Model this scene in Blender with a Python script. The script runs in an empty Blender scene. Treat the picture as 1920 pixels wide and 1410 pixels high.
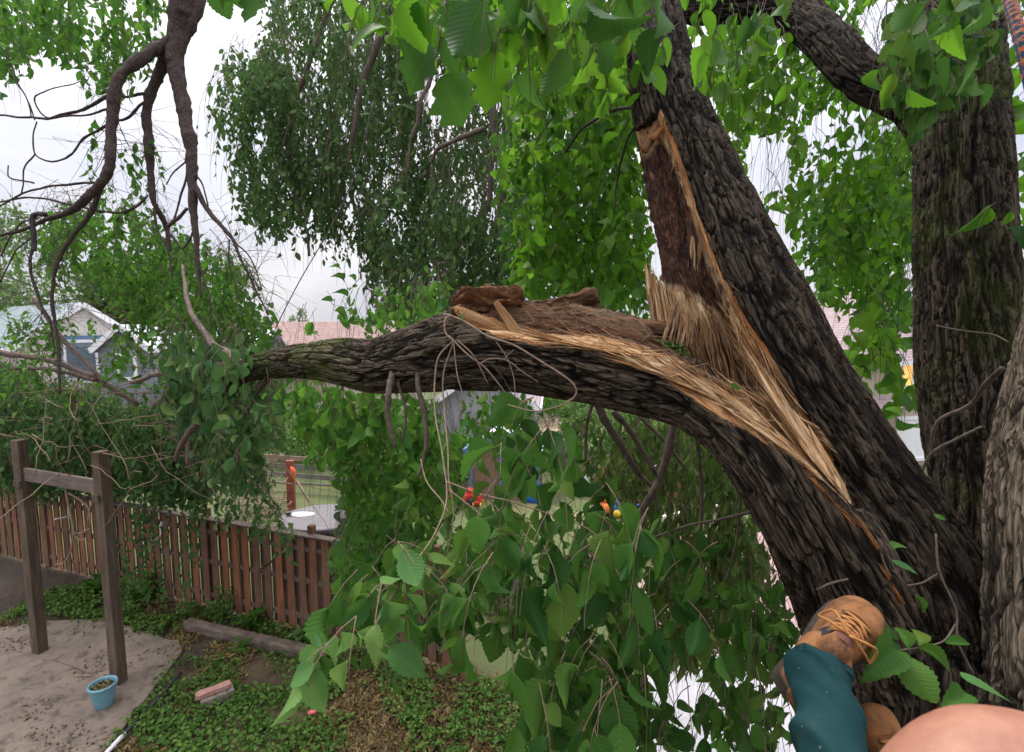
import bpy, math, random
import numpy as np
from mathutils import Vector

# ------------------------------------------------------------------ camera, sky, sun
SC = bpy.context.scene
COL = SC.collection
H = 5.2                                   # eye height of the climber in the tree
PITCH = math.radians(5.8)
cam_d = bpy.data.cameras.new('camera')
cam_d.sensor_width = 36.0
cam_d.lens = 18.0
cam_d.clip_start = 0.02
cam_d.clip_end = 900.0
cam_d.dof.use_dof = True
cam_d.dof.focus_distance = 2.2
cam_d.dof.aperture_fstop = 8.0
cam = bpy.data.objects.new('camera', cam_d)
COL.objects.link(cam)
cam.location = (0, 0, H)
cam.rotation_euler = (math.radians(90) - PITCH, 0, 0)
SC.camera = cam

W = bpy.data.worlds.new('World')
SC.world = W
W.use_nodes = True
wn, wl = W.node_tree.nodes, W.node_tree.links
wn.clear()
w_out = wn.new('ShaderNodeOutputWorld')
w_bg = wn.new('ShaderNodeBackground')
w_bg.inputs['Strength'].default_value = 0.12
sky = wn.new('ShaderNodeTexSky')
sky.sky_type = 'NISHITA'
sky.sun_disc = False
SUN_EL, SUN_AZ = math.radians(58), math.radians(-35)
sky.sun_elevation = SUN_EL
sky.sun_rotation = SUN_AZ
tc = wn.new('ShaderNodeTexCoord')
mp = wn.new('ShaderNodeMapping')
mp.inputs['Scale'].default_value = (1.0, 1.0, 2.6)
wl.new(tc.outputs['Generated'], mp.inputs['Vector'])
cn = wn.new('ShaderNodeTexNoise')
cn.inputs['Scale'].default_value = 2.3
cn.inputs['Detail'].default_value = 5
cn.inputs['Roughness'].default_value = 0.5
wl.new(mp.outputs['Vector'], cn.inputs['Vector'])
cr = wn.new('ShaderNodeValToRGB')          # layered overcast: bright white with bluish grey bands
cr.color_ramp.elements[0].position = 0.33
cr.color_ramp.elements[0].color = (7.6, 8.0, 9.4, 1)
cr.color_ramp.elements[1].position = 0.66
cr.color_ramp.elements[1].color = (12.4, 12.0, 12.2, 1)
wl.new(cn.outputs['Fac'], cr.inputs['Fac'])
mx = wn.new('ShaderNodeMixRGB')
mx.inputs['Fac'].default_value = 0.9
wl.new(sky.outputs['Color'], mx.inputs['Color1'])
wl.new(cr.outputs['Color'], mx.inputs['Color2'])
sz = wn.new('ShaderNodeSeparateXYZ'); wl.new(tc.outputs['Generated'], sz.inputs[0])
zc_ = wn.new('ShaderNodeMath'); zc_.operation = 'MAXIMUM'; zc_.inputs[1].default_value = 0.0; wl.new(sz.outputs[2], zc_.inputs[0])
pz = wn.new('ShaderNodeMath'); pz.operation = 'POWER'; pz.inputs[1].default_value = 3.0; wl.new(zc_.outputs[0], pz.inputs[0])
g1 = wn.new('ShaderNodeMath'); g1.operation = 'MULTIPLY_ADD'; g1.inputs[1].default_value = 0.45; g1.inputs[2].default_value = 0.43; wl.new(zc_.outputs[0], g1.inputs[0])
gr = wn.new('ShaderNodeMath'); gr.operation = 'MULTIPLY_ADD'; gr.inputs[1].default_value = 1.6; wl.new(pz.outputs[0], gr.inputs[0]); wl.new(g1.outputs[0], gr.inputs[2])
sc_ = wn.new('ShaderNodeVectorMath'); sc_.operation = 'SCALE'; wl.new(mx.outputs['Color'], sc_.inputs[0]); wl.new(gr.outputs[0], sc_.inputs['Scale'])
wl.new(sc_.outputs[0], w_bg.inputs['Color'])          # overcast: the zenith is brighter than the horizon
wl.new(w_bg.outputs['Background'], w_out.inputs['Surface'])

sun_d = bpy.data.lights.new('sun', 'SUN')
sun_d.energy = 2.0
sun_d.angle = math.radians(18)
sun_d.color = (1.0, 0.93, 0.82)
sun = bpy.data.objects.new('sun', sun_d)
COL.objects.link(sun)
sdir = Vector((math.sin(SUN_AZ) * math.cos(SUN_EL), math.cos(SUN_AZ) * math.cos(SUN_EL), math.sin(SUN_EL)))
sun.rotation_euler = sdir.to_track_quat('Z', 'Y').to_euler()
sun.location = (0, 0, 30)

SC.view_settings.view_transform = 'Standard'
SC.view_settings.look = 'None'
SC.view_settings.exposure = 0.62
SC.view_settings.gamma = 1.0
SC.render.engine = 'CYCLES'
SC.cycles.max_bounces = 8
SC.cycles.transmission_bounces = 6
SC.cycles.diffuse_bounces = 4
SC.cycles.use_denoising = True

# ------------------------------------------------------------------ pixels to points
cP, sP = math.cos(PITCH), math.sin(PITCH)
FPX = 960.0
def P(px, py, d):
    """point of the place seen at photo pixel (px, py), d metres ahead"""
    px, py, d = np.asarray(px, float), np.asarray(py, float), np.asarray(d, float)
    x = (px - 960) / FPX * d
    y = -(py - 705) / FPX * d
    return np.stack([x, y * sP + d * cP, y * cP - d * sP + H], -1)
def G(px, py, z=0.0):
    x = (px - 960) / FPX
    y = -(py - 705) / FPX
    dy, dz = y * sP + cP, y * cP - sP
    t = (z - H) / dz
    return np.array([x * t, dy * t, z])
def PROJ(v):
    v = np.asarray(v, float)
    x, y, z = v[..., 0], v[..., 1], v[..., 2] - H
    d = y * cP - z * sP
    u = y * sP + z * cP
    d = np.where(np.abs(d) < 1e-6, 1e-6, d)
    return np.stack([960 + x / d * FPX, 705 - u / d * FPX], -1), d

# ------------------------------------------------------------------ noise
def _h(ix, iy, iz, seed):
    n = (ix * 374761393 + iy * 668265263 + iz * 2147483647 * 31 + seed * 1274126177) & 0xFFFFFFFF
    n = ((n ^ (n >> 13)) * 1274126177) & 0xFFFFFFFF
    n = ((n ^ (n >> 16)) * 2246822519) & 0xFFFFFFFF
    return ((n ^ (n >> 15)) & 0xFFFF) / 65535.0
def vnoise(p, seed=0):
    p = np.asarray(p, float)
    i = np.floor(p).astype(np.int64)
    f = p - i
    f = f * f * f * (f * (f * 6 - 15) + 10)
    x, y, z = i[..., 0], i[..., 1], i[..., 2]
    fx, fy, fz = f[..., 0], f[..., 1], f[..., 2]
    def L(a, b, t): return a + (b - a) * t
    c = [[[_h(x + a, y + b, z + e, seed) for e in (0, 1)] for b in (0, 1)] for a in (0, 1)]
    return L(L(L(c[0][0][0], c[0][0][1], fz), L(c[0][1][0], c[0][1][1], fz), fy),
             L(L(c[1][0][0], c[1][0][1], fz), L(c[1][1][0], c[1][1][1], fz), fy), fx) * 2 - 1
def fbm(p, octv=4, seed=0, gain=0.5):
    a, s, t = 1.0, 0.0, 0.0
    p = np.asarray(p, float)
    for o in range(octv):
        s = s + a * vnoise(p * (2.03 ** o), seed + o * 17)
        t += a
        a *= gain
    return s / t

def inpoly(pts, poly):
    x, y = pts[..., 0], pts[..., 1]
    r = np.zeros(x.shape, bool)
    n = len(poly)
    for k in range(n):
        x0, y0 = poly[k]
        x1, y1 = poly[(k + 1) % n]
        if y0 == y1: continue
        c = ((y0 > y) != (y1 > y)) & (x < (x1 - x0) * (y - y0) / (y1 - y0) + x0)
        r ^= c
    return r
def linedist(pts, line):
    d = np.full(pts.shape[:-1], 1e9)
    for a, b in zip(line[:-1], line[1:]):
        a, b = np.array(a, float), np.array(b, float)
        ab = b - a
        t = np.clip(((pts - a) @ ab) / (ab @ ab), 0, 1)
        d = np.minimum(d, np.linalg.norm(pts - (a + t[..., None] * ab), axis=-1))
    return d

# ------------------------------------------------------------------ objects
def link(o, parent=None):
    COL.objects.link(o)
    if parent is not None: o.parent = parent
    return o
def tag(o, label=None, cat=None, group=None, kind=None):
    if label: o['label'] = label
    if cat: o['category'] = cat
    if group: o['group'] = group
    if kind: o['kind'] = kind
    return o
def thing(name, label, cat, loc=(0, 0, 0), group=None):
    o = bpy.data.objects.new(name, None)
    o.empty_display_size = 0.1
    o.location = [float(v) for v in loc]
    link(o)
    return tag(o, label, cat, group)
def make_obj(name, V, F, mat, parent=None, smooth=False, uv=None, attrs=None, world=True):
    """one mesh object; V is in world space and moves into the parent's frame"""
    V = np.asarray(V, np.float32).reshape(-1, 3)
    if parent is not None and world:
        V = V - np.array(parent_loc(parent), np.float32)
    me = bpy.data.meshes.new(name)
    if isinstance(F, np.ndarray):
        k = F.shape[1]
        me.vertices.add(len(V)); me.vertices.foreach_set('co', V.ravel())
        me.loops.add(F.size); me.loops.foreach_set('vertex_index', F.astype(np.int32).ravel())
        me.polygons.add(len(F))
        me.polygons.foreach_set('loop_start', np.arange(0, F.size, k, dtype=np.int32))
        me.polygons.foreach_set('loop_total', np.full(len(F), k, np.int32))
        me.update(calc_edges=True)
    else:
        me.from_pydata(V.tolist(), [], [list(map(int, f)) for f in F])
    me.validate()
    if smooth: me.polygons.foreach_set('use_smooth', np.ones(len(me.polygons), bool))
    if uv is not None:
        u = me.uv_layers.new(name='UVMap')
        idx = np.empty(len(me.loops), np.int32)
        me.loops.foreach_get('vertex_index', idx)
        u.data.foreach_set('uv', np.asarray(uv, np.float32)[idx].ravel())
    for nm, a in (attrs or {}).items():
        at = me.attributes.new(nm, 'FLOAT', 'POINT')
        at.data.foreach_set('value', np.asarray(a, np.float32))
    if mat is not None: me.materials.append(mat)
    o = bpy.data.objects.new(name, me)
    link(o, parent)
    return o
def parent_loc(o):
    l = np.zeros(3)
    while o is not None:
        l = l + np.array(o.location)
        o = o.parent
    return l

class MB:
    """collects shapes into one mesh"""
    def __init__(s): s.V, s.F, s.R, s.n = [], [], [], 0
    def add(s, V, F, rnd=None):
        V = np.asarray(V, float).reshape(-1, 3)
        s.V.append(V)
        s.F += [tuple(int(i) + s.n for i in f) for f in F]
        s.R.append(np.full(len(V), random.random() if rnd is None else rnd))
        s.n += len(V)
        return s
    def box(s, c, size, rz=0.0, ax=None, rnd=None):
        sx, sy, sz = [v / 2 for v in size]
        v = np.array([(x, y, z) for x in (-sx, sx) for y in (-sy, sy) for z in (-sz, sz)])
        if ax is not None: v = v @ np.array(ax)
        elif rz:
            a, b = math.cos(rz), math.sin(rz)
            v = v @ np.array([(a, b, 0), (-b, a, 0), (0, 0, 1)])
        s.add(v + np.array(c), [(0, 1, 3, 2), (4, 6, 7, 5), (0, 4, 5, 1), (2, 3, 7, 6), (0, 2, 6, 4), (1, 5, 7, 3)], rnd)
        return s
    def beam(s, a, b, w, h, up=(0, 0, 1), rnd=None):
        a, b = np.array(a, float), np.array(b, float)
        d = b - a; L = np.linalg.norm(d); d /= L
        up = np.array(up, float)
        if abs(d @ up) > 0.98: up = np.array((0, 1.0, 0))
        x = np.cross(d, up); x /= np.linalg.norm(x)
        y = np.cross(x, d)
        return s.box((a + b) / 2, (w, L, h), ax=np.array([x, d, y]), rnd=rnd)
    def tube(s, pts, rad, n=6, caps=True, rnd=None):
        V, F = tube(pts, rad, n, caps)
        return s.add(V, F, rnd)
    def prism(s, poly, z0, z1, rnd=None):
        n = len(poly)
        V = [(x, y, z0) for x, y in poly] + [(x, y, z1) for x, y in poly]
        F = [tuple(range(n))[::-1], tuple(range(n, 2 * n))] + [(i, (i + 1) % n, n + (i + 1) % n, n + i) for i in range(n)]
        return s.add(V, F, rnd)
    def lathe(s, c, prof, n=24, rnd=None):
        V, F = [], []
        for r, z in prof:
            for k in range(n):
                a = 2 * math.pi * k / n
                V.append((c[0] + r * math.cos(a), c[1] + r * math.sin(a), c[2] + z))
        for i in range(len(prof) - 1):
            for k in range(n):
                F.append((i * n + k, i * n + (k + 1) % n, (i + 1) * n + (k + 1) % n, (i + 1) * n + k))
        return s.add(V, F, rnd)
    def build(s, name, mat, parent=None, smooth=False, bevel=0):
        o = make_obj(name, np.concatenate(s.V), s.F, mat, parent, smooth, attrs={'rnd': np.concatenate(s.R)})
        if bevel:
            m = o.modifiers.new('edges', 'BEVEL'); m.width = bevel; m.segments = 2; m.limit_method = 'ANGLE'
        return o

def spline(pts, n):
    """Catmull-Rom through the rows of pts, n samples"""
    pts = np.asarray(pts, float)
    if len(pts) == 2:
        t = np.linspace(0, 1, n)[:, None]
        return pts[0] * (1 - t) + pts[1] * t
    p = np.vstack([2 * pts[0] - pts[1], pts, 2 * pts[-1] - pts[-2]])
    u = np.linspace(0, len(pts) - 1 - 1e-9, n)
    i = u.astype(int); t = (u - i)[:, None]
    a, b, c, d = p[i], p[i + 1], p[i + 2], p[i + 3]
    return 0.5 * (2 * b + (c - a) * t + (2 * a - 5 * b + 4 * c - d) * t ** 2 + (3 * b - a - 3 * c + d) * t ** 3)
def frames(c):
    T = np.gradient(c, axis=0)
    T /= np.linalg.norm(T, axis=1)[:, None] + 1e-12
    ref = np.array((0, 1.0, 0)) if abs(T[0][1]) < 0.9 else np.array((1.0, 0, 0))
    X = np.zeros_like(T)
    x = np.cross(ref, T[0]); x /= np.linalg.norm(x)
    for k in range(len(c)):
        x = x - T[k] * (x @ T[k]); x /= np.linalg.norm(x)
        X[k] = x
    return T, X, np.cross(T, X)
def tube(pts, rad, n=6, caps=True):
    c = np.asarray(pts, float)
    r = np.broadcast_to(np.asarray(rad, float), (len(c),))
    T, X, Y = frames(c)
    a = np.arange(n) * 2 * math.pi / n
    V = c[:, None] + r[:, None, None] * (np.cos(a)[None, :, None] * X[:, None] + np.sin(a)[None, :, None] * Y[:, None])
    m = len(c)
    F = [(i * n + k, i * n + (k + 1) % n, (i + 1) * n + (k + 1) % n, (i + 1) * n + k) for i in range(m - 1) for k in range(n)]
    if caps: F += [tuple(range(n))[::-1], tuple(range((m - 1) * n, m * n))]
    return V.reshape(-1, 3), F
def limb(mb, rows, n=8, k=5, wob=0.0):
    """rows of (px, py, half-width px, depth): a branch through photo pixels"""
    rows = np.array(rows, float)
    c = P(rows[:, 0], rows[:, 1], rows[:, 3])
    r = rows[:, 2] * rows[:, 3] / FPX
    q = spline(np.column_stack([c, r]), max(8, (len(rows) - 1) * k + 1))
    if wob: q[:, :3] += wob * np.stack([vnoise(q[:, :3] * 5 + o) for o in (0, 31, 77)], -1)
    q[:, 3] *= 1 + .10 * vnoise(q[:, :3] * 14)
    mb.tube(q[:, :3], np.maximum(q[:, 3], 0.0006), n)
    Vt = mb.V[-1]; rr_ = np.repeat(q[:, 3], n)[:, None]
    Vt += rr_ * .22 * np.stack([vnoise(Vt * (55, 55, 20), s_) for s_ in (1, 2, 3)], -1) + rr_ * .16 * np.stack([vnoise(Vt * (16, 16, 9), s_) for s_ in (4, 5, 6)], -1)
    return q

# ------------------------------------------------------------------ materials
def new_mat(name):
    m = bpy.data.materials.new(name)
    m.use_nodes = True
    n = m.node_tree.nodes
    b = n['Principled BSDF']
    return m, n, m.node_tree.links, b
def ramp(n, stops, interp='LINEAR'):
    r = n.new('ShaderNodeValToRGB')
    e = r.color_ramp
    e.interpolation = interp
    while len(e.elements) < len(stops): e.elements.new(0.5)
    for el, (p, c) in zip(e.elements, stops):
        el.position = p
        el.color = (*c, 1)
    return r
def noise(n, l, scale, detail=4, rough=0.55, coord=None, stretch=None, dist=0.0):
    t = n.new('ShaderNodeTexNoise')
    t.inputs['Scale'].default_value = scale
    t.inputs['Detail'].default_value = detail
    t.inputs['Roughness'].default_value = rough
    t.inputs['Distortion'].default_value = dist
    if coord is not None:
        if stretch is not None:
            m = n.new('ShaderNodeMapping')
            m.inputs['Scale'].default_value = stretch
            l.new(coord, m.inputs['Vector']); coord = m.outputs['Vector']
        l.new(coord, t.inputs['Vector'])
    return t
def attr(n, name):
    a = n.new('ShaderNodeAttribute'); a.attribute_name = name
    return a.outputs['Fac']
def mix(n, l, fac, a, b, mode='MIX'):
    m = n.new('ShaderNodeMixRGB'); m.blend_type = mode
    for k, v in (('Fac', fac), ('Color1', a), ('Color2', b)):
        if hasattr(v, 'is_output'): l.new(v, m.inputs[k])
        elif k == 'Fac': m.inputs[k].default_value = v
        else: m.inputs[k].default_value = (*v, 1)
    return m.outputs['Color']
def mathn(n, l, op, a, b=0.0):
    m = n.new('ShaderNodeMath'); m.operation = op
    for i, v in enumerate((a, b)):
        if hasattr(v, 'is_output'): l.new(v, m.inputs[i])
        else: m.inputs[i].default_value = v
    return m.outputs[0]
def bump(n, l, b, height, strength=0.4, dist=0.01):
    u = n.new('ShaderNodeBump')
    u.inputs['Strength'].default_value = strength
    u.inputs['Distance'].default_value = dist
    l.new(height, u.inputs['Height'])
    l.new(u.outputs['Normal'], b.inputs['Normal'])
def coords(n, which='Object'):
    return n.new('ShaderNodeTexCoord').outputs[which]

def simple_mat(name, c0, c1=None, scale=8.0, rough=0.7, bmp=0.15, bdist=0.004, metal=0.0, stretch=None, spec=0.4, rndmix=0.0):
    m, n, l, b = new_mat(name)
    c1 = c1 or tuple(v * 0.75 for v in c0)
    t = noise(n, l, scale, 6, 0.6, coords(n), stretch)
    r = ramp(n, [(0.32, c0), (0.68, c1)])
    l.new(t.outputs['Fac'], r.inputs['Fac'])
    col = r.outputs['Color']
    if rndmix:
        f = mathn(n, l, 'MULTIPLY_ADD', attr(n, 'rnd'), rndmix)
        f.node.inputs[2].default_value = 1 - rndmix / 2
        comb = n.new('ShaderNodeCombineColor')
        for k in range(3): l.new(f, comb.inputs[k])
        col = mix(n, l, 1.0, col, comb.outputs[0], 'MULTIPLY')
    l.new(col, b.inputs['Base Color'])
    b.inputs['Roughness'].default_value = rough
    b.inputs['Metallic'].default_value = metal
    b.inputs['Specular IOR Level'].default_value = spec
    if bmp: bump(n, l, b, t.outputs['Fac'], bmp, bdist)
    return m

def leaf_mat(name, dark, lite, trans, tfac=0.4, veins=False, rough=0.58, dirt=None, spec=0.15):
    m, n, l, b = new_mat(name)
    r = ramp(n, [(0.0, dark), (0.75, lite), (0.97, tuple(0.7 * a + 0.3 * c for a, c in zip(lite, (0.22, 0.2, 0.04))))])
    l.new(attr(n, 'rnd'), r.inputs['Fac'])
    col = r.outputs['Color']
    if veins:
        uvn = coords(n, 'UV')
        sep = n.new('ShaderNodeSeparateXYZ'); l.new(uvn, sep.inputs[0])
        u, v = sep.outputs[0], sep.outputs[1]                 # u along 0..1, v across -1..1
        av = mathn(n, l, 'ABSOLUTE', v)
        sv = mathn(n, l, 'SUBTRACT', u, mathn(n, l, 'MULTIPLY', av, 0.22))
        w = mathn(n, l, 'FRACT', mathn(n, l, 'MULTIPLY', sv, 11.0))
        w = mathn(n, l, 'ABSOLUTE', mathn(n, l, 'SUBTRACT', w, 0.5))  # 0 on a vein
        side = mathn(n, l, 'SUBTRACT', 1.0, mathn(n, l, 'MINIMUM', mathn(n, l, 'MULTIPLY', w, 9.0), 1.0))
        mid = mathn(n, l, 'SUBTRACT', 1.0, mathn(n, l, 'MINIMUM', mathn(n, l, 'MULTIPLY', av, 16.0), 1.0))
        vein = mathn(n, l, 'MAXIMUM', mathn(n, l, 'MULTIPLY', side, 0.5), mid)
        col = mix(n, l, mathn(n, l, 'MULTIPLY', vein, 0.15), col, tuple(min(1, c * 2.2 + 0.03) for c in lite))
        t = noise(n, l, 60, 3, 0.6, coords(n))
        h = mathn(n, l, 'ADD', mathn(n, l, 'MULTIPLY', mathn(n, l, 'MINIMUM', mathn(n, l, 'MULTIPLY', w, 2.4), 1.0), 0.8), mathn(n, l, 'MULTIPLY', t.outputs['Fac'], 0.3))
        bump(n, l, b, h, 0.28, 0.002)
        sp = noise(n, l, 35, 4, 0.7, coords(n))
        rs = ramp(n, [(0.70, (0, 0, 0)), (0.76, (1, 1, 1))])
        l.new(sp.outputs['Fac'], rs.inputs['Fac'])
        col = mix(n, l, mathn(n, l, 'MULTIPLY', rs.outputs['Color'], 0.5), col, (0.10, 0.07, 0.03))
    l.new(col, b.inputs['Base Color'])
    b.inputs['Roughness'].default_value = rough
    b.inputs['Specular IOR Level'].default_value = spec
    tr = n.new('ShaderNodeBsdfTranslucent')
    tcol = mix(n, l, 0.55, col, trans)
    l.new(tcol, tr.inputs['Color'])
    ms = n.new('ShaderNodeMixShader')
    ms.inputs['Fac'].default_value = tfac
    l.new(b.outputs[0], ms.inputs[1]); l.new(tr.outputs[0], ms.inputs[2])
    l.new(ms.outputs[0], n['Material Output'].inputs['Surface'])
    return m

def bark_mat(name, ridge, crev, moss=(0.085, 0.105, 0.024), fine=1.0):
    m, n, l, b = new_mat(name)
    uv = coords(n, 'UV')
    f1 = noise(n, l, 1.0, 8, 0.78, uv, (115, 13, 1), 0.6)
    f2 = noise(n, l, 1.0, 5, 0.6, uv, (7, 3, 1))
    fz = noise(n, l, 1.0, 3, 0.55, uv, (46, 6.5, 1), 1.4)
    fis = ramp(n, [(0.0, (0, 0, 0)), (0.16, (1, 1, 1))])
    l.new(mathn(n, l, 'ABSOLUTE', mathn(n, l, 'MULTIPLY_ADD', fz.outputs['Fac'], 2.0)), fis.inputs['Fac'])
    fis.inputs['Fac'].links[0].from_node.inputs[0].links[0].from_node.inputs[2].default_value = -1.0
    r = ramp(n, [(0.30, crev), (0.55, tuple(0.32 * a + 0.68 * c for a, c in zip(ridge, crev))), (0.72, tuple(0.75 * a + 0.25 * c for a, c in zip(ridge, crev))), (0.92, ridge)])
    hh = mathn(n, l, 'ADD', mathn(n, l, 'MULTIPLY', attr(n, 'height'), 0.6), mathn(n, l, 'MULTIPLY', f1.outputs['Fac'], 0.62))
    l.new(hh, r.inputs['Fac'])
    rr = ramp(n, [(0.3, (0.62, 0.62, 0.62)), (0.7, (1.15, 1.12, 1.08))])
    l.new(f2.outputs['Fac'], rr.inputs['Fac'])
    col = mix(n, l, 1.0, r.outputs['Color'], rr.outputs['Color'], 'MULTIPLY')
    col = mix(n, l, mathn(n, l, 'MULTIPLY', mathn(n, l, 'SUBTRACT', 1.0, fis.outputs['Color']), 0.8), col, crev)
    f3 = noise(n, l, 1.0, 6, 0.7, uv, (26, 12, 1), 0.4)
    mm = mathn(n, l, 'MULTIPLY', attr(n, 'moss'), f3.outputs['Fac'])
    rm = ramp(n, [(0.28, (0, 0, 0)), (0.55, (1, 1, 1))])
    l.new(mm, rm.inputs['Fac'])
    col = mix(n, l, mathn(n, l, 'MULTIPLY', rm.outputs['Color'], 0.85), col, moss)
    lich = noise(n, l, 1.0, 5, 0.75, uv, (60, 45, 1))
    rl = ramp(n, [(0.66, (0, 0, 0)), (0.74, (1, 1, 1))])
    l.new(lich.outputs['Fac'], rl.inputs['Fac'])
    col = mix(n, l, mathn(n, l, 'MULTIPLY', rl.outputs['Color'], 0.22), col, (0.3, 0.3, 0.25))
    l.new(col, b.inputs['Base Color'])
    b.inputs['Roughness'].default_value = 0.9
    b.inputs['Specular IOR Level'].default_value = 0.2
    bump(n, l, b, mathn(n, l, 'ADD', f1.outputs['Fac'], mathn(n, l, 'MULTIPLY', fis.outputs['Color'], 0.8)), 1.0, 0.012 * fine)
    return m

def torn_mat():
    """fresh torn wood; attribute edge = 1 by the bark (orange inner bark), rot = decayed heartwood and the darkened crotch recess"""
    m, n, l, b = new_mat('torn_wood')
    uv = coords(n, 'UV')
    f1 = noise(n, l, 1.0, 6, 0.7, uv, (170, 7, 1), 0.3)
    f2 = noise(n, l, 1.0, 4, 0.6, uv, (28, 3, 1), 0.5)
    mixf = mathn(n, l, 'ADD', mathn(n, l, 'MULTIPLY', f1.outputs['Fac'], 0.6), mathn(n, l, 'MULTIPLY', f2.outputs['Fac'], 0.42))
    mixf = mathn(n, l, 'MULTIPLY_ADD', mixf, 1.9); mixf.node.inputs[2].default_value = -.45
    wood = ramp(n, [(0.28, (0.09, 0.034, 0.014)), (0.37, (0.34, 0.155, 0.062)), (0.48, (0.60, 0.35, 0.165)), (0.60, (0.72, 0.51, 0.30)), (0.76, (0.82, 0.70, 0.51))])
    l.new(mixf, wood.inputs['Fac'])
    edge = ramp(n, [(0.32, (0.11, 0.03, 0.010)), (0.48, (0.36, 0.125, 0.032)), (0.6, (0.52, 0.22, 0.065)), (0.8, (0.60, 0.34, 0.14))])
    l.new(mixf, edge.inputs['Fac'])
    col = mix(n, l, attr(n, 'edge'), wood.outputs['Color'], edge.outputs['Color'])
    f3 = noise(n, l, 1.0, 6, 0.75, uv, (55, 13, 1), 0.8)
    rot_dark = ramp(n, [(0.36, (0.010, 0.005, 0.004)), (0.48, (0.045, 0.018, 0.012)), (0.59, (0.12, 0.046, 0.026)), (0.70, (0.26, 0.14, 0.085))])
    l.new(f3.outputs['Fac'], rot_dark.inputs['Fac'])
    col = mix(n, l, attr(n, 'rot_dark'), col, rot_dark.outputs['Color'])
    l.new(col, b.inputs['Base Color'])
    b.inputs['Roughness'].default_value = 0.8
    b.inputs['Specular IOR Level'].default_value = 0.25
    bump(n, l, b, f1.outputs['Fac'], 1.0, 0.010)
    return m

M = {}
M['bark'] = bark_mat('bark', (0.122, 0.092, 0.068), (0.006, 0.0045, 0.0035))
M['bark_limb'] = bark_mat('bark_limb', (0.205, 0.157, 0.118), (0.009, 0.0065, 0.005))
M['bark_pale'] = bark_mat('bark_pale', (0.36, 0.29, 0.22), (0.018, 0.013, 0.009))
M['bark_far'] = bark_mat('bark_far', (0.13, 0.10, 0.078), (0.007, 0.005, 0.004))
M['torn'] = torn_mat()
M['twig'] = simple_mat('twig_bark', (0.17, 0.125, 0.10), (0.07, 0.048, 0.038), 40, 0.85, 0.5)
M['twig_pale'] = simple_mat('twig_pale', (0.27, 0.19, 0.135), (0.15, 0.095, 0.065), 45, 0.8, 0.4)
M['twig_dark'] = simple_mat('twig_dark', (0.055, 0.045, 0.045), (0.028, 0.022, 0.024), 30, 0.85, 0.5)
M['twig_red'] = simple_mat('twig_red', (0.10, 0.068, 0.060), (0.028, 0.018, 0.017), 55, 0.9, 1.0, .012)
M['leaf_near'] = leaf_mat('leaf_near', (0.013, 0.054, 0.012), (0.066, 0.165, 0.024), (0.13, 0.33, 0.05), 0.3, True, 0.58)
M['leaf_young'] = leaf_mat('leaf_young', (0.055, 0.15, 0.042), (0.10, 0.23, 0.065), (0.28, 0.5, 0.12), 0.35, True, 0.5)
M['leaf_lit'] = leaf_mat('leaf_lit', (0.020, 0.075, 0.009), (0.066, 0.165, 0.016), (0.22, 0.52, 0.03), 0.5, True, 0.5)
M['leaf_mid'] = leaf_mat('leaf_mid', (0.028, 0.090, 0.014), (0.064, 0.17, 0.024), (0.17, 0.42, 0.05), 0.42)
M['leaf_weep'] = leaf_mat('leaf_weep', (0.032, 0.078, 0.024), (0.075, 0.15, 0.042), (0.12, 0.26, 0.06), 0.32)
M['leaf_fallen'] = leaf_mat('leaf_fallen', (0.027, 0.080, 0.024), (0.085, 0.18, 0.050), (0.10, 0.22, 0.07), 0.28)
M['leaf_narrow'] = leaf_mat('leaf_narrow', (0.06, 0.10, 0.025), (0.13, 0.19, 0.05), (0.22, 0.32, 0.08), 0.35)
M['leaf_far'] = leaf_mat('leaf_far', (0.055, 0.125, 0.035), (0.13, 0.22, 0.06), (0.2, 0.4, 0.08), 0.4)
M['leaf_grey'] = leaf_mat('leaf_grey', (0.10, 0.16, 0.08), (0.2, 0.27, 0.13), (0.25, 0.4, 0.15), 0.4)

# ------------------------------------------------------------------ leaves
def _leaf(rows, half, fold, curl, serr=0.0, wexp=0.8, tip=1.0, lobes=None):
    V, UV = [], []
    us = np.linspace(0, 1, rows)
    for i, u in enumerate(us):
        w = math.sin(math.pi * u ** wexp) ** 0.85 if 0 < u < 1 else 0.0
        if lobes: w *= lobes(u)
        w = max(w, 0.015)
        if serr and 0 < i < rows - 1: w *= 1 + serr * (1 if i % 2 else -1)
        for k in np.linspace(-1, 1, half * 2 + 1):
            x = u
            if serr and abs(k) == 1 and i % 2: x = min(1, u + 0.25 / rows)
            V.append((x, 0.5 * w * k, fold * abs(k) * w * 0.5 - curl * u * u + 0.02 * math.sin(u * 9 + 2 * k) * abs(k)))
            UV.append((u, k * max(w, 0.05)))
    c = half * 2 + 1
    F = []
    for i in range(rows - 1):
        for k in range(c - 1):
            a, b_, d, e = i * c + k, i * c + k + 1, (i + 1) * c + k + 1, (i + 1) * c + k
            F += [(a, d, b_), (a, e, d)]
    return np.array(V), np.array(F), np.array(UV)
LEAF = {
    'near': _leaf(19, 2, 0.35, 0.22, 0.06),
    'lobed': _leaf(13, 2, 0.25, 0.18, 0.0, 0.62, 1.0, lambda u: 1 + 0.28 * math.sin(u * 19.0)),
    'mid': _leaf(7, 1, 0.4, 0.2),
    'small': _leaf(4, 1, 0.4, 0.15),
    'narrow': _leaf(4, 1, 0.3, 0.2),
}
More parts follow.
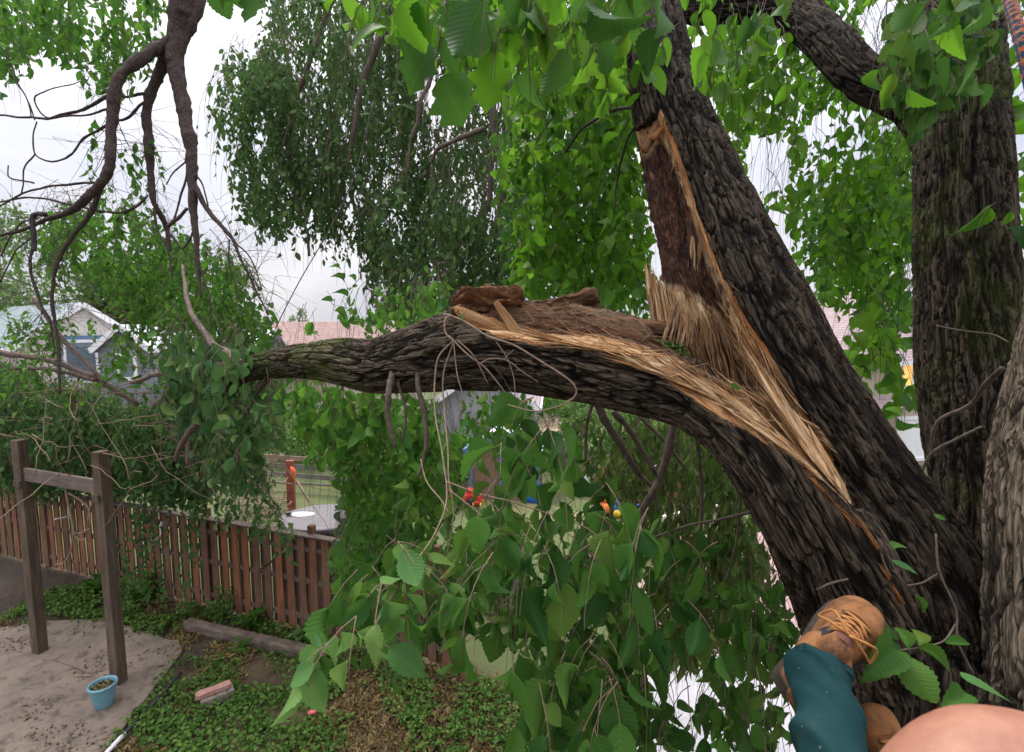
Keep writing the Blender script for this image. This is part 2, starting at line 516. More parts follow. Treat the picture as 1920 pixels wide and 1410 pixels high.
def leaves_mesh(name, kind, pos, dirv, nrm, length, width, mat, parent, rs, extra=None):
    """pos, dirv (base to tip), nrm: (N,3). One mesh of N leaves, plus optional twig shapes in extra (V, F)"""
    T, F, UV = LEAF[kind]
    N = len(pos)
    if N == 0: return None
    d = dirv / (np.linalg.norm(dirv, axis=1)[:, None] + 1e-9)
    n = nrm - d * np.sum(nrm * d, axis=1)[:, None]
    n /= np.linalg.norm(n, axis=1)[:, None] + 1e-9
    s = np.cross(n, d)
    L = np.asarray(length)[:, None, None]
    Wd = np.asarray(width)[:, None, None]
    curl = rs.uniform(-0.2, 2.6, N)[:, None]
    bendS = rs.normal(0, .13, N)[:, None] * T[None, :, 0] ** 2; twist = rs.normal(0, .5, N)[:, None] * T[None, :, 0] * T[None, :, 1]
    V = pos[:, None] + d[:, None] * (T[None, :, 0:1] * L) + s[:, None] * (T[None, :, 1:2] * Wd) + n[:, None] * ((T[None, :, 2] * curl + twist)[..., None] * L) + s[:, None] * (bendS[..., None] * L)
    FF = (F[None] + (np.arange(N) * len(T))[:, None, None]).reshape(-1, 3)
    rnd = np.repeat(rs.uniform(0, 1, N), len(T))
    return make_obj(name, V.reshape(-1, 3), FF, mat, parent, True, np.tile(UV, (N, 1)), {'rnd': rnd})

def strand_leaves(curve, rs, spacing, Llen, spread=0.6, down=0.8, up=0.5, wr=0.5, jit=0.25, skip=0.1, frm=0.08):
    """leaves alternating along a hanging twig; returns pos, dir, nrm, len, wid"""
    seg = np.linalg.norm(np.diff(curve, axis=0), axis=1)
    S = np.concatenate([[0], np.cumsum(seg)])
    n = max(1, int(S[-1] * (1 - frm) / spacing))
    s = S[-1] * frm + (np.arange(n) + rs.uniform(-0.3, 0.3, n)) * spacing
    s = np.clip(s, 0, S[-1])
    pos = np.stack([np.interp(s, S, curve[:, k]) for k in range(3)], -1)
    tan = np.stack([np.interp(s, S, np.gradient(curve[:, k])) for k in range(3)], -1)
    tan /= np.linalg.norm(tan, axis=1)[:, None] + 1e-9
    az = rs.uniform(0, 6.283) + np.arange(n) * math.pi + rs.uniform(-0.7, 0.7, n)
    side = np.stack([np.cos(az), np.sin(az), np.zeros(n)], -1)
    dr = tan * 0.5 + side * spread + np.array((0, 0, -down)) + rs.normal(0, jit, (n, 3))
    nr = side * -0.3 + np.array((0, 0, up)) + rs.normal(0, 0.55, (n, 3))
    Ln = Llen * rs.uniform(0.45, 1.25, n)
    keep = rs.uniform(0, 1, n) > skip
    dn = dr / np.linalg.norm(dr, axis=1)[:, None]
    pos = pos + dn * (Ln * 0.12)[:, None]
    return [a[keep] for a in (pos, dr, nr, Ln, Ln * wr * rs.uniform(0.75, 1.2, n))]

def hang_curve(p0, L, rs, out=0.25, sag=1.0, k=7, wob=0.05, dirxy=None):
    """a twig that starts outwards and bends down"""
    a = rs.uniform(0, 6.283)
    h = np.array((math.cos(a), math.sin(a), 0)) if dirxy is None else np.array((*dirxy, 0.0))
    t = np.linspace(0, 1, k)[:, None]
    c = p0 + h * (out * L * (1 - (1 - t) ** 2)) + np.array((0, 0, -1.0)) * (sag * L * t ** 1.25)
    w = np.cumsum(rs.normal(0, wob * L / k, (k, 3)), axis=0)
    return c + w - w[0]

def sample_poly(poly, n, rs):
    poly = np.array(poly, float)
    lo, hi = poly.min(0), poly.max(0)
    out = []
    while len(out) < n:
        q = rs.uniform(lo, hi, (max(64, n * 2), 2))
        out += list(q[inpoly(q, poly)])
    return np.array(out[:n])

def foliage(name, parent, mat, poly, n, depth, L, leaf, spacing, seed, kind='small', wr=0.5, spread=0.6, down=0.8, up=0.5,
            out=0.3, sag=1.0, clump=None, thr=0.0, twig=None, twig_mat=None, keep_out=None, tr=0.0014, gaps=None, fade=25, dirxy=None):
    """a mass of hanging leafy twigs whose middles lie in a region, at depths spread through its volume"""
    rs = np.random.RandomState(seed)
    q = sample_poly(poly, n, rs)
    d = rs.uniform(depth[0], depth[1], n)
    if clump:
        v = fbm(np.column_stack([q / clump, np.full(n, seed * 3.7)]), 3, seed)
        k = v > thr + rs.uniform(-0.08, 0.08, n)
        q, d = q[k], d[k]
    A = [[], [], [], [], []]
    tw = MB()
    for (px, py), dd in zip(q, d):
        ln = L * rs.uniform(0.6, 1.3)
        p0 = P(px, py, dd) + np.array((0, 0, ln * sag * 0.5))
        c = hang_curve(p0, ln, rs, out, sag, dirxy=dirxy)
        for a, b in zip(A, strand_leaves(c, rs, spacing, leaf, spread, down, up, wr)): a.append(b)
        if twig: tw.tube(c, np.linspace(tr, tr * 0.4, len(c)), 3, False)
    A = [np.concatenate(a) for a in A]
    tip = A[0] + A[1] / np.linalg.norm(A[1], axis=1)[:, None] * A[3][:, None] * 0.5
    pp, _ = PROJ(tip)
    ok = inpoly(pp + rs.normal(0, fade, pp.shape) * 0.6, poly)
    if gaps is not None:
        for g in gaps: ok &= ~inpoly(pp + rs.normal(0, 5, pp.shape), g)
    A = [a[ok] for a in A]
    o = leaves_mesh(name, kind, *A, mat, parent, rs)
    if twig and tw.n: tw.build(twig, twig_mat or M['twig'], parent, True)
    return o
# ------------------------------------------------------------------ the broken tree and the stems beside it
def stem(rows, nang=200, ds=0.005, amp=0.011, fr=34.0, lump=0.10, seed=0, moss=None, along=11.0):
    rows = np.array(rows, float)
    c = P(rows[:, 0], rows[:, 1], rows[:, 3])
    r = rows[:, 2] * rows[:, 3] / FPX
    q = spline(np.column_stack([c, r]), 60)
    Ls = np.concatenate([[0], np.cumsum(np.linalg.norm(np.diff(q[:, :3], axis=0), axis=1))])
    n = int(Ls[-1] / ds)
    s = np.linspace(0, Ls[-1], n)
    q = np.stack([np.interp(s, Ls, q[:, k]) for k in range(4)], -1)
    ker = np.ones(9) / 9                                     # soften spline corners
    for k in range(4): q[4:-4, k] = np.convolve(q[:, k], ker, 'valid')
    C, R = q[:, :3], q[:, 3]
    T, X, Y = frames(C)
    th = np.arange(nang) * 2 * math.pi / nang
    cs, sn = np.cos(th), np.sin(th)
    N = cs[None, :, None] * X[:, None] + sn[None, :, None] * Y[:, None]
    Rb = R[:, None]
    p = np.stack([Rb * cs[None], Rb * sn[None], np.broadcast_to(s[:, None], (n, nang))], -1)
    w = np.stack([vnoise(p * (11, 11, 5.0), seed + 5), vnoise(p * (11, 11, 5.0), seed + 9), vnoise(p * (5, 5, 4), seed + 3)], -1)
    w2 = np.stack([vnoise(p * (70, 70, 30), seed + 15), vnoise(p * (70, 70, 30), seed + 19), vnoise(p * (70, 70, 30), seed + 13)], -1)
    pw = p + w * (0.010, 0.010, 0.03) + w2 * 0.0040
    def furrow(f, al, sd, wd):                                  # 0 in a narrow fissure, 1 on the plates between
        v = np.abs(vnoise(pw * (f, f, f / al), sd))
        v = np.clip(v / (wd * .75), 0, 1); return v * v * (3 - 2 * v)
    a = furrow(fr, along, seed, 0.34)
    b = furrow(fr * 1.9, along * 0.8, seed + 40, 0.30)
    c3 = furrow(fr * 0.55, along * 1.4, seed + 60, 0.22)
    f = fbm(p * (150, 150, 15), 4, seed + 70, 0.7)
    flake = np.round(fbm(p * (60, 60, 7), 2, seed + 80) * 4) / 4
    hgt = np.clip(np.minimum(np.minimum(a, b * .8 + .28), c3 * .9 + .12) + 0.30 * f + 0.14 * flake, 0, 1.1) / 1.1
    big = fbm(p * (4, 4, 2.2), 3, seed + 11)
    rad = Rb * (1 + lump * big) + amp * 1.8 * np.clip(R / .09, .25, 1)[:, None] * (hgt - 0.75)
    V = C[:, None] + N * rad[..., None]
    base = C[:, None] + N * (Rb * (1 + lump * big))[..., None]
    uv = np.stack([th[None] * 0.18 + 0 * s[:, None], s[:, None] + 0 * th[None]], -1)
    mo = np.zeros((n, nang)) if moss is None else np.interp(s, np.array(moss)[:, 0] * s[-1], np.array(moss)[:, 1])[:, None] * np.ones((1, nang))
    mo = mo * np.clip(0.75 + 0.9 * fbm(p * 5, 3, seed + 21), 0, 1.2)
    return dict(V=V, base=base, N=N, s=s, R=R, C=C, T=T, uv=uv, h=hgt, moss=mo, p=p, n=n, na=nang)
def grid_faces(n, na, sel=None):
    i, j = np.meshgrid(np.arange(n - 1), np.arange(na), indexing='ij')
    k = (j + 1) % na
    F = np.stack([i * na + j, i * na + k, (i + 1) * na + k, (i + 1) * na + j], -1).reshape(-1, 4)
    return F if sel is None else F[sel.reshape(-1)]
def compact(V, F, *arr):
    u, inv = np.unique(F, return_inverse=True)
    return V.reshape(-1, 3)[u], inv.reshape(F.shape), [a.reshape(len(V.reshape(-1, 3)), -1)[u] for a in arr]
CAM = np.array((0, 0, H))

def torn_stem(g, poly, bark_edge, rots, push, seed, jag=9.0, deep=None):
    """turns the part of a stem whose bark was ripped off into a concave fibrous wound; returns face masks"""
    pp, _ = PROJ(g['base'])
    jn = fbm(g['p'] * (45, 45, 5), 3, seed) * jag
    pj = pp + jn[..., None] * np.array((0.9, -0.45))
    view = CAM - g['base']
    view /= np.linalg.norm(view, axis=-1)[..., None]
    facing = np.sum(view * g['N'], -1)
    m = inpoly(pj, poly) & (facing > -0.12)
    wgt = facing; pu = push
    if deep is not None:                                        # where the limb split off, its whole upper half is gone
        x0, x1, pmax, U = deep
        g_ = np.clip((pp[..., 0] - x0) / (x1 - x0), 0, 1)
        U = np.array(U) / np.linalg.norm(U)
        wgt = np.maximum(facing, (g['N'] @ U) * g_)
        m |= inpoly(pj, poly) & (g_ > .2) & (facing > -.85)
        pu = push + (pmax - push) * g_
    de = linedist(pp, bark_edge)
    p = g['p']
    fib = fbm(p * (150, 150, 5), 3, seed + 1)
    rid = np.abs(vnoise(p * (42, 42, 3.0), seed + 2)) + 0.9 * np.abs(vnoise(p * (19, 19, 2.0), seed + 12))
    step = np.round(fbm(p * (16, 16, 3), 2, seed + 3) * 5) / 5
    rot_dark = np.zeros(m.shape)
    for rp, soft in rots:
        ins = inpoly(pp + fbm(p * (30, 30, 8), 3, seed + 4)[..., None] * 26, rp)
        rot_dark = np.maximum(rot_dark, ins * np.clip(linedist(pp, list(rp) + [rp[0]]) / soft, 0.55, 1))
    k = np.clip(de / 55, 0, 1)
    dep = pu * g['R'][:, None] * k * np.clip(wgt * 1.6 + (0 if deep is None else .55 * g_), 0, 1)
    dep = dep + (0.012 + rot_dark * 0.008) * step * k + 0.013 * (rid - 0.6) + 0.006 * fib + rot_dark * 0.016 * fbm(p * (45, 45, 22), 4, seed + 6)
    dep = dep + 0.008
    V = np.where(m[..., None], g['base'] - g['N'] * dep[..., None], g['V'])
    edge = np.clip(0.85 - de / 20 + 0.9 * fbm(p * (50, 50, 4), 3, seed + 7), 0, 1) * (1 - rot_dark)
    fm = m & np.roll(m, -1, 1)
    fm = fm[:-1] & fm[1:]
    return V, m, fm, edge, rot_dark
def stem_parts(g, V, fm, edge, rot_dark, bark_name, torn_name, bark_m, parent):
    n, na = g['n'], g['na']
    bf = grid_faces(n, na, ~fm)
    v, f, (uv, hh, mo) = compact(V, bf, g['uv'], g['h'], g['moss'])
    o1 = make_obj(bark_name, v, f, bark_m, parent, True, uv, {'height': hh[:, 0], 'moss': mo[:, 0]})
    tf = grid_faces(n, na, fm)
    v, f, (uv, e, r) = compact(V, tf, g['uv'], edge, rot_dark)
    o2 = make_obj(torn_name, v, f, M['torn'], parent, True, uv, {'edge': e[:, 0], 'rot_dark': r[:, 0]})
    return o1, o2
def slivers(name, parent, g, V, mask, n, seed, Lr=(0.05, 0.22), wr=(0.0012, 0.004), lift=0.25, sgn=(1, -1), edge=0.3, droop=0.0, jit=0.16, off=0.0, poly=None):
    """loose wood fibres standing out of a torn face"""
    rs = np.random.RandomState(seed)
    ii, jj = np.nonzero(mask)
    VV, FF, UV, ED, RT, k0 = [], [], [], [], [], 0
    for _ in range(n):
        k = rs.randint(len(ii)); i, j = ii[k], jj[k]
        p0 = V[i, j]; T = g['T'][i] * rs.choice(sgn); N = g['N'][i, j]
        S = np.cross(T, N)
        L = rs.uniform(*Lr) * rs.uniform(0.5, 1); w = rs.uniform(*wr)
        l = abs(rs.normal(0, lift)); sd = rs.normal(0, jit)
        t = np.linspace(0, 1, 6)
        d = T + N * l + S * sd
        d /= np.linalg.norm(d)
        bend = N * rs.normal(0.05, 0.13) + S * rs.normal(0, 0.13) + np.array((0, 0, -droop))
        c = p0 - T * L * 0.2 - N * 0.002 + d * (L * t)[:, None] + bend * (L * t ** 2)[:, None] + N * off
        if poly is not None and rs.uniform() < .93 and not inpoly(PROJ(c[-1:])[0], poly)[0]: continue
        ww = w * (1 - t) ** 0.7 + 0.0002
        RT += [0.0 if rs.uniform() < .72 else rs.uniform(.2, .7)] * 18
        for q, (cc, wi) in enumerate(zip(c, ww)):
            VV += [cc + S * wi, cc + N * wi * 0.6, cc - S * wi]
            UV += [(rs.uniform(0, 9) if q == 0 else UV[-3][0], q * 0.02)] * 3
        e = min(1, max(0, rs.normal(edge, 0.25)))
        ED += [e] * 18
        for q in range(5):
            a = k0 + q * 3
            FF += [(a, a + 1, a + 4), (a, a + 4, a + 3), (a + 1, a + 2, a + 5), (a + 1, a + 5, a + 4), (a + 2, a, a + 3), (a + 2, a + 3, a + 5)]
        k0 += 18
    return make_obj(name, np.array(VV), np.array(FF), M['torn'], parent, True, np.array(UV), {'edge': ED, 'rot_dark': RT})

BT = thing('broken_tree', 'big furrowed tree whose split left limb hangs torn open with orange splintered wood', 'tree', P(1700, 1500, 1.55))

# --- standing leader
LEAD = [(1120, -760, 24, 4.2), (1160, -420, 32, 3.2), (1190, -170, 40, 2.55), (1212, -40, 46, 2.4), (1228, 60, 52, 2.25), (1248, 180, 64, 2.1), (1284, 300, 80, 1.98), (1326, 420, 96, 1.88),
        (1378, 560, 113, 1.78), (1446, 690, 115, 1.7), (1538, 830, 110, 1.64), (1640, 970, 112, 1.6), (1700, 1085, 122, 1.57),
        (1722, 1200, 132, 1.55), (1720, 1330, 140, 1.5), (1715, 1500, 150, 1.5), (1710, 1750, 165, 1.5)]
gl = stem(LEAD, 330, 0.0036, 0.010, 40, 0.06, 3, moss=[(0, 1.0), (0.50, 1.0), (0.55, 0.25), (0.7, 0.1), (1, 0.15)])
LEAD_EDGE = [(1236, 205), (1262, 250), (1290, 330), (1312, 420), (1345, 500), (1400, 600), (1450, 670), (1500, 745), (1560, 855), (1603, 945), (1608, 966)]
LEAD_POLY = LEAD_EDGE + [(1588, 950), (1540, 890), (1480, 835), (1430, 800), (1330, 800), (1120, 700), (1150, 290), (1196, 240)]
LEAD_ROT = [(1198, 268), (1228, 250), (1258, 290), (1292, 380), (1318, 470), (1352, 560), (1340, 600), (1290, 580), (1262, 560), (1238, 540), (1212, 505), (1150, 480)]
LEAD_RECESS = [(1285, 590), (1345, 590), (1385, 660), (1440, 745), (1510, 830), (1575, 915), (1590, 946), (1530, 900), (1440, 820), (1350, 740), (1280, 660)]  # recess and groove in the crotch, darkened by colour
Vl, ml, fl, el, rl = torn_stem(gl, LEAD_POLY, LEAD_EDGE, [(LEAD_ROT, 12), (LEAD_RECESS, 45)], 0.34, 11)
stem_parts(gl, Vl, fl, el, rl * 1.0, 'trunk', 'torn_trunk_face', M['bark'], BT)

# --- torn limb
LIMB = [(1690, 1500, 130, 1.62), (1660, 1330, 120, 1.56), (1608, 1150, 104, 1.5), (1545, 1010, 94, 1.45), (1480, 900, 88, 1.45), (1405, 795, 86, 1.5), (1312, 722, 86, 1.58),
        (1205, 690, 88, 1.68), (1085, 664, 90, 1.78), (960, 648, 84, 1.88), (870, 655, 76, 1.95), (790, 672, 63, 2.02),
        (705, 686, 50, 2.12), (625, 676, 40, 2.25), (545, 678, 30, 2.5), (470, 692, 23, 2.75), (395, 712, 16, 3.05), (320, 745, 10, 3.5)]
gb = stem(LIMB, 320, 0.0036, 0.010, 38, 0.07, 8, moss=[(0, 0.15), (0.28, 0.1), (0.52, 0.5), (0.60, 1.1), (0.75, 1.25), (0.86, 0.7), (1, 0.4)])
LIMB_EDGE = [(838, 572), (862, 600), (920, 630), (1000, 648), (1100, 652), (1190, 668), (1240, 706), (1300, 750), (1370, 792), (1430, 830), (1500, 868), (1552, 896), (1604, 962)]
LIMB_POLY = LIMB_EDGE + [(1660, 930), (1600, 760), (1420, 600), (1290, 520), (1110, 470), (900, 470), (830, 520)]
LIMB_ROT = [(868, 520), (1120, 500), (1300, 560), (1300, 640), (1225, 640), (1120, 622), (1000, 622), (960, 605), (880, 580)]
LIMB_RECESS = [(1230, 600), (1330, 600), (1420, 700), (1500, 780), (1560, 850), (1560, 880), (1480, 820), (1400, 745), (1300, 680)]  # limb side of the same recess, its wood coloured darker
Vb, mb_, fb, eb, rb = torn_stem(gb, LIMB_POLY, LIMB_EDGE, [(LIMB_ROT, 10), (LIMB_RECESS, 40)], 0.30, 23, deep=(1180, 1330, .72, (.55, -.25, .8)))
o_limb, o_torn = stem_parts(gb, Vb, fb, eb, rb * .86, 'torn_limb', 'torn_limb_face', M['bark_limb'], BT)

_dp = np.full((360, 420), 9.0)
for Vx in (Vl, Vb):
    px_, dd_ = PROJ(Vx.reshape(-1, 3)); ix = (px_[:, 0] / 5).astype(int); iy = (px_[:, 1] / 5).astype(int)
    ok = (ix >= 0) & (ix < 420) & (iy >= 0) & (iy < 360); np.minimum.at(_dp, (iy[ok], ix[ok]), dd_[ok])
def DEP(x, y):
    i, j = int(np.clip(y / 5, 1, 358)), int(np.clip(x / 5, 1, 418))
    v = _dp[i - 1:i + 2, j - 1:j + 2].min()
    return v if v < 8 else None
def rot_sl(o):
    n_ = len(o.data.vertices); o.data.attributes['rot_dark'].data.foreach_set('value', np.full(n_, .93, np.float32))
def bunch(name, b0, b1, t0, t1, d0, d1, n, w, parent, seed, edge=.15, rot_dark=0.0, dj=.015, lr=(.55, 1.05), bend=.04, fl=.35, dep=True):
    """a bundle of flat split fibres standing between a base line and a ragged tip line"""
    rs = np.random.RandomState(seed)
    VV, FF, UV, ED, RT, k0 = [], [], [], [], [], 0
    for _ in range(n):
        u, v = rs.uniform(), rs.normal(0, .07)
        ax, ay = b0[0] + (b1[0] - b0[0]) * u, b0[1] + (b1[1] - b0[1]) * u; tx, ty = t0[0] + (t1[0] - t0[0]) * (u + v), t0[1] + (t1[1] - t0[1]) * (u + v)
        e0, e1 = (DEP(ax, ay), DEP(tx, ty)) if dep else (None, None)
        a = P(ax, ay, (e0 if e0 else d0) + rs.uniform(-1.2, .3) * dj)
        t_ = P(tx, ty, (e1 if e1 else d1) + rs.uniform(-1.6, .2) * dj)
        dv = (t_ - a) * rs.uniform(*lr); L = np.linalg.norm(dv); T = dv / L
        vw = CAM - a; vw /= np.linalg.norm(vw); S = np.cross(T, vw); S /= np.linalg.norm(S); N = np.cross(S, T)
        an = rs.normal(0, .5); S, N = S * math.cos(an) + N * math.sin(an), N * math.cos(an) - S * math.sin(an)
        t = np.linspace(0, 1, 7); wd = rs.uniform(*w)
        c = a + dv * t[:, None] + (S * rs.normal(0, bend) + N * rs.normal(0, bend)) * L * (t ** 2)[:, None] + S * (rs.normal(0, .0012, 7) * (t > 0))[:, None]
        prof = np.clip(np.minimum(np.minimum(1, (1 - t) * rs.uniform(1.2, 4) + .05), t * rs.uniform(2.5, 6) + .08), 0, 1) * (1 + rs.normal(0, .1, 7))
        u0 = rs.uniform(0, 9)
        for q in range(7):
            wi = wd * prof[q]; VV += [c[q] + S * wi, c[q] + N * wi * fl, c[q] - S * wi, c[q] - N * wi * fl]
            UV += [(u0, q / 6 * L), (u0 + wi, q / 6 * L), (u0 + 2 * wi, q / 6 * L), (u0 + 3 * wi, q / 6 * L)]
        ED += [min(1, max(0, rs.normal(edge, .2)))] * 28; RT += [min(1, max(0, rot_dark + (rs.uniform(.1, .6) if rs.uniform() < .25 else 0)))] * 28
        for q in range(6):
            for m_ in range(4): FF.append((k0 + q * 4 + m_, k0 + q * 4 + (m_ + 1) % 4, k0 + q * 4 + 4 + (m_ + 1) % 4, k0 + q * 4 + 4 + m_))
        k0 += 28
    return make_obj(name, np.array(VV), np.array(FF), M['torn'], parent, False, np.array(UV), {'edge': ED, 'rot_dark': RT})
# loose fibres along both wounds
ppl, _ = PROJ(Vl); ppb, _ = PROJ(Vb)
fresh = ml & (rl < 0.3)
slivers('wood_splinters', BT, gl, Vl, fresh & (ppl[..., 1] > 560), 420, 1, (0.06, 0.24), (0.0007, 0.0028), 0.06, (1, 1, -1), 0.25, jit=0.05, poly=LEAD_POLY)
slivers('wood_splinters', BT, gl, Vl, ml & (el > 0.35) & (ppl[..., 1] < 620), 90, 2, (0.05, 0.18), (0.0007, 0.0022), 0.06, (1,), 0.7, jit=0.03, poly=LEAD_POLY)
slivers('wood_splinters', BT, gb, Vb, mb_ & (ppb[..., 0] > 980) & (ppb[..., 0] < 1420), 70, 7, (0.05, 0.12), (0.0006, 0.0018), 0.9, (1, -1), 0.2, jit=0.4)
slivers('wood_splinters', BT, gb, Vb, mb_ & (rb < 0.3) & (ppb[..., 0] > 1080), 560, 3, (0.04, 0.2), (0.0006, 0.0024), 0.10, (1, 1, -1), 0.3, jit=0.09, poly=LIMB_POLY)
slivers('wood_splinters', BT, gb, Vb, mb_ & (eb > 0.4) & (ppb[..., 0] < 1200), 110, 4, (0.04, 0.16), (0.0006, 0.0022), 0.08, (-1, 1), 0.5, jit=0.06, poly=LIMB_POLY)
rot_sl(slivers('rotten_fibres', BT, gl, Vl, ml & (rl > 0.5), 200, 5, (0.03, 0.12), (0.0015, 0.005), 0.2, (1,), 0.2, jit=0.1))
rot_sl(slivers('rotten_fibres', BT, gb, Vb, mb_ & (rb > 0.5), 220, 6, (0.03, 0.14), (0.0015, 0.005), 0.15, (1, -1), 0.2, jit=0.1))

def chunk(name, a, b, w0, w1, parent, seed, rot_dark, edge, n=90, na=48, flat=0.6, amp=0.35, ends=0.15, rough=30.0, up=None):
    """a rough piece of wood from a to b with fibrous relief"""
    a, b = np.array(a), np.array(b)
    t = np.linspace(0, 1, n)
    C = a + (b - a) * t[:, None]
    T, X, Y = frames(C)
    if up is not None:
        Y = np.array(up) - T * (T @ np.array(up))[:, None]; Y /= np.linalg.norm(Y, axis=1)[:, None]; X = np.cross(Y, T)
    th = np.arange(na) * 2 * math.pi / na
    w = (w0 + (w1 - w0) * t) * np.clip(np.sin(np.pi * np.clip(t / (2 * ends), 0, .5)), 0, 1) ** .4 * np.clip(np.sin(np.pi * np.clip((1 - t) / (2 * ends * .4), 0, .5)), 0, 1) ** .3
    L = np.linalg.norm(b - a)
    p = np.stack([np.cos(th)[None] * w[:, None], np.sin(th)[None] * w[:, None], np.broadcast_to((t * L)[:, None], (n, na))], -1)
    dsp = 1 + amp * fbm(p * (rough, rough, rough * 0.28), 4, seed) + 0.8 * amp * np.round(fbm(p * (rough * .7, rough * .7, rough * .1), 2, seed + 9) * 4) / 4
    r = np.maximum(w, 0.001)[:, None] * dsp
    V = C[:, None] + X[:, None] * (np.cos(th)[None] * r)[..., None] + Y[:, None] * (np.sin(th)[None] * r * flat)[..., None]
    uv = np.stack([th[None] * 0.1 + 0 * t[:, None], (t * L)[:, None] + 0 * th[None]], -1)
    F = np.concatenate([grid_faces(n, na)])
    nn = n * na
    return make_obj(name, V.reshape(-1, 3), F, M['torn'], parent, True, uv.reshape(-1, 2), {'edge': np.full(nn, edge), 'rot_dark': np.full(nn, rot_dark)})
# rotten lump and broken slab on the limb's back, the spike that stands up from the rim
chunk('rotten_lump', P(846, 578, 1.92), P(985, 582, 1.9), 0.085, 0.07, BT, 31, 0.80, 0.9, 120, 90, 0.85, 0.75, 0.25, 44, up=(0, 0.3, 1))
chunk('rotten_slab', P(930, 606, 1.93), P(1124, 557, 1.84), 0.060, 0.062, BT, 32, 0.84, 0.3, 130, 72, 0.7, 0.55, 0.1, 40, up=(0, 0.3, 1))
chunk('rotten_slab', P(1040, 600, 1.88), P(1270, 622, 1.68), 0.062, 0.04, BT, 33, 0.78, 0.4, 120, 60, 0.6, 0.4, 0.2, 30, up=(0, 0.3, 1))
chunk('wood_spike', P(985, 650, 1.74), P(928, 566, 1.77), 0.026, 0.012, BT, 34, 0.05, 0.55, 70, 32, 0.45, 0.35, 0.08, 40)
chunk('torn_rim', P(852, 578, 1.82), P(985, 640, 1.75), 0.022, 0.025, BT, 35, 0.0, 0.6, 90, 36, 0.5, 0.4, 0.2, 36)
# pale stub of sound wood left standing under the hollow, colour-darkened fibres in the recess, and split sheets in the crotch
bunch('wood_stub', (1224, 632), (1282, 640), (1208, 486), (1262, 545), 1.70, 1.74, 130, (.0015, .007), BT, 40, .05, 0, .012, (.72, 1.02), .015, dep=False)
bunch('wood_stub', (1240, 640), (1330, 660), (1262, 560), (1330, 585), 1.64, 1.70, 40, (.0015, .006), BT, 41, .2, .45, .015, (.5, 1.0), .03, dep=False)
bunch('wood_stub', (1300, 660), (1395, 735), (1290, 560), (1352, 600), 1.64, 1.66, 40, (.0015, .006), BT, 42, .25, .5, .015, (.5, 1.0), .03, dep=False)
bunch('wood_sheet', (1520, 860), (1585, 935), (1362, 620), (1412, 660), 1.49, 1.60, 80, (.001, .008), BT, 43, .2, 0, .010, (.6, 1.0), .015)
bunch('wood_sheet', (1590, 945), (1500, 858), (1400, 730), (1310, 735), 1.47, 1.50, 60, (.001, .008), BT, 44, .15, 0, .012, (.5, 1.0), .03)
bunch('wood_sheet', (1520, 810), (1440, 800), (1320, 690), (1230, 690), 1.46, 1.50, 70, (.001, .007), BT, 45, .2, 0, .014, (.4, 1.0), .05)
bunch('wood_sheet', (1570, 850), (1535, 800), (1420, 752), (1385, 725), 1.46, 1.49, 60, (.002, .006), BT, 46, .05, 0, .012, (.6, 1.1), .06)
bunch('coarse_splinters', (1596, 945), (1540, 870), (1440, 680), (1380, 700), 1.47, 1.52, 26, (.005, .013), BT, 55, .1, 0, .012, (.35, .9), .05, .3)
bunch('coarse_splinters', (1440, 800), (1340, 745), (1250, 650), (1180, 640), 1.47, 1.55, 24, (.004, .011), BT, 56, .15, .05, .012, (.35, .9), .06, .3)
bunch('coarse_splinters', (1400, 620), (1330, 480), (1262, 262), (1245, 240), 1.62, 1.8, 22, (.003, .008), BT, 57, .8, 0, .008, (.2, .6), .02, .3)
bunch('hanging_splinters', (1296, 440), (1316, 455), (1300, 508), (1312, 515), 1.70, 1.69, 12, (.002, .005), BT, 47, .1, 0, .006, (.6, 1.0), .01)
bunch('wood_splinters', (1200, 668), (1120, 655), (1010, 640), (930, 612), 1.62, 1.70, 70, (.0012, .004), BT, 49, .5, 0, .012, (.4, 1.0), .05)
bunch('wood_splinters', (1330, 745), (1240, 700), (1150, 650), (1080, 640), 1.52, 1.60, 90, (.0012, .004), BT, 50, .35, 0, .012, (.4, 1.0), .06)
# curled bark flap at the top of the hollow
chunk('bark_flap', P(1205, 285, 1.9), P(1246, 212, 1.96), 0.02, 0.018, BT, 71, 0.6, 0.7, 70, 30, 0.5, 0.3, 0.1, 40)
chunk('bark_flap', P(1222, 262, 1.9), P(1256, 225, 1.92), 0.014, 0.014, BT, 72, 0.1, 0.9, 60, 28, 0.5, 0.3, 0.1, 40)
# orange cracks in the bark below the crotch
for k, (x0, y0, x1, y1, n_) in enumerate([(1545, 925, 1478, 852, 14), (1602, 988, 1540, 918, 16), (1645, 1032, 1598, 962, 18), (1668, 1090, 1645, 1055, 8), (1692, 1135, 1664, 1090, 10)]):
    bunch('bark_crack', (x0, y0), (x0 + 5, y0 - 4), (x1, y1), (x1 + 6, y1 - 4), 1.36, 1.36, n_, (.0008, .0028), BT, 80 + k, .9, .1, .004, (.4, 1.05), .02)

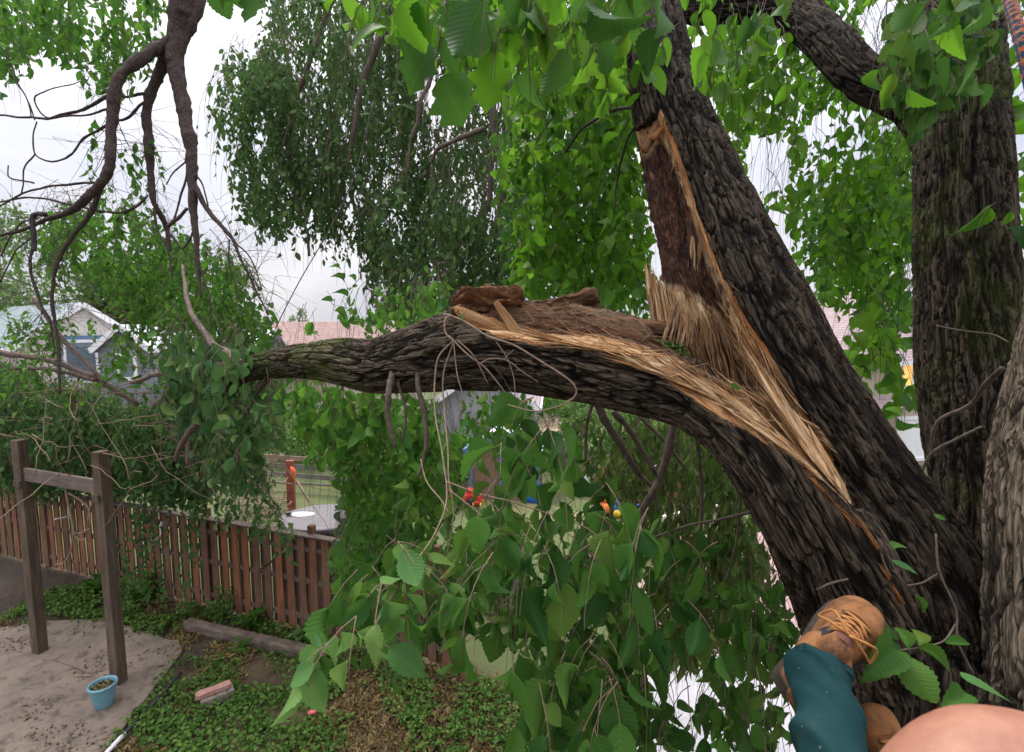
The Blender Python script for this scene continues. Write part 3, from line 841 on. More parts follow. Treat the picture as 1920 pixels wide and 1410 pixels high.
# --- the stem behind on the right, with its side limb
ST = thing('standing_tree', 'dark upright tree stem at the right with one side limb curving up to the left', 'tree', P(1825, 1300, 2.2))
STEM2 = [(1770, -800, 36, 4.2), (1784, -420, 44, 3.5), (1796, -120, 50, 2.9), (1802, 60, 60, 2.6), (1797, 180, 72, 2.45), (1799, 300, 73, 2.35), (1808, 500, 79, 2.25), (1822, 700, 84, 2.2), (1831, 830, 80, 2.15), (1838, 960, 74, 2.1), (1840, 1120, 90, 2.05), (1830, 1400, 120, 2.0)]
g2 = stem(STEM2, 260, 0.005, 0.010, 36, 0.08, 51, moss=[(0, 0.7), (.3, .8), (.7, .9), (1, 0.4)])
nf = grid_faces(g2['n'], g2['na'])
make_obj('trunk', g2['V'].reshape(-1, 3), nf, M['bark_far'], ST, True, g2['uv'].reshape(-1, 2), {'height': g2['h'].ravel(), 'moss': g2['moss'].ravel()})
SIDE = [(1790, 330, 42, 2.4), (1740, 220, 42, 2.5), (1690, 180, 38, 2.6), (1610, 140, 36, 2.75), (1545, 70, 36, 2.95), (1470, 25, 30, 3.2), (1370, 15, 26, 3.4), (1290, 20, 22, 3.6), (1200, -20, 18, 3.8)]
g3 = stem(SIDE, 130, 0.008, 0.009, 34, 0.08, 57, moss=[(0, 0.3), (1, 0.3)])
make_obj('side_limb', g3['V'].reshape(-1, 3), grid_faces(g3['n'], g3['na']), M['bark_far'], ST, True, g3['uv'].reshape(-1, 2), {'height': g3['h'].ravel(), 'moss': g3['moss'].ravel()})
UPR = [(1560, 100, 30, 2.9), (1520, 20, 26, 3.1), (1490, -80, 22, 3.4)]
g3 = stem(UPR, 100, 0.008, 0.009, 34, 0.08, 58, moss=[(0, 0.3), (1, 0.3)])
make_obj('side_limb', g3['V'].reshape(-1, 3), grid_faces(g3['n'], g3['na']), M['bark_far'], ST, True, g3['uv'].reshape(-1, 2), {'height': g3['h'].ravel(), 'moss': g3['moss'].ravel()})

# --- the pale stem close at the right edge
NT = thing('near_tree_stem', 'pale deeply furrowed tree stem close at the right edge of the photo', 'tree stem', P(1990, 1600, 1.25))
STEM3 = [(2376, -560, 112, 1.85), (2271, -200, 120, 1.65), (2196, 100, 120, 1.5), (2141, 350, 116, 1.45), (2078, 560, 112, 1.4), (2038, 720, 112, 1.36), (2006, 880, 112, 1.32), (1992, 1020, 108, 1.28), (1994, 1150, 112, 1.25), (2012, 1290, 128, 1.22), (2036, 1500, 170, 1.2), (2046, 1750, 200, 1.2)]
g4 = stem(STEM3, 300, 0.004, 0.012, 28, 0.09, 91, moss=[(0, 0.2), (1, 0.2)])
make_obj('trunk', g4['V'].reshape(-1, 3), grid_faces(g4['n'], g4['na']), M['bark_pale'], NT, True, g4['uv'].reshape(-1, 2), {'height': g4['h'].ravel(), 'moss': g4['moss'].ravel()})
# ------------------------------------------------------------------ the yard
def zat(X, Y, py):
    k = -(py - 705) / FPX
    return Y * (k * cP - sP) / (cP + k * sP) + H

FA, FB = G(-330, 960)[:2], G(860, 1256)[:2]
fd = FB - FA; FL = np.linalg.norm(fd); fd /= FL
fn = np.array((fd[1], -fd[0]))                                # towards the camera
def ground_mat():
    m, n, l, b = new_mat('yard_ground')
    co = coords(n)
    big = noise(n, l, 0.55, 5, 0.6, co)
    mid = noise(n, l, 5.0, 6, 0.65, co)
    fin = noise(n, l, 60.0, 4, 0.7, co)
    soil = ramp(n, [(0.3, (0.022, 0.015, 0.011)), (0.7, (0.07, 0.047, 0.032))]); l.new(fin.outputs['Fac'], soil.inputs['Fac'])
    dry = ramp(n, [(0.3, (0.13, 0.09, 0.04)), (0.7, (0.27, 0.19, 0.09))]); l.new(fin.outputs['Fac'], dry.inputs['Fac'])
    grs = ramp(n, [(0.3, (0.03, 0.06, 0.014)), (0.7, (0.085, 0.13, 0.03))]); l.new(fin.outputs['Fac'], grs.inputs['Fac'])
    sep = n.new('ShaderNodeSeparateXYZ'); l.new(co, sep.inputs[0])
    a = ramp(n, [(0.52, (0, 0, 0)), (0.66, (.8, .8, .8))]); l.new(mid.outputs['Fac'], a.inputs['Fac'])
    c = mix(n, l, a.outputs['Color'], soil.outputs['Color'], grs.outputs['Color'])
    d = ramp(n, [(0.45, (0, 0, 0)), (0.6, (1, 1, 1))]); l.new(big.outputs['Fac'], d.inputs['Fac'])
    c = mix(n, l, mathn(n, l, 'MULTIPLY', d.outputs['Color'], 0.6), c, dry.outputs['Color'])
    far = n.new('ShaderNodeMapRange'); dp = n.new('ShaderNodeVectorMath'); dp.operation = 'DOT_PRODUCT'; l.new(co, dp.inputs[0]); dp.inputs[1].default_value = (float(-fn[0]), float(-fn[1]), 0)
    l.new(dp.outputs['Value'], far.inputs['Value'])
    f0 = float(-(fn @ FA)); far.inputs['From Min'].default_value = f0 + .0; far.inputs['From Max'].default_value = f0 + .3
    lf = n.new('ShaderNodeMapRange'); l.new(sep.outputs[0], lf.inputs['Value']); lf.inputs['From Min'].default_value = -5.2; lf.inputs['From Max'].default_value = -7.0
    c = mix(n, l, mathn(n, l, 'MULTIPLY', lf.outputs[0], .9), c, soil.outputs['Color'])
    lawn = mix(n, l, big.outputs['Fac'], (0.05, 0.095, 0.022), (0.13, 0.13, 0.05))
    c = mix(n, l, far.outputs[0], c, lawn)
    l.new(c, b.inputs['Base Color'])
    b.inputs['Roughness'].default_value = 0.95
    bump(n, l, b, fin.outputs['Fac'], 0.8, 0.03)
    return m
M['ground'] = ground_mat()
xs = np.concatenate([[-400, -120, -40], np.linspace(-16, 14, 190), [40, 120, 400]])
ys = np.concatenate([[-60, -10], np.linspace(1.5, 14, 110), [20, 40, 90, 200, 600]])
gx, gy = np.meshgrid(xs, ys, indexing='ij')
gz = 0.05 * fbm(np.stack([gx * 1.2, gy * 1.2, 0 * gx], -1), 3, 5) * ((np.abs(gx) < 14) & (gy < 13) & (gy > 1.5)) - 0.02
nx, ny = gx.shape
I, J = np.meshgrid(np.arange(nx - 1), np.arange(ny - 1), indexing='ij')
GF = np.stack([I * ny + J, (I + 1) * ny + J, (I + 1) * ny + J + 1, I * ny + J + 1], -1).reshape(-1, 4)
tag(make_obj('ground', np.stack([gx, gy, gz], -1), GF, M['ground'], None, True), kind='structure')

def slab_mat(name, a, b_, stain):
    m, n, l, b = new_mat(name)
    co = coords(n)
    t1 = noise(n, l, 1.6, 6, 0.65, co); t2 = noise(n, l, 25, 5, 0.7, co); t3 = noise(n, l, 6, 5, 0.7, co, None, 0.6)
    r = ramp(n, [(0.3, b_), (0.65, a)]); l.new(t1.outputs['Fac'], r.inputs['Fac'])
    s = ramp(n, [(0.5, (0, 0, 0)), (0.66, (1, 1, 1))]); l.new(t3.outputs['Fac'], s.inputs['Fac'])
    c = mix(n, l, mathn(n, l, 'MULTIPLY', s.outputs['Color'], 0.75), r.outputs['Color'], stain)
    c = mix(n, l, 0.35, c, t2.outputs['Fac'], 'OVERLAY')
    l.new(c, b.inputs['Base Color']); b.inputs['Roughness'].default_value = 0.92
    bump(n, l, b, t2.outputs['Fac'], 0.5, 0.01)
    return m
M['patio'] = slab_mat('patio_concrete', (0.20, 0.155, 0.12), (0.125, 0.096, 0.075), (0.045, 0.032, 0.025))
M['pale_slab'] = slab_mat('pale_concrete', (0.42, 0.41, 0.43), (0.33, 0.32, 0.33), (0.45, 0.42, 0.40))
M['brick_slab'] = slab_mat('pink_paving', (0.36, 0.24, 0.23), (0.26, 0.17, 0.16), (0.12, 0.085, 0.08))
def flat_slab(name, px, z0, z1, mat):
    pts = [tuple(G(x, y)[:2]) for x, y in px]
    mb = MB(); mb.prism(pts, z0, z1)
    return tag(mb.build(name, mat, None, False, 0.015), kind='structure')
PATIO = [(-500, 1215), (-200, 1195), (0, 1181), (90, 1168), (200, 1163), (335, 1209), (345, 1217), (340, 1228), (268, 1322), (203, 1408), (100, 1545), (-60, 1800), (-1200, 1800)]
flat_slab('patio', PATIO, -0.1, 0.045, M['patio'])
flat_slab('driveway', [(1100, 1340), (1220, 1250), (1460, 1210), (1900, 1190), (2300, 1500), (1700, 2200), (1050, 2200)], -0.1, 0.04, M['pale_slab'])
flat_slab('paving', [(1180, 1120), (1260, 1010), (1480, 985), (1800, 1000), (1800, 1180), (1460, 1205), (1215, 1240)], -0.1, 0.03, M['brick_slab'])
flat_slab('driveway_far', [(1000, 812), (1010, 786), (1062, 784), (1090, 806)], -0.1, 0.03, simple_mat('sandy_ground', (0.5, 0.38, 0.27), (0.4, 0.3, 0.2), 1.5))
flat_slab('path', [(650, 930), (690, 912), (860, 905), (1100, 965), (1060, 985), (850, 945)], -0.1, 0.02, simple_mat('dry_lawn', (0.24, 0.20, 0.09), (0.12, 0.16, 0.05), 3))

def wood_mat(name, a, b_, stretch=(28, 28, 2.2), dark=(0.03, 0.022, 0.018), rnd=0.6):
    m, n, l, b = new_mat(name)
    co = coords(n)
    of = n.new('ShaderNodeVectorMath'); of.operation = 'ADD'
    cx = n.new('ShaderNodeCombineXYZ')
    r7 = mathn(n, l, 'MULTIPLY', attr(n, 'rnd'), 37.0)
    for k in range(3): l.new(r7, cx.inputs[k])
    l.new(co, of.inputs[0]); l.new(cx.outputs[0], of.inputs[1])
    t = noise(n, l, 1.0, 6, 0.7, of.outputs[0], stretch, 0.3)
    t2 = noise(n, l, 3.0, 4, 0.6, of.outputs[0], (1, 1, 0.5))
    r = ramp(n, [(0.25, dark), (0.45, b_), (0.7, a)])
    l.new(mathn(n, l, 'ADD', mathn(n, l, 'MULTIPLY', t.outputs['Fac'], 0.6), mathn(n, l, 'MULTIPLY', t2.outputs['Fac'], 0.4)), r.inputs['Fac'])
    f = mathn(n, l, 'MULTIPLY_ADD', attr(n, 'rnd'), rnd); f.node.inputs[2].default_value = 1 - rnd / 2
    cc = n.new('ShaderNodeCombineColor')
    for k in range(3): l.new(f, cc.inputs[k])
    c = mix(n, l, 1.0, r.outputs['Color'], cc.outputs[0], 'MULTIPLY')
    # some boards keep the red stain, some have gone grey
    sat = ramp(n, [(0.0, (0.85, 0.95, 1.0)), (0.6, (1, 1, 1)), (1.0, (1.25, 0.92, 0.75))]); l.new(attr(n, 'rnd'), sat.inputs['Fac'])
    c = mix(n, l, 1.0, c, sat.outputs['Color'], 'MULTIPLY')
    l.new(c, b.inputs['Base Color']); b.inputs['Roughness'].default_value = 0.88
    b.inputs['Specular IOR Level'].default_value = 0.2
    bump(n, l, b, t.outputs['Fac'], 0.6, 0.008)
    return m
M['fence'] = wood_mat('fence_boards', (0.235, 0.125, 0.076), (0.12, 0.065, 0.043), rnd=.7)
M['fence_grey'] = wood_mat('fence_rails', (0.19, 0.15, 0.125), (0.11, 0.082, 0.066), (4, 4, 26), rnd=0.3)
M['post_wood'] = wood_mat('post_wood', (0.20, 0.148, 0.105), (0.09, 0.063, 0.045), (30, 30, 2), rnd=0.3)
M['grey_wood'] = wood_mat('grey_wood', (0.27, 0.24, 0.21), (0.16, 0.14, 0.125), (20, 20, 3), rnd=0.4)

# --- board fence
FA, FB = G(-330, 960)[:2], G(860, 1256)[:2]
fd = FB - FA; FL = np.linalg.norm(fd); fd /= FL
fn = np.array((fd[1], -fd[0]))                                # towards the camera
FH = 1.66
WF = thing('wood_fence', 'reddish brown board fence with a flat cap rail across the back of the yard', 'fence', (*((FA + FB) / 2), 0))
frz = math.atan2(fd[1], fd[0])
rr = random.Random(4)
bd, rl_, ps, cp = MB(), MB(), MB(), MB()
k = 0; t = 0.0
while t < FL:
    w = rr.uniform(0.128, 0.142)
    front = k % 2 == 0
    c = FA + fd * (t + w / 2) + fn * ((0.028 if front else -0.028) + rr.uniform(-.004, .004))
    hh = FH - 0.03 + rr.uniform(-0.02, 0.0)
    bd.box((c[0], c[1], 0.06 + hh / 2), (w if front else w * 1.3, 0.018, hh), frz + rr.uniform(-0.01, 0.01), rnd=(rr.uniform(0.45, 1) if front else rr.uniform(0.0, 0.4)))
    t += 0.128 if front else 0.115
    k += 1
for z in (0.28, 0.92, 1.48):
    c = (FA + FB) / 2
    rl_.box((c[0], c[1], z), (FL, 0.036, 0.085), frz)
c = (FA + FB) / 2
cp.box((c[0], c[1], FH + 0.055), (FL, 0.14, 0.032), frz)
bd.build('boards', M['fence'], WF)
rl_.build('rails', M['fence_grey'], WF)
cp.build('cap_rail', M['fence_grey'], WF, bevel=0.004)
for tt in np.arange(0.2, FL, 2.36):
    c = FA + fd * tt - fn * 0.09
    pm = MB(); pm.box((c[0], c[1], 0.93), (0.1, 0.1, 1.86), frz, rnd=0.4)
    pm.build('fence_post', M['fence'], WF, bevel=0.006)
pc = FA + fd * (FL - 1.22) + fn * 0.0
pm = MB(); pm.box((pc[0], pc[1] , 0.95), (0.15, 0.19, 1.95), frz, rnd=0.5); pm.build('fence_post', M['post_wood'], WF, bevel=0.008)

# --- timber post frame on the patio
B1, B2 = G(224, 1284)[:2], G(76, 1226)[:2]
PF = thing('post_frame', 'weathered frame of two square timber posts joined by a cross beam on the patio', 'post frame', (*((B1 + B2) / 2), 0.045))
pd = (B2 - B1) / np.linalg.norm(B2 - B1)
prz = math.atan2(pd[1], pd[0])
for (b0, py) in ((B1, 846), (B2, 824)):
    zt = zat(b0[0], b0[1], py)
    pm = MB(); pm.box((b0[0], b0[1], 0.045 + (zt - .045) / 2), (0.15, 0.15, zt - 0.045), prz + 0.12, rnd=.45)
    pm.build('post', M['post_wood'], PF, bevel=0.01)
mb = MB()
za, zb = zat(*B1, 914), zat(*B2, 888)
e1, e2 = np.array((*B1, za)), np.array((*B2, zb))
off = np.array((-pd[1], pd[0], 0)) * 0.0
mb.beam(e1 + np.array((*pd, 0)) * 0.075, e2 - np.array((*pd, 0)) * 0.075, 0.05, 0.2, rnd=0.5)
mb.build('cross_beam', wood_mat('beam_wood', (0.24, 0.19, 0.165), (0.14, 0.105, 0.09), (3, 3, 30), rnd=0.2), PF, bevel=0.006)
for b0, s in ((B1, 1), (B2, -1)):                               # notched brackets below the beam
    mb = MB(); z = (za if s > 0 else zb)
    mb.box((b0[0] + s * pd[0] * 0.02 + fn[0] * .09, b0[1] + s * pd[1] * 0.02 + fn[1] * .09, z - 0.13), (0.14, 0.035, 0.10), prz, rnd=0.2)
    mb.build('bracket', M['post_wood'], PF, bevel=0.004)

# --- plant hooks on the fence
M['white_metal'] = simple_mat('white_metal', (0.7, 0.68, 0.72), (0.6, 0.58, 0.6), 20, 0.4)
M['black_plastic'] = simple_mat('black_plastic', (0.02, 0.02, 0.022), (0.035, 0.035, 0.035), 20, 0.5)
def on_fence(px, py, off=0.06):
    o, dv = CAM, P(px, py, 1.0) - CAM
    nrm = np.array((*fn, 0)); q = np.array((*(FA + fn * off), 0))
    t = ((q - o) @ nrm) / (dv @ nrm)
    return o + dv * t
def hook(a, b, c, label, mat):
    p = [on_fence(*a), on_fence(*a) + np.array((0, 0, -.02)), on_fence(*b, 0.10), on_fence(*c, 0.34)]
    mb = MB(); mb.tube(spline(np.array(p), 14), 0.014, 8)
    mb.box(p[0] - np.array((*fn, 0)) * .02, (0.04, 0.012, 0.1), frz)
    o = mb.build('plant_hook', mat, None, True)
    tag(o, label, 'hook', 'bent plant hooks on the fence')
hook((301, 984), (300, 1006), (281, 1017), 'white bent metal hook on the fence right of the post frame', M['white_metal'])
hook((131, 948), (131, 966), (102, 974), 'white bent hook seen between the two timber posts', M['white_metal'])
hook((513, 1043), (508, 1054), (490, 1066), 'black bent hook with pale tip on the fence below the round cover', M['black_plastic'])

# --- pot with soil
c = G(196, 1322, 0.045); c[2] = 0.045
FP = thing('flower_pot', 'glazed teal blue flower pot filled with soil and dead leaves by the timber post', 'flower pot', c)
glz = simple_mat('teal_glaze', (0.10, 0.25, 0.33), (0.17, 0.34, 0.40), 14, 0.28, 0.1, spec=0.6)
prof = [(0.0, 0.0), (0.098, 0.0), (0.105, 0.012), (0.125, 0.12), (0.15, 0.24), (0.162, 0.29), (0.168, 0.30), (0.165, 0.318), (0.150, 0.32), (0.145, 0.30), (0.13, 0.22)]
MB().lathe(c, prof, 40).build('pot', glz, FP, True)
MB().lathe(c, [(0.0, 0.262), (0.06, 0.268), (0.12, 0.255), (0.142, 0.25)], 30).build('soil', simple_mat('soil', (0.09, 0.08, 0.03), (0.03, 0.024, 0.016), 40, 0.95, 0.8, 0.02), FP, True)
rs = np.random.RandomState(3)
a = rs.uniform(0, 6.28, 60); r0 = np.sqrt(rs.uniform(0, 1, 60)) * 0.13
leaves_mesh('leaf_litter', 'small', c + np.stack([r0 * np.cos(a), r0 * np.sin(a), np.full(60, 0.275)], -1), rs.normal(0, 1, (60, 3)) * (1, 1, .3), rs.normal(0, .4, (60, 3)) + (0, 0, 1), rs.uniform(.03, .06, 60), rs.uniform(.02, .03, 60), simple_mat('leaf_litter', (0.2, 0.17, 0.05), (0.1, 0.07, 0.03), 20), FP, rs)

# --- drain pipe lying along the patio edge
p = [G(338, 1262, 0.06), G(300, 1306, 0.06), G(262, 1347, 0.06), G(233, 1376, 0.06), G(196, 1416, 0.06)]
DP = thing('drain_pipe', 'thin black drain pipe with a white end lying along the patio edge', 'pipe', p[2])
MB().tube(spline(np.array(p[:4]), 16), 0.026, 10).build('pipe', M['black_plastic'], DP, True)
MB().tube(spline(np.array([p[3], p[4], p[4] + (p[4] - p[3])]), 8), 0.029, 10).build('pipe_end', M['white_metal'], DP, True)

# --- block with brick, cap, landscape timber
c = G(402, 1318, 0)
mb = MB(); ax = G(378, 1312) - G(430, 1292); arz = math.atan2(ax[1], ax[0])
mb.box((c[0] + .03, c[1] + .02, 0.07), (0.40, 0.19, 0.16), arz)
tag(mb.build('concrete_block', simple_mat('block_concrete', (0.28, 0.23, 0.2), (0.18, 0.14, 0.12), 14, 0.95, 0.5), None, False, 0.012), 'grey concrete block in the weeds under a pink brick', 'block')
bm_ = MB()
pts_ = np.array([(x, y) for x, y in [(-.21, -.05), (-.19, -.065), (.0, -.055), (.17, -.07), (.21, -.04), (.22, .03), (.17, .055), (.0, .05), (-.17, .06), (-.215, .03)]])
ca, sa = math.cos(arz), math.sin(arz)
bm_.prism([(c[0] + x * ca - y * sa, c[1] + x * sa + y * ca) for x, y in pts_], 0.152, 0.225)
tag(bm_.build('brick', simple_mat('pink_brick', (0.42, 0.24, 0.20), (0.3, 0.15, 0.12), 16, 0.9, 0.5), None, False, 0.016), 'pinkish brick lying on top of the concrete block', 'brick')
c = G(585, 1340, 0.02)
mb = MB(); mb.tube(np.array([c + (-.05, 0, .025), c + (0.0, 0.0, .03), c + (.055, .01, .03)]), [.026, .03, .024], 10)
tag(mb.build('bottle_cap', simple_mat('pink_plastic', (0.75, 0.16, 0.16), (0.65, 0.12, 0.13), 10, 0.5), None, True), 'small bright pink plastic bit lying on the dry grass', 'litter')
a, b = G(352, 1172, 0.08), G(610, 1232, 0.08)
LT = thing('landscape_timber', 'rotting grey landscape timber lying in front of the fence', 'timber', (a + b) / 2)
mb = MB()
n_ = 40
for i in range(1):
    c_ = np.linspace(0, 1, n_)[:, None] * (b - a) + a
    T, X, Y = frames(c_)
    th = np.arange(20) * 2 * math.pi / 20
    sq = 1 / np.maximum(np.abs(np.cos(th)), np.abs(np.sin(th)))
    p_ = c_[:, None] + X[:, None] * (np.cos(th) * np.minimum(sq, 1.25) * 0.10)[None, :, None] + Y[:, None] * (np.sin(th) * np.minimum(sq, 1.25) * 0.085)[None, :, None]
    p_ = p_ + 0.014 * np.stack([fbm(p_ * 18, 3, 3), fbm(p_ * 18, 3, 4), fbm(p_ * 18, 3, 5)], -1)
    mb.add(p_, [tuple(f) for f in grid_faces(n_, 20)] + [tuple(range(20))[::-1], tuple(range((n_ - 1) * 20, n_ * 20))])
mb.build('timber', wood_mat('rotten_timber', (0.25, 0.205, 0.175), (0.10, 0.075, 0.06), (5, 5, 30), rnd=0.1), LT, True)

# --- round cover behind the fence
zc = 1.32
def at_z(px, py, z): return G(px, py, z)
cc = at_z(598, 968, zc)
HT = thing('hot_tub', 'round tub with flat dark grey cover and pale puddle behind the board fence', 'tub', (cc[0], cc[1], 0))
rx = (at_z(655, 968, zc) - at_z(520, 968, zc))[0] / 2 + 0.15
def ell(cx, cy, z, a, b, prof, n=56):
    V, F = [], []
    for f, dz in prof:
        for k in range(n):
            t = 2 * math.pi * k / n
            V.append((cx + a * f * math.cos(t), cy + b * f * math.sin(t), z + dz))
    for i in range(len(prof) - 1):
        F += [(i * n + k, i * n + (k + 1) % n, (i + 1) * n + (k + 1) % n, (i + 1) * n + k) for k in range(n)]
    return np.array(V), F
mb = MB(); mb.add(*ell(cc[0] + .1, cc[1], zc, rx, rx * .82, [(0.97, -0.10), (1.0, -0.09), (1.0, -0.02), (0.985, 0.0), (0.9, 0.012), (0.4, 0.02), (0.0, 0.02)]))
mb.build('cover', simple_mat('grey_cover', (0.15, 0.135, 0.145), (0.11, 0.10, 0.108), 5, 0.55), HT, True)
mb = MB(); mb.add(*ell(cc[0] + .1, cc[1], zc, rx * .985, rx * .8, [(1.0, -1.3), (1.0, -0.13), (0.97, -0.105)]))
mb.build('tub_wall', M['black_plastic'], HT, True)
q = at_z(566, 963, zc + .03)
mb = MB(); mb.add(*ell(q[0], q[1], zc + .024, .26, .13, [(1.0, 0), (.96, .004), (0, .004)], 30))
pw = simple_mat('puddle', (0.62, 0.64, 0.70), (0.72, 0.74, 0.80), 6, 0.08); mb.build('puddle', pw, HT, True)  # sky reflection painted in as the water's pale base colour
mb = MB(); q2 = at_z(541, 965, zc + .03); mb.box(q2 + (0, 0, .03), (0.10, 0.09, .06)); mb.build('latch', M['black_plastic'], HT, False, 0.012)

# --- rail fence, post with orange tape, brush pile
RF = thing('rail_fence', 'grey open rail fence of thin boards behind the round cover', 'fence', P(600, 930, 15.8) * (1, 1, 0))
for ya, yb in ((854, 874), (870, 886), (886, 906), (902, 918)):
    a, b = P(470, ya, 16.4), P(760, yb, 15.2)
    mb = MB(); mb.beam(a, b, 0.03, 0.15 if ya != 902 else 0.06, rnd=rr.random()); mb.build('rail', M['grey_wood'], RF, bevel=0.003)
for px, d in ((480, 16.4), (665, 15.6), (752, 15.2)):
    c = P(px, 880, d); mb = MB(); mb.box((c[0], c[1] + .06, .62), (0.10, 0.06, 1.24), 0, rnd=.4); mb.build('fence_post', M['grey_wood'], RF)
c = P(545, 905, 14.0)
TP = thing('marker_post', 'rusty red post with a bright orange ribbon tied near its top', 'post', (c[0], c[1], 0))
zt = P(545, 862, 14.0)[2]
MB().box((c[0], c[1], zt / 2), (0.20, 0.12, zt)).build('post', simple_mat('rust_red', (0.30, 0.085, 0.05), (0.19, 0.055, 0.035), 9, 0.8), TP, False, 0.008)
mb = MB(); z1 = P(0, 874, 14.0)[2]
for k in range(3): mb.tube(np.array([(c[0] + .05, c[1] - .05, z1 + .02), (c[0] + .08 + .03 * k, c[1] - .06, z1 - .12), (c[0] + .07 + .02 * k, c[1] - .08, z1 - .28 - .06 * k)]), [.04, .05, .02], 5)
mb.build('ribbon', simple_mat('orange_ribbon', (0.85, 0.16, 0.05), (0.8, 0.12, 0.05), 10, 0.5), TP, True)
a, b = P(556, 900, 13.7), P(590, 958, 13.3)
tag(MB().beam(a, b + (b - a) * .6, .05, .05).build('prop_pole', M['grey_wood'], None, False, .004), 'thin grey pole leaning beside the rusty post', 'pole')
BP = thing('brush_pile', 'heap of cut bare branches piled up behind the board fence', 'brush pile', P(500, 950, 13.5) * (1, 1, 0))
mb = MB(); rs = np.random.RandomState(8)
for k in range(230):
    c = P(rs.uniform(420, 545), 940, rs.uniform(12.6, 15.0)); c[2] = abs(rs.normal(0, .45)) + .04
    d = rs.normal(0, 1, 3) * (1, .6, .3); d /= np.linalg.norm(d); L = rs.uniform(.25, .8)
    mb.tube(np.array([c - d * L / 2, c + rs.normal(0, .03, 3), c + d * L / 2]), [.014 * rs.uniform(.4, 1), .01, .004], 5)
mb.build('branches', M['twig_pale'], BP, True)
# --- climbing rope and the taut line
rope_m, n, l, b = new_mat('rope_weave')
uvn = coords(n, 'UV')
ck = n.new('ShaderNodeTexChecker'); ck.inputs['Scale'].default_value = 1.0
mp2 = n.new('ShaderNodeMapping'); mp2.inputs['Scale'].default_value = (4, 60, 1); mp2.inputs['Rotation'].default_value = (0, 0, 0.0)
sk = n.new('ShaderNodeSeparateXYZ'); l.new(uvn, sk.inputs[0])
cb = n.new('ShaderNodeCombineXYZ'); l.new(mathn(n, l, 'ADD', mathn(n, l, 'MULTIPLY', sk.outputs[0], 2.0), mathn(n, l, 'MULTIPLY', sk.outputs[1], 46.0)), cb.inputs[0])
l.new(mathn(n, l, 'SUBTRACT', mathn(n, l, 'MULTIPLY', sk.outputs[1], 46.0), mathn(n, l, 'MULTIPLY', sk.outputs[0], 2.0)), cb.inputs[1])
l.new(cb.outputs[0], ck.inputs['Vector'])
nz = noise(n, l, 9, 2, 0.5, cb.outputs[0], (0.35, 0.35, 1))
rc = ramp(n, [(0.0, (0.02, 0.07, 0.12)), (0.47, (0.85, 0.16, 0.02)), (0.56, (0.04, 0.16, 0.2)), (0.63, (0.75, 0.5, 0.1))], 'CONSTANT'); l.new(nz.outputs['Fac'], rc.inputs['Fac'])
ck.inputs['Color2'].default_value = (0.02, 0.06, 0.10, 1); l.new(rc.outputs['Color'], ck.inputs['Color1'])
l.new(ck.outputs['Color'], b.inputs['Base Color']); b.inputs['Roughness'].default_value = .8
pts = spline(np.array([P(1800, -420, .95), P(1845, -200, .87), P(1878, -60, .82), P(1893, 0, .8), P(1904, 40, .79), P(1922, 110, .78), P(1950, 240, .78)]), 50)
V, F = tube(pts, 0.0085, 16, False)
uu = np.tile(np.arange(16) / 16., 50); vv = np.repeat(np.linspace(0, .62, 50), 16)
tag(make_obj('climbing_rope', V, F, rope_m, None, True, np.stack([uu, vv], -1)), 'orange and dark blue braided climbing rope in the top right corner', 'rope')
p = spline(np.array([P(700, 190, 4.4), P(665, 330, 4.3), P(618, 430, 4.2), P(560, 530, 4.15), P(508, 632, 4.1)]), 40)
tag(MB().tube(p, .0045, 6).build('taut_line', simple_mat('dark_line', (.07, .04, .05), (.05, .03, .04)), None, True), 'thin dark line stretched slanting down across the open sky', 'line')
# ------------------------------------------------------------------ houses and things beyond the fence
def shingle(name, a, b_):
    m, n, l, b = new_mat(name)
    co = coords(n)
    br = n.new('ShaderNodeTexBrick'); br.inputs['Scale'].default_value = 1.0
    br.inputs['Brick Width'].default_value = 0.32; br.inputs['Row Height'].default_value = 0.15; br.inputs['Mortar Size'].default_value = 0.012
    br.inputs['Color1'].default_value = (*a, 1); br.inputs['Color2'].default_value = (*b_, 1); br.inputs['Mortar'].default_value = (*[v * .55 for v in b_], 1)
    sp = n.new('ShaderNodeSeparateXYZ'); l.new(co, sp.inputs[0]); cb = n.new('ShaderNodeCombineXYZ')
    l.new(mathn(n, l, 'ADD', sp.outputs[0], sp.outputs[1]), cb.inputs[0]); l.new(mathn(n, l, 'MULTIPLY', sp.outputs[2], 1.6), cb.inputs[1])
    l.new(cb.outputs[0], br.inputs['Vector'])
    t = noise(n, l, 4, 5, .6, co)
    l.new(mix(n, l, .35, br.outputs['Color'], t.outputs['Fac'], 'OVERLAY'), b.inputs['Base Color'])
    b.inputs['Roughness'].default_value = .9
    return m
def siding(name, a, rowh=0.14):
    m, n, l, b = new_mat(name)
    co = coords(n); sp = n.new('ShaderNodeSeparateXYZ'); l.new(co, sp.inputs[0])
    fr = mathn(n, l, 'FRACT', mathn(n, l, 'MULTIPLY', sp.outputs[2], 1 / rowh))
    t = noise(n, l, 3, 5, .6, co)
    r = ramp(n, [(.3, tuple(v * .86 for v in a)), (.7, a)]); l.new(t.outputs['Fac'], r.inputs['Fac'])
    l.new(r.outputs['Color'], b.inputs['Base Color']); b.inputs['Roughness'].default_value = .75
    bump(n, l, b, fr, .7, .03)
    return m
M['trim_white'] = simple_mat('white_trim', (.78, .77, .80), (.7, .69, .72), 5, .6)
M['trim_blue'] = simple_mat('blue_trim', (.10, .20, .33), (.08, .16, .28), 6, .6)
gm, n, l, b = new_mat('window_glass'); b.inputs['Base Color'].default_value = (.13, .17, .2, 1); b.inputs['Roughness'].default_value = .06; M['glass'] = gm

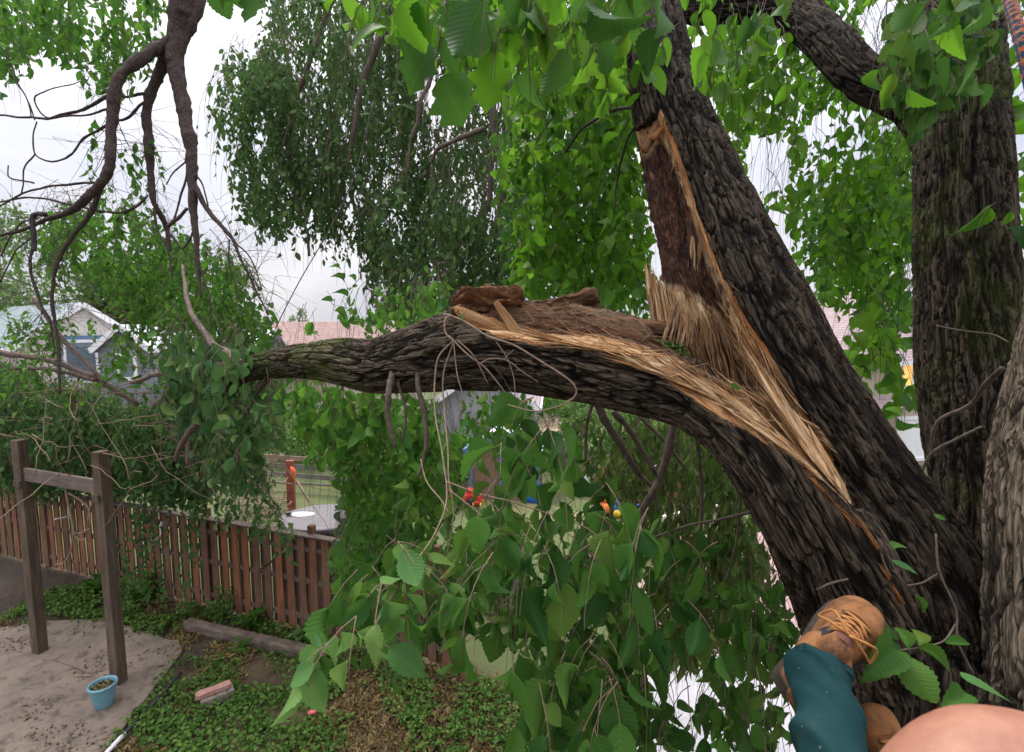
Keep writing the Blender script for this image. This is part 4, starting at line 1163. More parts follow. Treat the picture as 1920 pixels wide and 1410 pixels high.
def house(name, label, o, ang, Wd, Ln, eave, ridge, wall_m, roof_m, trim_m, wins=(), hip=0.0, over=0.3, base=0.0, cat='house'):
    """o: middle of the front gable on the ground; front looks along -y turned by ang"""
    root = thing(name, label, cat, (o[0], o[1], base))
    root.rotation_euler = (0, 0, ang)
    w = Wd / 2; e, r = eave - base, ridge - base
    def ob(nm, mb, mat, par=root, bev=0):
        ob_ = make_obj(nm, np.concatenate(mb.V), mb.F, mat, par, False, attrs={'rnd': np.concatenate(mb.R)}, world=False)
        return ob_
    mb = MB()
    if hip: mb.add([(-w, 0, 0), (w, 0, 0), (w, Ln, 0), (-w, Ln, 0), (-w, 0, e), (w, 0, e), (w, Ln, e), (-w, Ln, e)], [(0, 1, 5, 4), (1, 2, 6, 5), (2, 3, 7, 6), (3, 0, 4, 7), (4, 5, 6, 7)])
    else: mb.add([(-w, 0, 0), (w, 0, 0), (w, Ln, 0), (-w, Ln, 0), (-w, 0, e), (w, 0, e), (w, Ln, e), (-w, Ln, e), (0, 0, r), (0, Ln, r)], [(0, 1, 5, 8, 4), (2, 3, 7, 9, 6), (1, 2, 6, 5), (3, 0, 4, 7), (5, 6, 9, 8), (7, 4, 8, 9)])
    ob('wall', mb, wall_m)
    sl = (r - e) / w; th = .10
    ze = e - sl * over + .03; zr = r + .03
    y0, y1 = -over, Ln + over
    mb = MB()
    if hip:
        V = [(-w - over, y0, ze), (w + over, y0, ze), (w + over, y1, ze), (-w - over, y1, ze), (0, y0 + hip, zr), (0, y1 - hip, zr)]
        F = [(0, 1, 4), (1, 2, 5, 4), (2, 3, 5), (3, 0, 4, 5)]
        mb.add(V, F); mb.add([(x, y, z - th) for x, y, z in V[:4]], [(3, 2, 1, 0)])
        mb2 = MB()
        for a_, b_ in ((0, 1), (1, 2), (2, 3), (3, 0)):
            A, B = V[a_], V[b_]; mb2.beam((A[0], A[1], A[2] - .09), (B[0], B[1], B[2] - .09), .05, .16)
        ob('roof', mb, roof_m); ob('fascia', mb2, trim_m)
    else:
        for s in (-1, 1):
            V = [(s * (w + over), y0, ze), (0, y0, zr), (0, y1, zr), (s * (w + over), y1, ze)]
            V2 = [(x, y, z + th) for x, y, z in V]
            mb.add(V + V2, [(0, 1, 2, 3), (7, 6, 5, 4), (0, 4, 5, 1), (1, 5, 6, 2), (2, 6, 7, 3), (3, 7, 4, 0)])
        ob('roof', mb, roof_m)
        mb2 = MB()
        for s in (-1, 1):
            mb2.beam((s * (w + over), y0 - .03, ze + .01), (s * .02, y0 - .03, zr + .01), .05, .22)
            mb2.beam((s * (w + over + .03), y0, ze + .02), (s * (w + over + .03), y1, ze + .02), .05, .18)
        ob('fascia', mb2, trim_m)
    for (face, u, z0, z1, ww, kind) in wins:
        nm = 'door' if kind == 'door' else 'window'
        if face == 'f': c = lambda du, dz, out: (u + du, -out, dz)
        elif face == 'l': c = lambda du, dz, out: (-w - out, u + du, dz)
        else: c = lambda du, dz, out: (w + out, u + du, dz)
        zc, hh = (z0 + z1) / 2 - base, z1 - z0
        def bx(m_, du, dz, a_, h_, out, t_):
            p = c(du, dz, out); m_.box(p, (a_, t_, h_) if face == 'f' else (t_, a_, h_))
        f_ = MB()
        for du, dz, a_, h_ in ((0, zc + hh / 2 + .05, ww + .24, .12), (0, zc - hh / 2 - .05, ww + .24, .12), (-ww / 2 - .06, zc, .12, hh - .02), (ww / 2 + .06, zc, .12, hh - .02)):
            bx(f_, du, dz, a_, h_, .035, .06)
        fo = ob(nm, f_, M['trim_white'])
        g_ = MB(); bx(g_, 0, zc, ww, hh, .012, .02)
        ob('pane' if nm == 'window' else 'panel', g_, (M['lamp_pane'] if kind == 'lamp' else M['glass']) if nm == 'window' else M['trim_white'], fo)
        if kind == 'blue':
            t_ = MB()
            for du, dz, a_, h_ in ((0, zc + hh / 2 + .2, ww + .62, .16), (-ww / 2 - .22, zc, .16, hh + .24), (ww / 2 + .22, zc, .16, hh + .24)): bx(t_, du, dz, a_, h_, .02, .04)
            ob('window_trim', t_, M['trim_blue'], fo)
    return root
M['lamp_pane'], n, l, b = new_mat('lit_pane'); b.inputs['Base Color'].default_value = (.6, .32, .1, 1); b.inputs['Emission Color'].default_value = (1, .5, .15, 1); b.inputs['Emission Strength'].default_value = .7

def gpos(px, d):
    p = P(px, 607, d); return p[:2]
# white house with teal shingles: gable looks right, ridge runs off to the left
house('white_house', 'white house with teal grey shingles and a blue framed window in its gable', gpos(152, 21), math.atan2(.83, .56), 4.2, 10, 4.35, 5.95,
      siding('cream_siding', (.74, .68, .64)), shingle('teal_shingles', (.21, .255, .265), (.165, .205, .215)), M['trim_white'],
      [('f', -.1, 3.0, 4.45, .95, 'blue'), ('l', 2.2, 2.6, 3.7, .9, 'x')])
hb = siding('blue_siding', (.215, .24, .285))
wr = simple_mat('pale_metal_roof', (.62, .63, .68), (.52, .53, .58), 3, .5)
house('blue_house', 'slate blue house with a pale roof and a white framed window in a narrow gable', gpos(228, 20.0), .1, 1.9, 3.0, 4.25, 5.05, hb, wr, M['trim_white'], [('f', .1, 3.1, 3.95, .5, 'x')], over=.16)
house('blue_cottage', 'slate blue house wing with a broad pale roof behind the fallen crown', gpos(262, 24.2), math.pi / 2 + .05 + math.pi, 6.0, 6.0, 3.0, 4.85, hb, wr, M['trim_white'], [('r', 3.6, 1.6, 2.6, .9, 'x')])
house('beige_house', 'long beige house with a brown shingle roof seen above and below the torn limb', gpos(430, 27.5), -math.pi / 2, 7.0, 9.5, 2.95, 5.2,
      siding('beige_siding', (.60, .50, .42)), shingle('brown_shingles', (.30, .20, .18), (.25, .165, .15)), M['trim_white'], [])
house('grey_garage', 'lavender grey garage with horizontal siding under the middle of the torn limb', gpos(905, 18.5), -.08, 3.6, 5, 2.3, 3.6, siding('lavender_siding', (.42, .40, .46), .11), shingle('mauve_shingles', (.35, .27, .29), (.28, .22, .24)), M['trim_white'], [], cat='garage')
# playhouse
gs = gpos(945, 14.6)
PH = house('playhouse', 'small brown board playhouse with blue corner trim and a grey roof in the neighbour yard', gs, -.15, 1.95, 1.6, 1.50, 2.02, siding('play_boards', (.30, .20, .15), .1), wr, M['trim_blue'], [('f', .35, .75, 1.15, .34, 'x')], over=.18, cat='playhouse')
for x in (-.98, -.1, .98):
    mb = MB(); mb.box((x, -.03, .75), (.10, .05, 1.5))
    make_obj('corner_trim', np.concatenate(mb.V), mb.F, M['trim_blue'], PH, world=False)
house('tan_house', 'tan house with a mauve roof and a lit window behind the right hand leaves', gpos(1770, 18.5), .18, 9, 8, 4.05, 6.6, siding('tan_siding', (.44, .37, .31)), shingle('mauve_roof', (.30, .225, .235), (.25, .19, .2)), M['trim_white'],
      [('f', -1.45, 3.0, 3.85, .45, 'lamp'), ('f', -.6, .3, 1.75, 2.0, 'door'), ('f', .55, 3.0, 3.9, .7, 'x')], hip=3.6)
mb = MB()
p0, p1 = gpos(1600, 17.2), gpos(1735, 17.6)
mb.prism([tuple(p0), tuple(p1), (p1[0] + .4, p1[1] + 1.4), (p0[0] + .4, p0[1] + 1.4)], 2.6, 2.7)
tag(MB().add(np.array([(p0[0], p0[1], 2.3), (p1[0], p1[1], 2.3), (p1[0], p1[1] + 2, 3.3), (p0[0], p0[1] + 2, 3.3), (p0[0], p0[1], 2.2), (p1[0], p1[1], 2.2), (p1[0], p1[1] + 2, 3.2), (p0[0], p0[1] + 2, 3.2)]),
        [(0, 1, 2, 3), (7, 6, 5, 4), (0, 4, 5, 1), (1, 5, 6, 2), (2, 6, 7, 3), (3, 7, 4, 0)]).build('porch_roof', bpy.data.materials['mauve_roof'], None), 'low mauve porch roof leaning against the tan house', 'porch roof')

# --- toys and clutter in the neighbour yard
def plastic(name, c): return simple_mat(name, c, tuple(v * .85 for v in c), 5, .35, .05)
M['p_red'], M['p_orange'], M['p_blue'], M['p_yellow'] = plastic('red_plastic', (.62, .045, .03)), plastic('orange_plastic', (.8, .22, .03)), plastic('blue_plastic', (.02, .14, .62)), plastic('yellow_plastic', (.75, .5, .03))
c = G(1003, 934)
mb = MB(); mb.lathe(c, [(0, .03), (.40, .03), (.47, .05), (.50, .25), (.55, .28), (.57, .26), (.53, .0), (0.0, 0.0)], 32)
tag(mb.build('paddling_pool', M['p_blue'], None, True), 'round bright blue plastic paddling pool on the neighbour lawn', 'paddling pool')
c = G(1132, 962)
PB = thing('pumpkin_bucket', 'orange pumpkin shaped bucket among the toys', 'bucket', c)
prof = [(0, 0), (.12, 0), (.2, .07), (.235, .16), (.22, .27), (.16, .33), (.15, .34), (.17, .36), (.14, .35), (.12, .30)]
V, F = [], []
for r_, z_ in prof:
    for k in range(40):
        a = 2 * math.pi * k / 40; q = r_ * (1 + .05 * abs(math.sin(4 * a)))
        V.append((c[0] + q * math.cos(a), c[1] + q * math.sin(a), c[2] + z_))
F = [(i * 40 + k, i * 40 + (k + 1) % 40, (i + 1) * 40 + (k + 1) % 40, (i + 1) * 40 + k) for i in range(len(prof) - 1) for k in range(40)]
make_obj('bucket', V, F, M['p_orange'], PB, True)
a = np.linspace(0, math.pi, 14)
MB().tube(np.stack([c[0] + .16 * np.cos(a), c[1] + 0 * a, c[2] + .35 + .15 * np.sin(a)], -1), .012, 6).build('handle', M['black_plastic'], PB, True)
def ride_on(name, label, c, rz, body, wheelm, s=1.0):
    root = thing(name, label, 'toy vehicle', c); root.rotation_euler = (0, 0, rz)
    def ob(nm, mb, mat, bev=0.0):
        o = make_obj(nm, np.concatenate(mb.V) * s, mb.F, mat, root, True, world=False)
        if bev: m = o.modifiers.new('b', 'BEVEL'); m.width = bev; m.segments = 3
    mb = MB(); mb.box((0, 0, .20), (.62, .24, .14)); mb.box((-.2, 0, .36), (.08, .24, .24)); mb.box((.28, 0, .29), (.16, .2, .14)); ob('body', mb, body, .03)
    mb = MB(); mb.tube(np.array([(.2, 0, .32), (.14, 0, .5)]), .018, 8); mb.tube(np.array([(.13, -.13, .5), (.13, .13, .5)]), .018, 8); ob('handlebar', mb, M['black_plastic'])
    for x, y in ((.22, -.15), (.22, .15), (-.2, -.15), (-.2, .15)):
        mb = MB(); mb.tube(np.array([(x, y - .03, .1), (x, y + .03, .1)]), .1, 18); ob('wheel', mb, wheelm)
ride_on('toy_tricycle', 'red ride-on toy standing left of the playhouse', G(862, 950), .6, M['p_red'], M['black_plastic'], 1.3)
ride_on('toy_car', 'blue ride-on toy with yellow wheels beside the pumpkin bucket', G(1172, 968), -.3, M['p_blue'], M['p_yellow'], 1.0)
ride_on('toy_scooter', 'small red toy in front of the playhouse wall', G(897, 948), 1.4, M['p_red'], M['p_yellow'], .7)
ride_on('toy_truck', 'white and blue toy lying on the path below the pumpkin bucket', G(1148, 1008), -.8, M['trim_white'], M['p_blue'], .8)
ride_on('toy_digger', 'orange and red toy half hidden by the planter greens', G(952, 1006), .2, M['p_orange'], M['p_red'], .7)
c = G(1082, 925)
mb = MB(); V, F = ell(c[0], c[1], c[2], .34, .3, [(.5, 0), (.85, .08), (1, .3), (.9, .5), (.6, .64), (.3, .7), (.28, .76), (.0, .77)], 24); mb.add(V, F)
tag(mb.build('grey_sack', simple_mat('grey_fabric', (.42, .42, .5), (.3, .3, .38), 6, .8), None, True), 'bulging grey sack standing by the wooden fence', 'sack')
c = G(1222, 880)
mb = MB(); mb.lathe(c, [(0, 0), (.2, 0), (.25, .3), (.27, .75), (.29, .78), (.25, .8), (.1, .84), (0, .84)], 24)
tag(mb.build('orange_barrel', M['p_orange'], None, True), 'orange plastic barrel behind the hanging stems', 'barrel')
c = G(1232, 920)
mb = MB(); mb.box(c + (0, 0, .35), (.5, .35, .7), .3); mb.box(c + (0, 0, .74), (.56, .4, .07), .3)
tag(mb.build('storage_bin', simple_mat('bin_grey', (.38, .38, .48), (.3, .3, .4), 5, .5), None, False, .03), 'pale grey lidded bin right of the hanging stems', 'bin')
c = G(1335, 955)
GR = thing('gas_grill', 'dark covered grill beyond the hanging branches', 'grill', c)
V, F = ell(c[0], c[1], .62, .42, .28, [(1, 0), (1.02, .12), (.95, .26), (.7, .38), (.3, .42), (0, .43)], 28); MB().add(V, F).build('lid', M['black_plastic'], GR, True)
mb = MB()
for x, y in ((-.3, -.18), (.3, -.18), (-.3, .18), (.3, .18)): mb.box((c[0] + x, c[1] + y, .3), (.04, .04, .6))
mb.box((c[0], c[1], .58), (.9, .4, .05)); mb.build('stand', M['grey_wood'], GR)
# fences far back
def plank_fence(name, label, a, b, h, mat, w=.14):
    root = thing(name, label, 'fence', (*((a + b) / 2), 0))
    d = b - a; L = np.linalg.norm(d); d /= L; rz = math.atan2(d[1], d[0]); mb = MB(); t = 0
    while t < L:
        c = a + d * (t + w / 2); hh = h + rr.uniform(-.03, .03); mb.box((c[0], c[1], hh / 2), (w * .94, .02, hh), rz, rnd=rr.random()); t += w
    mb.build('boards', mat, root)
    for z in (.3, h - .3):
        mb = MB(); c = (a + b) / 2 + np.array((-d[1], d[0])) * .03; mb.box((c[0], c[1], z), (L, .04, .08), rz)
        mb.build('rail', mat, root)
plank_fence('plank_fence', 'weathered grey plank fence right of the playhouse', gpos(1050, 16.4), gpos(1100, 15.6), 1.35, M['grey_wood'])
plank_fence('plank_fence', 'brown plank fence behind the toys and hanging stems', gpos(1120, 14.0), gpos(1420, 14.6), 1.15, M['fence'])
# white rail by the paving
a, b = P(1170, 985, 11.2), P(1370, 942, 11.9)
WR = thing('white_handrail', 'white painted handrail slanting above dark balusters behind the leaves', 'handrail', ((a + b) / 2 * (1, 1, 0)))
MB().beam(a, b, .09, .06).build('rail', simple_mat('old_white_paint', (.62, .58, .5), (.45, .4, .34), 8, .7), WR, False, .006)
for k in range(14):
    q = a + (b - a) * (k + .5) / 14
    MB().beam(q - (0, 0, .03), q * (1, 1, 0) + (0, 0, .03), .035, .035).build('baluster', simple_mat('dark_baluster', (.06, .045, .035)) if k == 0 else bpy.data.materials['dark_baluster'], WR)
# raised planter with greens
a, b = G(905, 1150)[:2], G(975, 1160)[:2]
PL = thing('planter_box', 'raised timber planter with a wide cap board full of green plants', 'planter', (*((a + b) / 2), 0))
zt = zat(*((a + b) / 2), 1033)
d = (b - a) / np.linalg.norm(b - a); prz2 = math.atan2(d[1], d[0]); nn_ = np.array((-d[1], d[0]))
cm = (a + b) / 2 + nn_ * .35
mb = MB()
for k in range(9):
    q = a + (b - a) * (k + .5) / 9; mb.box((*q, zt / 2), (.07, .03, zt - .05), prz2, rnd=rr.random())
for k in range(8):
    for e in (a, b): q = e + nn_ * (.04 + .68 * k / 8); mb.box((*q, zt / 2), (.03, .075, zt - .05), prz2, rnd=rr.random())
mb.build('slats', M['grey_wood'], PL)
mb = MB()
for o_, sz in ((nn_ * 0 - nn_ * .0, (.80, .10, .05)), (nn_ * .70, (.80, .10, .05))): q = (a + b) / 2 + o_; mb.box((*q, zt), sz, prz2, rnd=.6)
for e in (a, b): q = e + nn_ * .35; mb.box((*q, zt), (.10, .60, .05), prz2, rnd=.5)
mb.build('cap_board', M['post_wood'], PL, bevel=.004)
mb = MB(); mb.box((*cm, zt - .12), (.6, .6, .08), prz2); mb.build('soil', bpy.data.materials['soil'], PL)
rs = np.random.RandomState(5); A = [[] for _ in range(5)]
for k in range(60):
    p0 = np.array((*(cm + rs.uniform(-.33, .33, 2)), zt - .1)); L = rs.uniform(.25, .55)
    c_ = p0 + np.linspace(0, 1, 6)[:, None] * np.array((rs.normal(0, .25), rs.normal(0, .25), 1)) * L
    for x, y in zip(A, strand_leaves(c_, rs, .045, .10, .8, -.1, .8, .55)): x.append(y)
leaves_mesh('planter_greens', 'small', *[np.concatenate(x) for x in A], M['leaf_far'], PL, rs)

# ------------------------------------------------------------------ trees and shrubs beyond
def tree(name, label, px, d, ztop, crown_w, zbot, n, mat, seed, leaf=.16, cat='tree', group=None, lumps=14, trunk_r=.16, gappy=.0):
    rs = np.random.RandomState(seed)
    x, y = gpos(px, d)
    root = thing(name, label, cat, (x, y, 0), group)
    cz = (ztop + zbot) / 2; hz = (ztop - zbot) / 2
    mb = MB()
    mb.tube(spline(np.array([(x, y, -.1), (x + rs.normal(0, .1), y, zbot + .2 * hz), (x + rs.normal(0, .25), y, cz + .4 * hz)]), 10), np.linspace(trunk_r, trunk_r * .3, 10), 8)
    pos, dr, nr = [], [], []
    for k in range(lumps):
        u = rs.normal(0, 1, 3); u /= np.linalg.norm(u); f = rs.uniform(.35, .8)
        c = np.array((x, y, cz)) + u * f * (crown_w / 2, crown_w / 2, hz)
        r = rs.uniform(.28, .48) * np.array((crown_w / 2, crown_w / 2, hz * .9))
        m_ = int(n / lumps)
        v = rs.normal(0, 1, (m_, 3)); v /= np.linalg.norm(v, axis=1)[:, None]
        q = c + v * (rs.uniform(.1, 1, m_) ** .45)[:, None] * r
        kq = fbm(q * 1.6 / max(.4, crown_w / 6), 3, seed) > gappy - .25
        q = q[kq]; v = v[kq]
        pos.append(q); dr.append(v * .5 + (0, 0, -.5) + rs.normal(0, .5, q.shape)); nr.append(v * .4 + (0, 0, .6) + rs.normal(0, .5, q.shape))
        s0 = np.array((x, y, max(zbot, c[2] - hz * rs.uniform(.3, .7))))
        mb.tube(spline(np.array([s0, (s0 + c) / 2 + rs.normal(0, .1 * crown_w / 4, 3), c]), 8), np.linspace(trunk_r * .4, trunk_r * .08, 8), 5)
    mb.build('trunk', M['bark_plain'], root, True)
    pos = np.concatenate(pos); N = len(pos)
    leaves_mesh('crown', 'small', pos, np.concatenate(dr), np.concatenate(nr), leaf * rs.uniform(.6, 1.3, N), leaf * .62 * rs.uniform(.7, 1.2, N), mat, root, rs)
    return root
M['bark_plain'] = simple_mat('plain_bark', (.12, .095, .08), (.06, .048, .04), 12, .9, .6)
g_ = 'trees beyond the neighbouring houses'
tree('deciduous_tree', 'loose yellowish green tree at the left edge behind the white house', 10, 30, 12.5, 7, 3.5, 6500, M['leaf_grey'], 1, .22, group=g_, gappy=.12)
tree('deciduous_tree', 'bright green tree directly behind the ridge of the white house', 175, 30, 10.5, 6.5, 2.5, 7000, M['leaf_far'], 2, .22, group=g_)
tree('deciduous_tree', 'dark tree filling the gap above the blue house', 300, 31, 11.5, 7, 2, 7500, M['leaf_mid'], 3, .22, group=g_)
tree('deciduous_tree', 'thin pale tree behind the tips of the drooping bare branch', 425, 33, 10.2, 4.2, 4, 2600, M['leaf_grey'], 4, .2, group=g_, gappy=.2)
tree('deciduous_tree', 'tiny round tree showing above the brown roof', 560, 55, 6.9, 2.6, 3.5, 1300, M['leaf_grey'], 5, .2, lumps=8, group=g_, gappy=.1)
tree('deciduous_tree', 'green tree behind the beige house and the torn limb', 720, 32, 6.6, 6, 1.5, 6000, M['leaf_mid'], 6, .2, group=g_)
tree('deciduous_tree', 'broad green tree behind the middle of the weeping foliage', 880, 34, 8.5, 8, 2, 7000, M['leaf_far'], 7, .22, group=g_)
tree('deciduous_tree', 'leafy tree behind the torn limb left of the hollow', 1090, 30, 8.0, 7, 1, 8000, M['leaf_far'], 8, .2, group=g_)
tree('deciduous_tree', 'light green tree behind the leaning trunk', 1330, 28, 7.5, 7, .8, 8000, M['leaf_far'], 9, .2, group=g_)
tree('deciduous_tree', 'light green tree left of the tan house', 1530, 24, 6.3, 5, .6, 6500, M['leaf_far'], 10, .18, group=g_)
g2_ = 'shrubs in the neighbour yards'
tree('garden_shrub', 'rounded dark green shrub beyond the sandy patch', 1035, 27, 2.4, 4.4, .1, 3500, M['leaf_mid'], 11, .16, 'shrub', g2_, trunk_r=.06)
tree('garden_shrub', 'yellow green shrub under the middle of the limb', 1085, 20, 2.4, 2.6, .1, 3000, M['leaf_far'], 12, .14, 'shrub', g2_, trunk_r=.05)
tree('garden_shrub', 'bright shrub behind the brown plank fence', 1180, 18, 2.4, 3.6, .1, 3500, M['leaf_far'], 13, .14, 'shrub', g2_, trunk_r=.05)
tree('garden_shrub', 'wide shrub behind the dark grill', 1320, 17.5, 2.3, 4, .1, 3500, M['leaf_mid'], 14, .14, 'shrub', g2_, trunk_r=.05)
tree('garden_shrub', 'feathery bright shrub left of the tan house door', 1655, 13.5, 2.4, 1.7, .1, 3000, M['leaf_far'], 15, .09, 'shrub', g2_, trunk_r=.05)
tree('garden_shrub', 'shrub between the garage and the playhouse', 830, 16, 2.0, 2.6, .1, 2600, M['leaf_mid'], 16, .13, 'shrub', g2_, trunk_r=.05)
tree('garden_shrub', 'shrub left of the grey garage wall', 720, 17, 2.6, 4, .1, 3500, M['leaf_far'], 17, .14, 'shrub', g2_, trunk_r=.05)
tree('garden_shrub', 'shrub at the foot of the beige house', 560, 19, 2.0, 5, .1, 3500, M['leaf_far'], 18, .14, 'shrub', g2_, trunk_r=.05)
tree('garden_shrub', 'dark shrub row behind the left end of the board fence', -20, 12.5, 3.2, 3, .3, 3500, M['leaf_mid'], 19, .12, 'shrub', g2_, trunk_r=.06)
# ------------------------------------------------------------------ branches, twigs and leaves
BB = None
def branch(name, rows, mat, parent, n=8, k=6, wob=0.0):
    if parent is BB: rows = [(x, y, r_ * .86, d_) for x, y, r_, d_ in rows]; k = k * 2
    mb = MB(); q = limb(mb, rows, n, k, wob); mb.build(name, mat, parent, True); return q
def twiggery(mb, q, rs, n, L, r, depth=2, drop=0.3, n_=5):
    """random finer twigs off the centre line q"""
    for _ in range(n):
        i = rs.randint(2, len(q)); p0 = q[i, :3]
        d = rs.normal(0, 1, 3) + np.array((0, 0, -drop)); d /= np.linalg.norm(d)
        l = L * rs.uniform(.4, 1.2); t = np.linspace(0, 1, 6)[:, None]
        c = p0 + d * l * t + rs.normal(0, .22, 3) * l * t ** 2 + np.array((0, 0, -.12 * l)) * t ** 2 + np.cumsum(rs.normal(0, .025 * l, (6, 3)), 0) * (t > 0)
        mb.tube(c, np.linspace(r, r * .35, 6), n_, False)
        if depth > 1: twiggery(mb, np.column_stack([c, np.full(6, r)]), rs, 3, L * .5, r * .55, depth - 1, drop, 4)

# --- bare limb hanging at the left
BB = thing('broken_branch', 'bare dark branch hanging down at the left, forked into three drooping limbs', 'branch', P(345, 60, 4.6))
D = 4.6
branch('limb', [(352, -120, 36, D), (345, 0, 32, D), (336, 60, 22, D), (328, 110, 17, D), (338, 165, 15, D), (350, 230, 14, D), (359, 285, 12, D), (362, 350, 9, D), (364, 410, 7, D), (371, 480, 5, D), (376, 560, 3, D)], M['twig_red'], BB, 12, 8, .012)
branch('limb', [(380, -40, 14, D), (365, 30, 13, D), (340, 90, 8, D)], M['twig_red'], BB, 8)
q1 = branch('limb', [(320, 95, 13, D), (293, 150, 11, D + .1), (277, 205, 10, D + .1), (280, 270, 9, D + .1), (285, 335, 7, D + .1), (292, 380, 6, D + .1), (312, 425, 5, D + .2), (318, 470, 4, D + .2)], M['twig_red'], BB, 10, 8, .012)
q2 = branch('limb', [(322, 75, 13, D), (275, 105, 12, D - .1), (225, 145, 11, D - .2), (212, 200, 11, D - .2), (209, 265, 10, D - .2), (202, 320, 10, D - .2), (180, 355, 10, D - .2), (140, 388, 8, D - .1), (100, 408, 5, D), (40, 430, 3.5, D), (-20, 448, 2.5, D)], M['twig_red'], BB, 10, 8, .015)
q3 = branch('limb', [(364, 345, 7, D), (385, 385, 5, D), (412, 420, 4.5, D), (438, 450, 4, D), (455, 490, 3, D), (478, 540, 2.5, D), (505, 590, 1.6, D)], M['twig_red'], BB, 8, 6, .012)
q4 = branch('limb', [(188, 350, 7, D), (172, 395, 5, D), (140, 440, 4.5, D), (112, 480, 4, D), (100, 540, 3.5, D), (102, 600, 3.4, D), (110, 660, 3, D), (112, 740, 2.5, D)], M['twig_red'], BB, 8, 6, .015)
q5 = branch('limb', [(60, 405, 3.5, D), (62, 450, 3.2, D), (58, 505, 3, D), (75, 560, 3, D), (92, 600, 2.4, D), (100, 640, 2, D)], M['twig_red'], BB, 7, 6, .01)
branch('limb', [(85, 402, 5.5, D - .1), (66, 402, 5.5, D - .1), (61, 412, 5.5, D - .1), (63, 440, 5, D - .1), (65, 470, 4, D - .1)], M['twig_dark'], BB, 8)
for k, rows in enumerate([
    [(208, 180, 4, D), (170, 200, 3.5, D), (110, 220, 3, D), (60, 217, 2.4, D), (-10, 219, 2, D)], [(205, 205, 3, D), (160, 215, 2.2, D), (105, 222, 2, D), (70, 200, 1.6, D), (66, 178, 1.4, D), (110, 160, 1.2, D), (148, 152, 1, D)],
    [(205, 230, 3, D), (150, 262, 2.6, D), (120, 298, 2.2, D), (95, 305, 2, D), (68, 290, 1.6, D), (62, 262, 1.6, D), (75, 225, 1.4, D)], [(70, 290, 1.8, D), (48, 320, 1.6, D), (38, 365, 1.4, D)],
    [(70, 222, 1.5, D), (50, 190, 1.3, D), (25, 130, 1.2, D), (10, 90, 1, D)], [(60, 215, 1.3, D), (40, 170, 1.2, D), (20, 140, 1, D)], [(62, 345, 2, D), (30, 340, 1.8, D), (15, 330, 1.4, D), (15, 310, 1.2, D)],
    [(278, 370, 3, D), (250, 390, 3, D), (215, 400, 2.6, D), (150, 385, 2.4, D), (60, 372, 2.2, D), (-10, 380, 2, D)], [(200, 345, 3, D), (120, 345, 2.6, D), (60, 358, 2.2, D), (20, 375, 2, D), (-10, 395, 1.6, D)],
    [(270, 175, 4, D), (240, 182, 3, D), (222, 180, 2.5, D)], [(270, 190, 3, D), (240, 220, 3, D), (215, 225, 2, D)],
    [(350, 290, 2.5, D), (348, 340, 2.5, D), (335, 380, 2.4, D), (325, 410, 2, D)], [(348, 300, 2, D), (325, 320, 1.8, D), (315, 345, 1.5, D)], [(366, 320, 2, D), (380, 345, 1.8, D), (392, 385, 1.6, D)],
    [(315, 425, 4, D), (335, 405, 4, D), (352, 388, 3.5, D)], [(318, 440, 3, D), (340, 465, 2.5, D), (356, 450, 2.5, D), (362, 435, 2, D)], [(290, 390, 3, D), (296, 430, 2.5, D), (312, 462, 2.5, D), (322, 520, 2, D)],
    [(375, 500, 2.5, D), (390, 550, 2, D), (395, 620, 1.6, D)], [(440, 452, 2, D), (470, 480, 1.6, D), (490, 540, 1.3, D)], [(430, 448, 1.8, D), (432, 500, 1.5, D), (448, 560, 1.2, D)],
    [(0, 480, 2, D), (35, 420, 2, D), (75, 410, 2, D)], [(0, 530, 1.8, D), (30, 470, 1.6, D), (60, 440, 1.6, D)]]):
    branch('bare_twig', rows, M['twig_red'], BB, 5, 6, .02)
rs = np.random.RandomState(12)
mb = MB()
for q, n in ((q1, 24), (q2, 60), (q3, 30), (q4, 30), (q5, 24)): twiggery(mb, q[len(q) // 4:], rs, n, .5, .0032, 2)
mb.build('fine_twigs', M['twig_red'], BB, True)
foliage('leaves', BB, M['leaf_mid'], [(-40, -40), (320, -40), (300, 40), (262, 90), (235, 130), (190, 150), (165, 120), (120, 130), (70, 110), (20, 150), (-40, 170)], 330, (4.3, 6.2), .5, .095, .055, 21, 'mid', .5, clump=70, thr=-.12, twig='leaf_twigs', tr=.002)
foliage('leaves', BB, M['leaf_mid'], [(240, 60), (300, 60), (280, 120), (245, 200), (150, 170), (190, 110)], 60, (4.5, 5), .35, .09, .06, 22, 'mid', .45, twig='leaf_twigs', tr=.002)
foliage('leaves', BB, M['leaf_mid'], [(150, 260), (205, 210), (260, 230), (300, 280), (320, 320), (280, 400), (200, 380), (160, 340)], 46, (4.5, 5), .35, .09, .06, 23, 'mid', .45, clump=40, thr=-.05, twig='leaf_twigs', tr=.002)

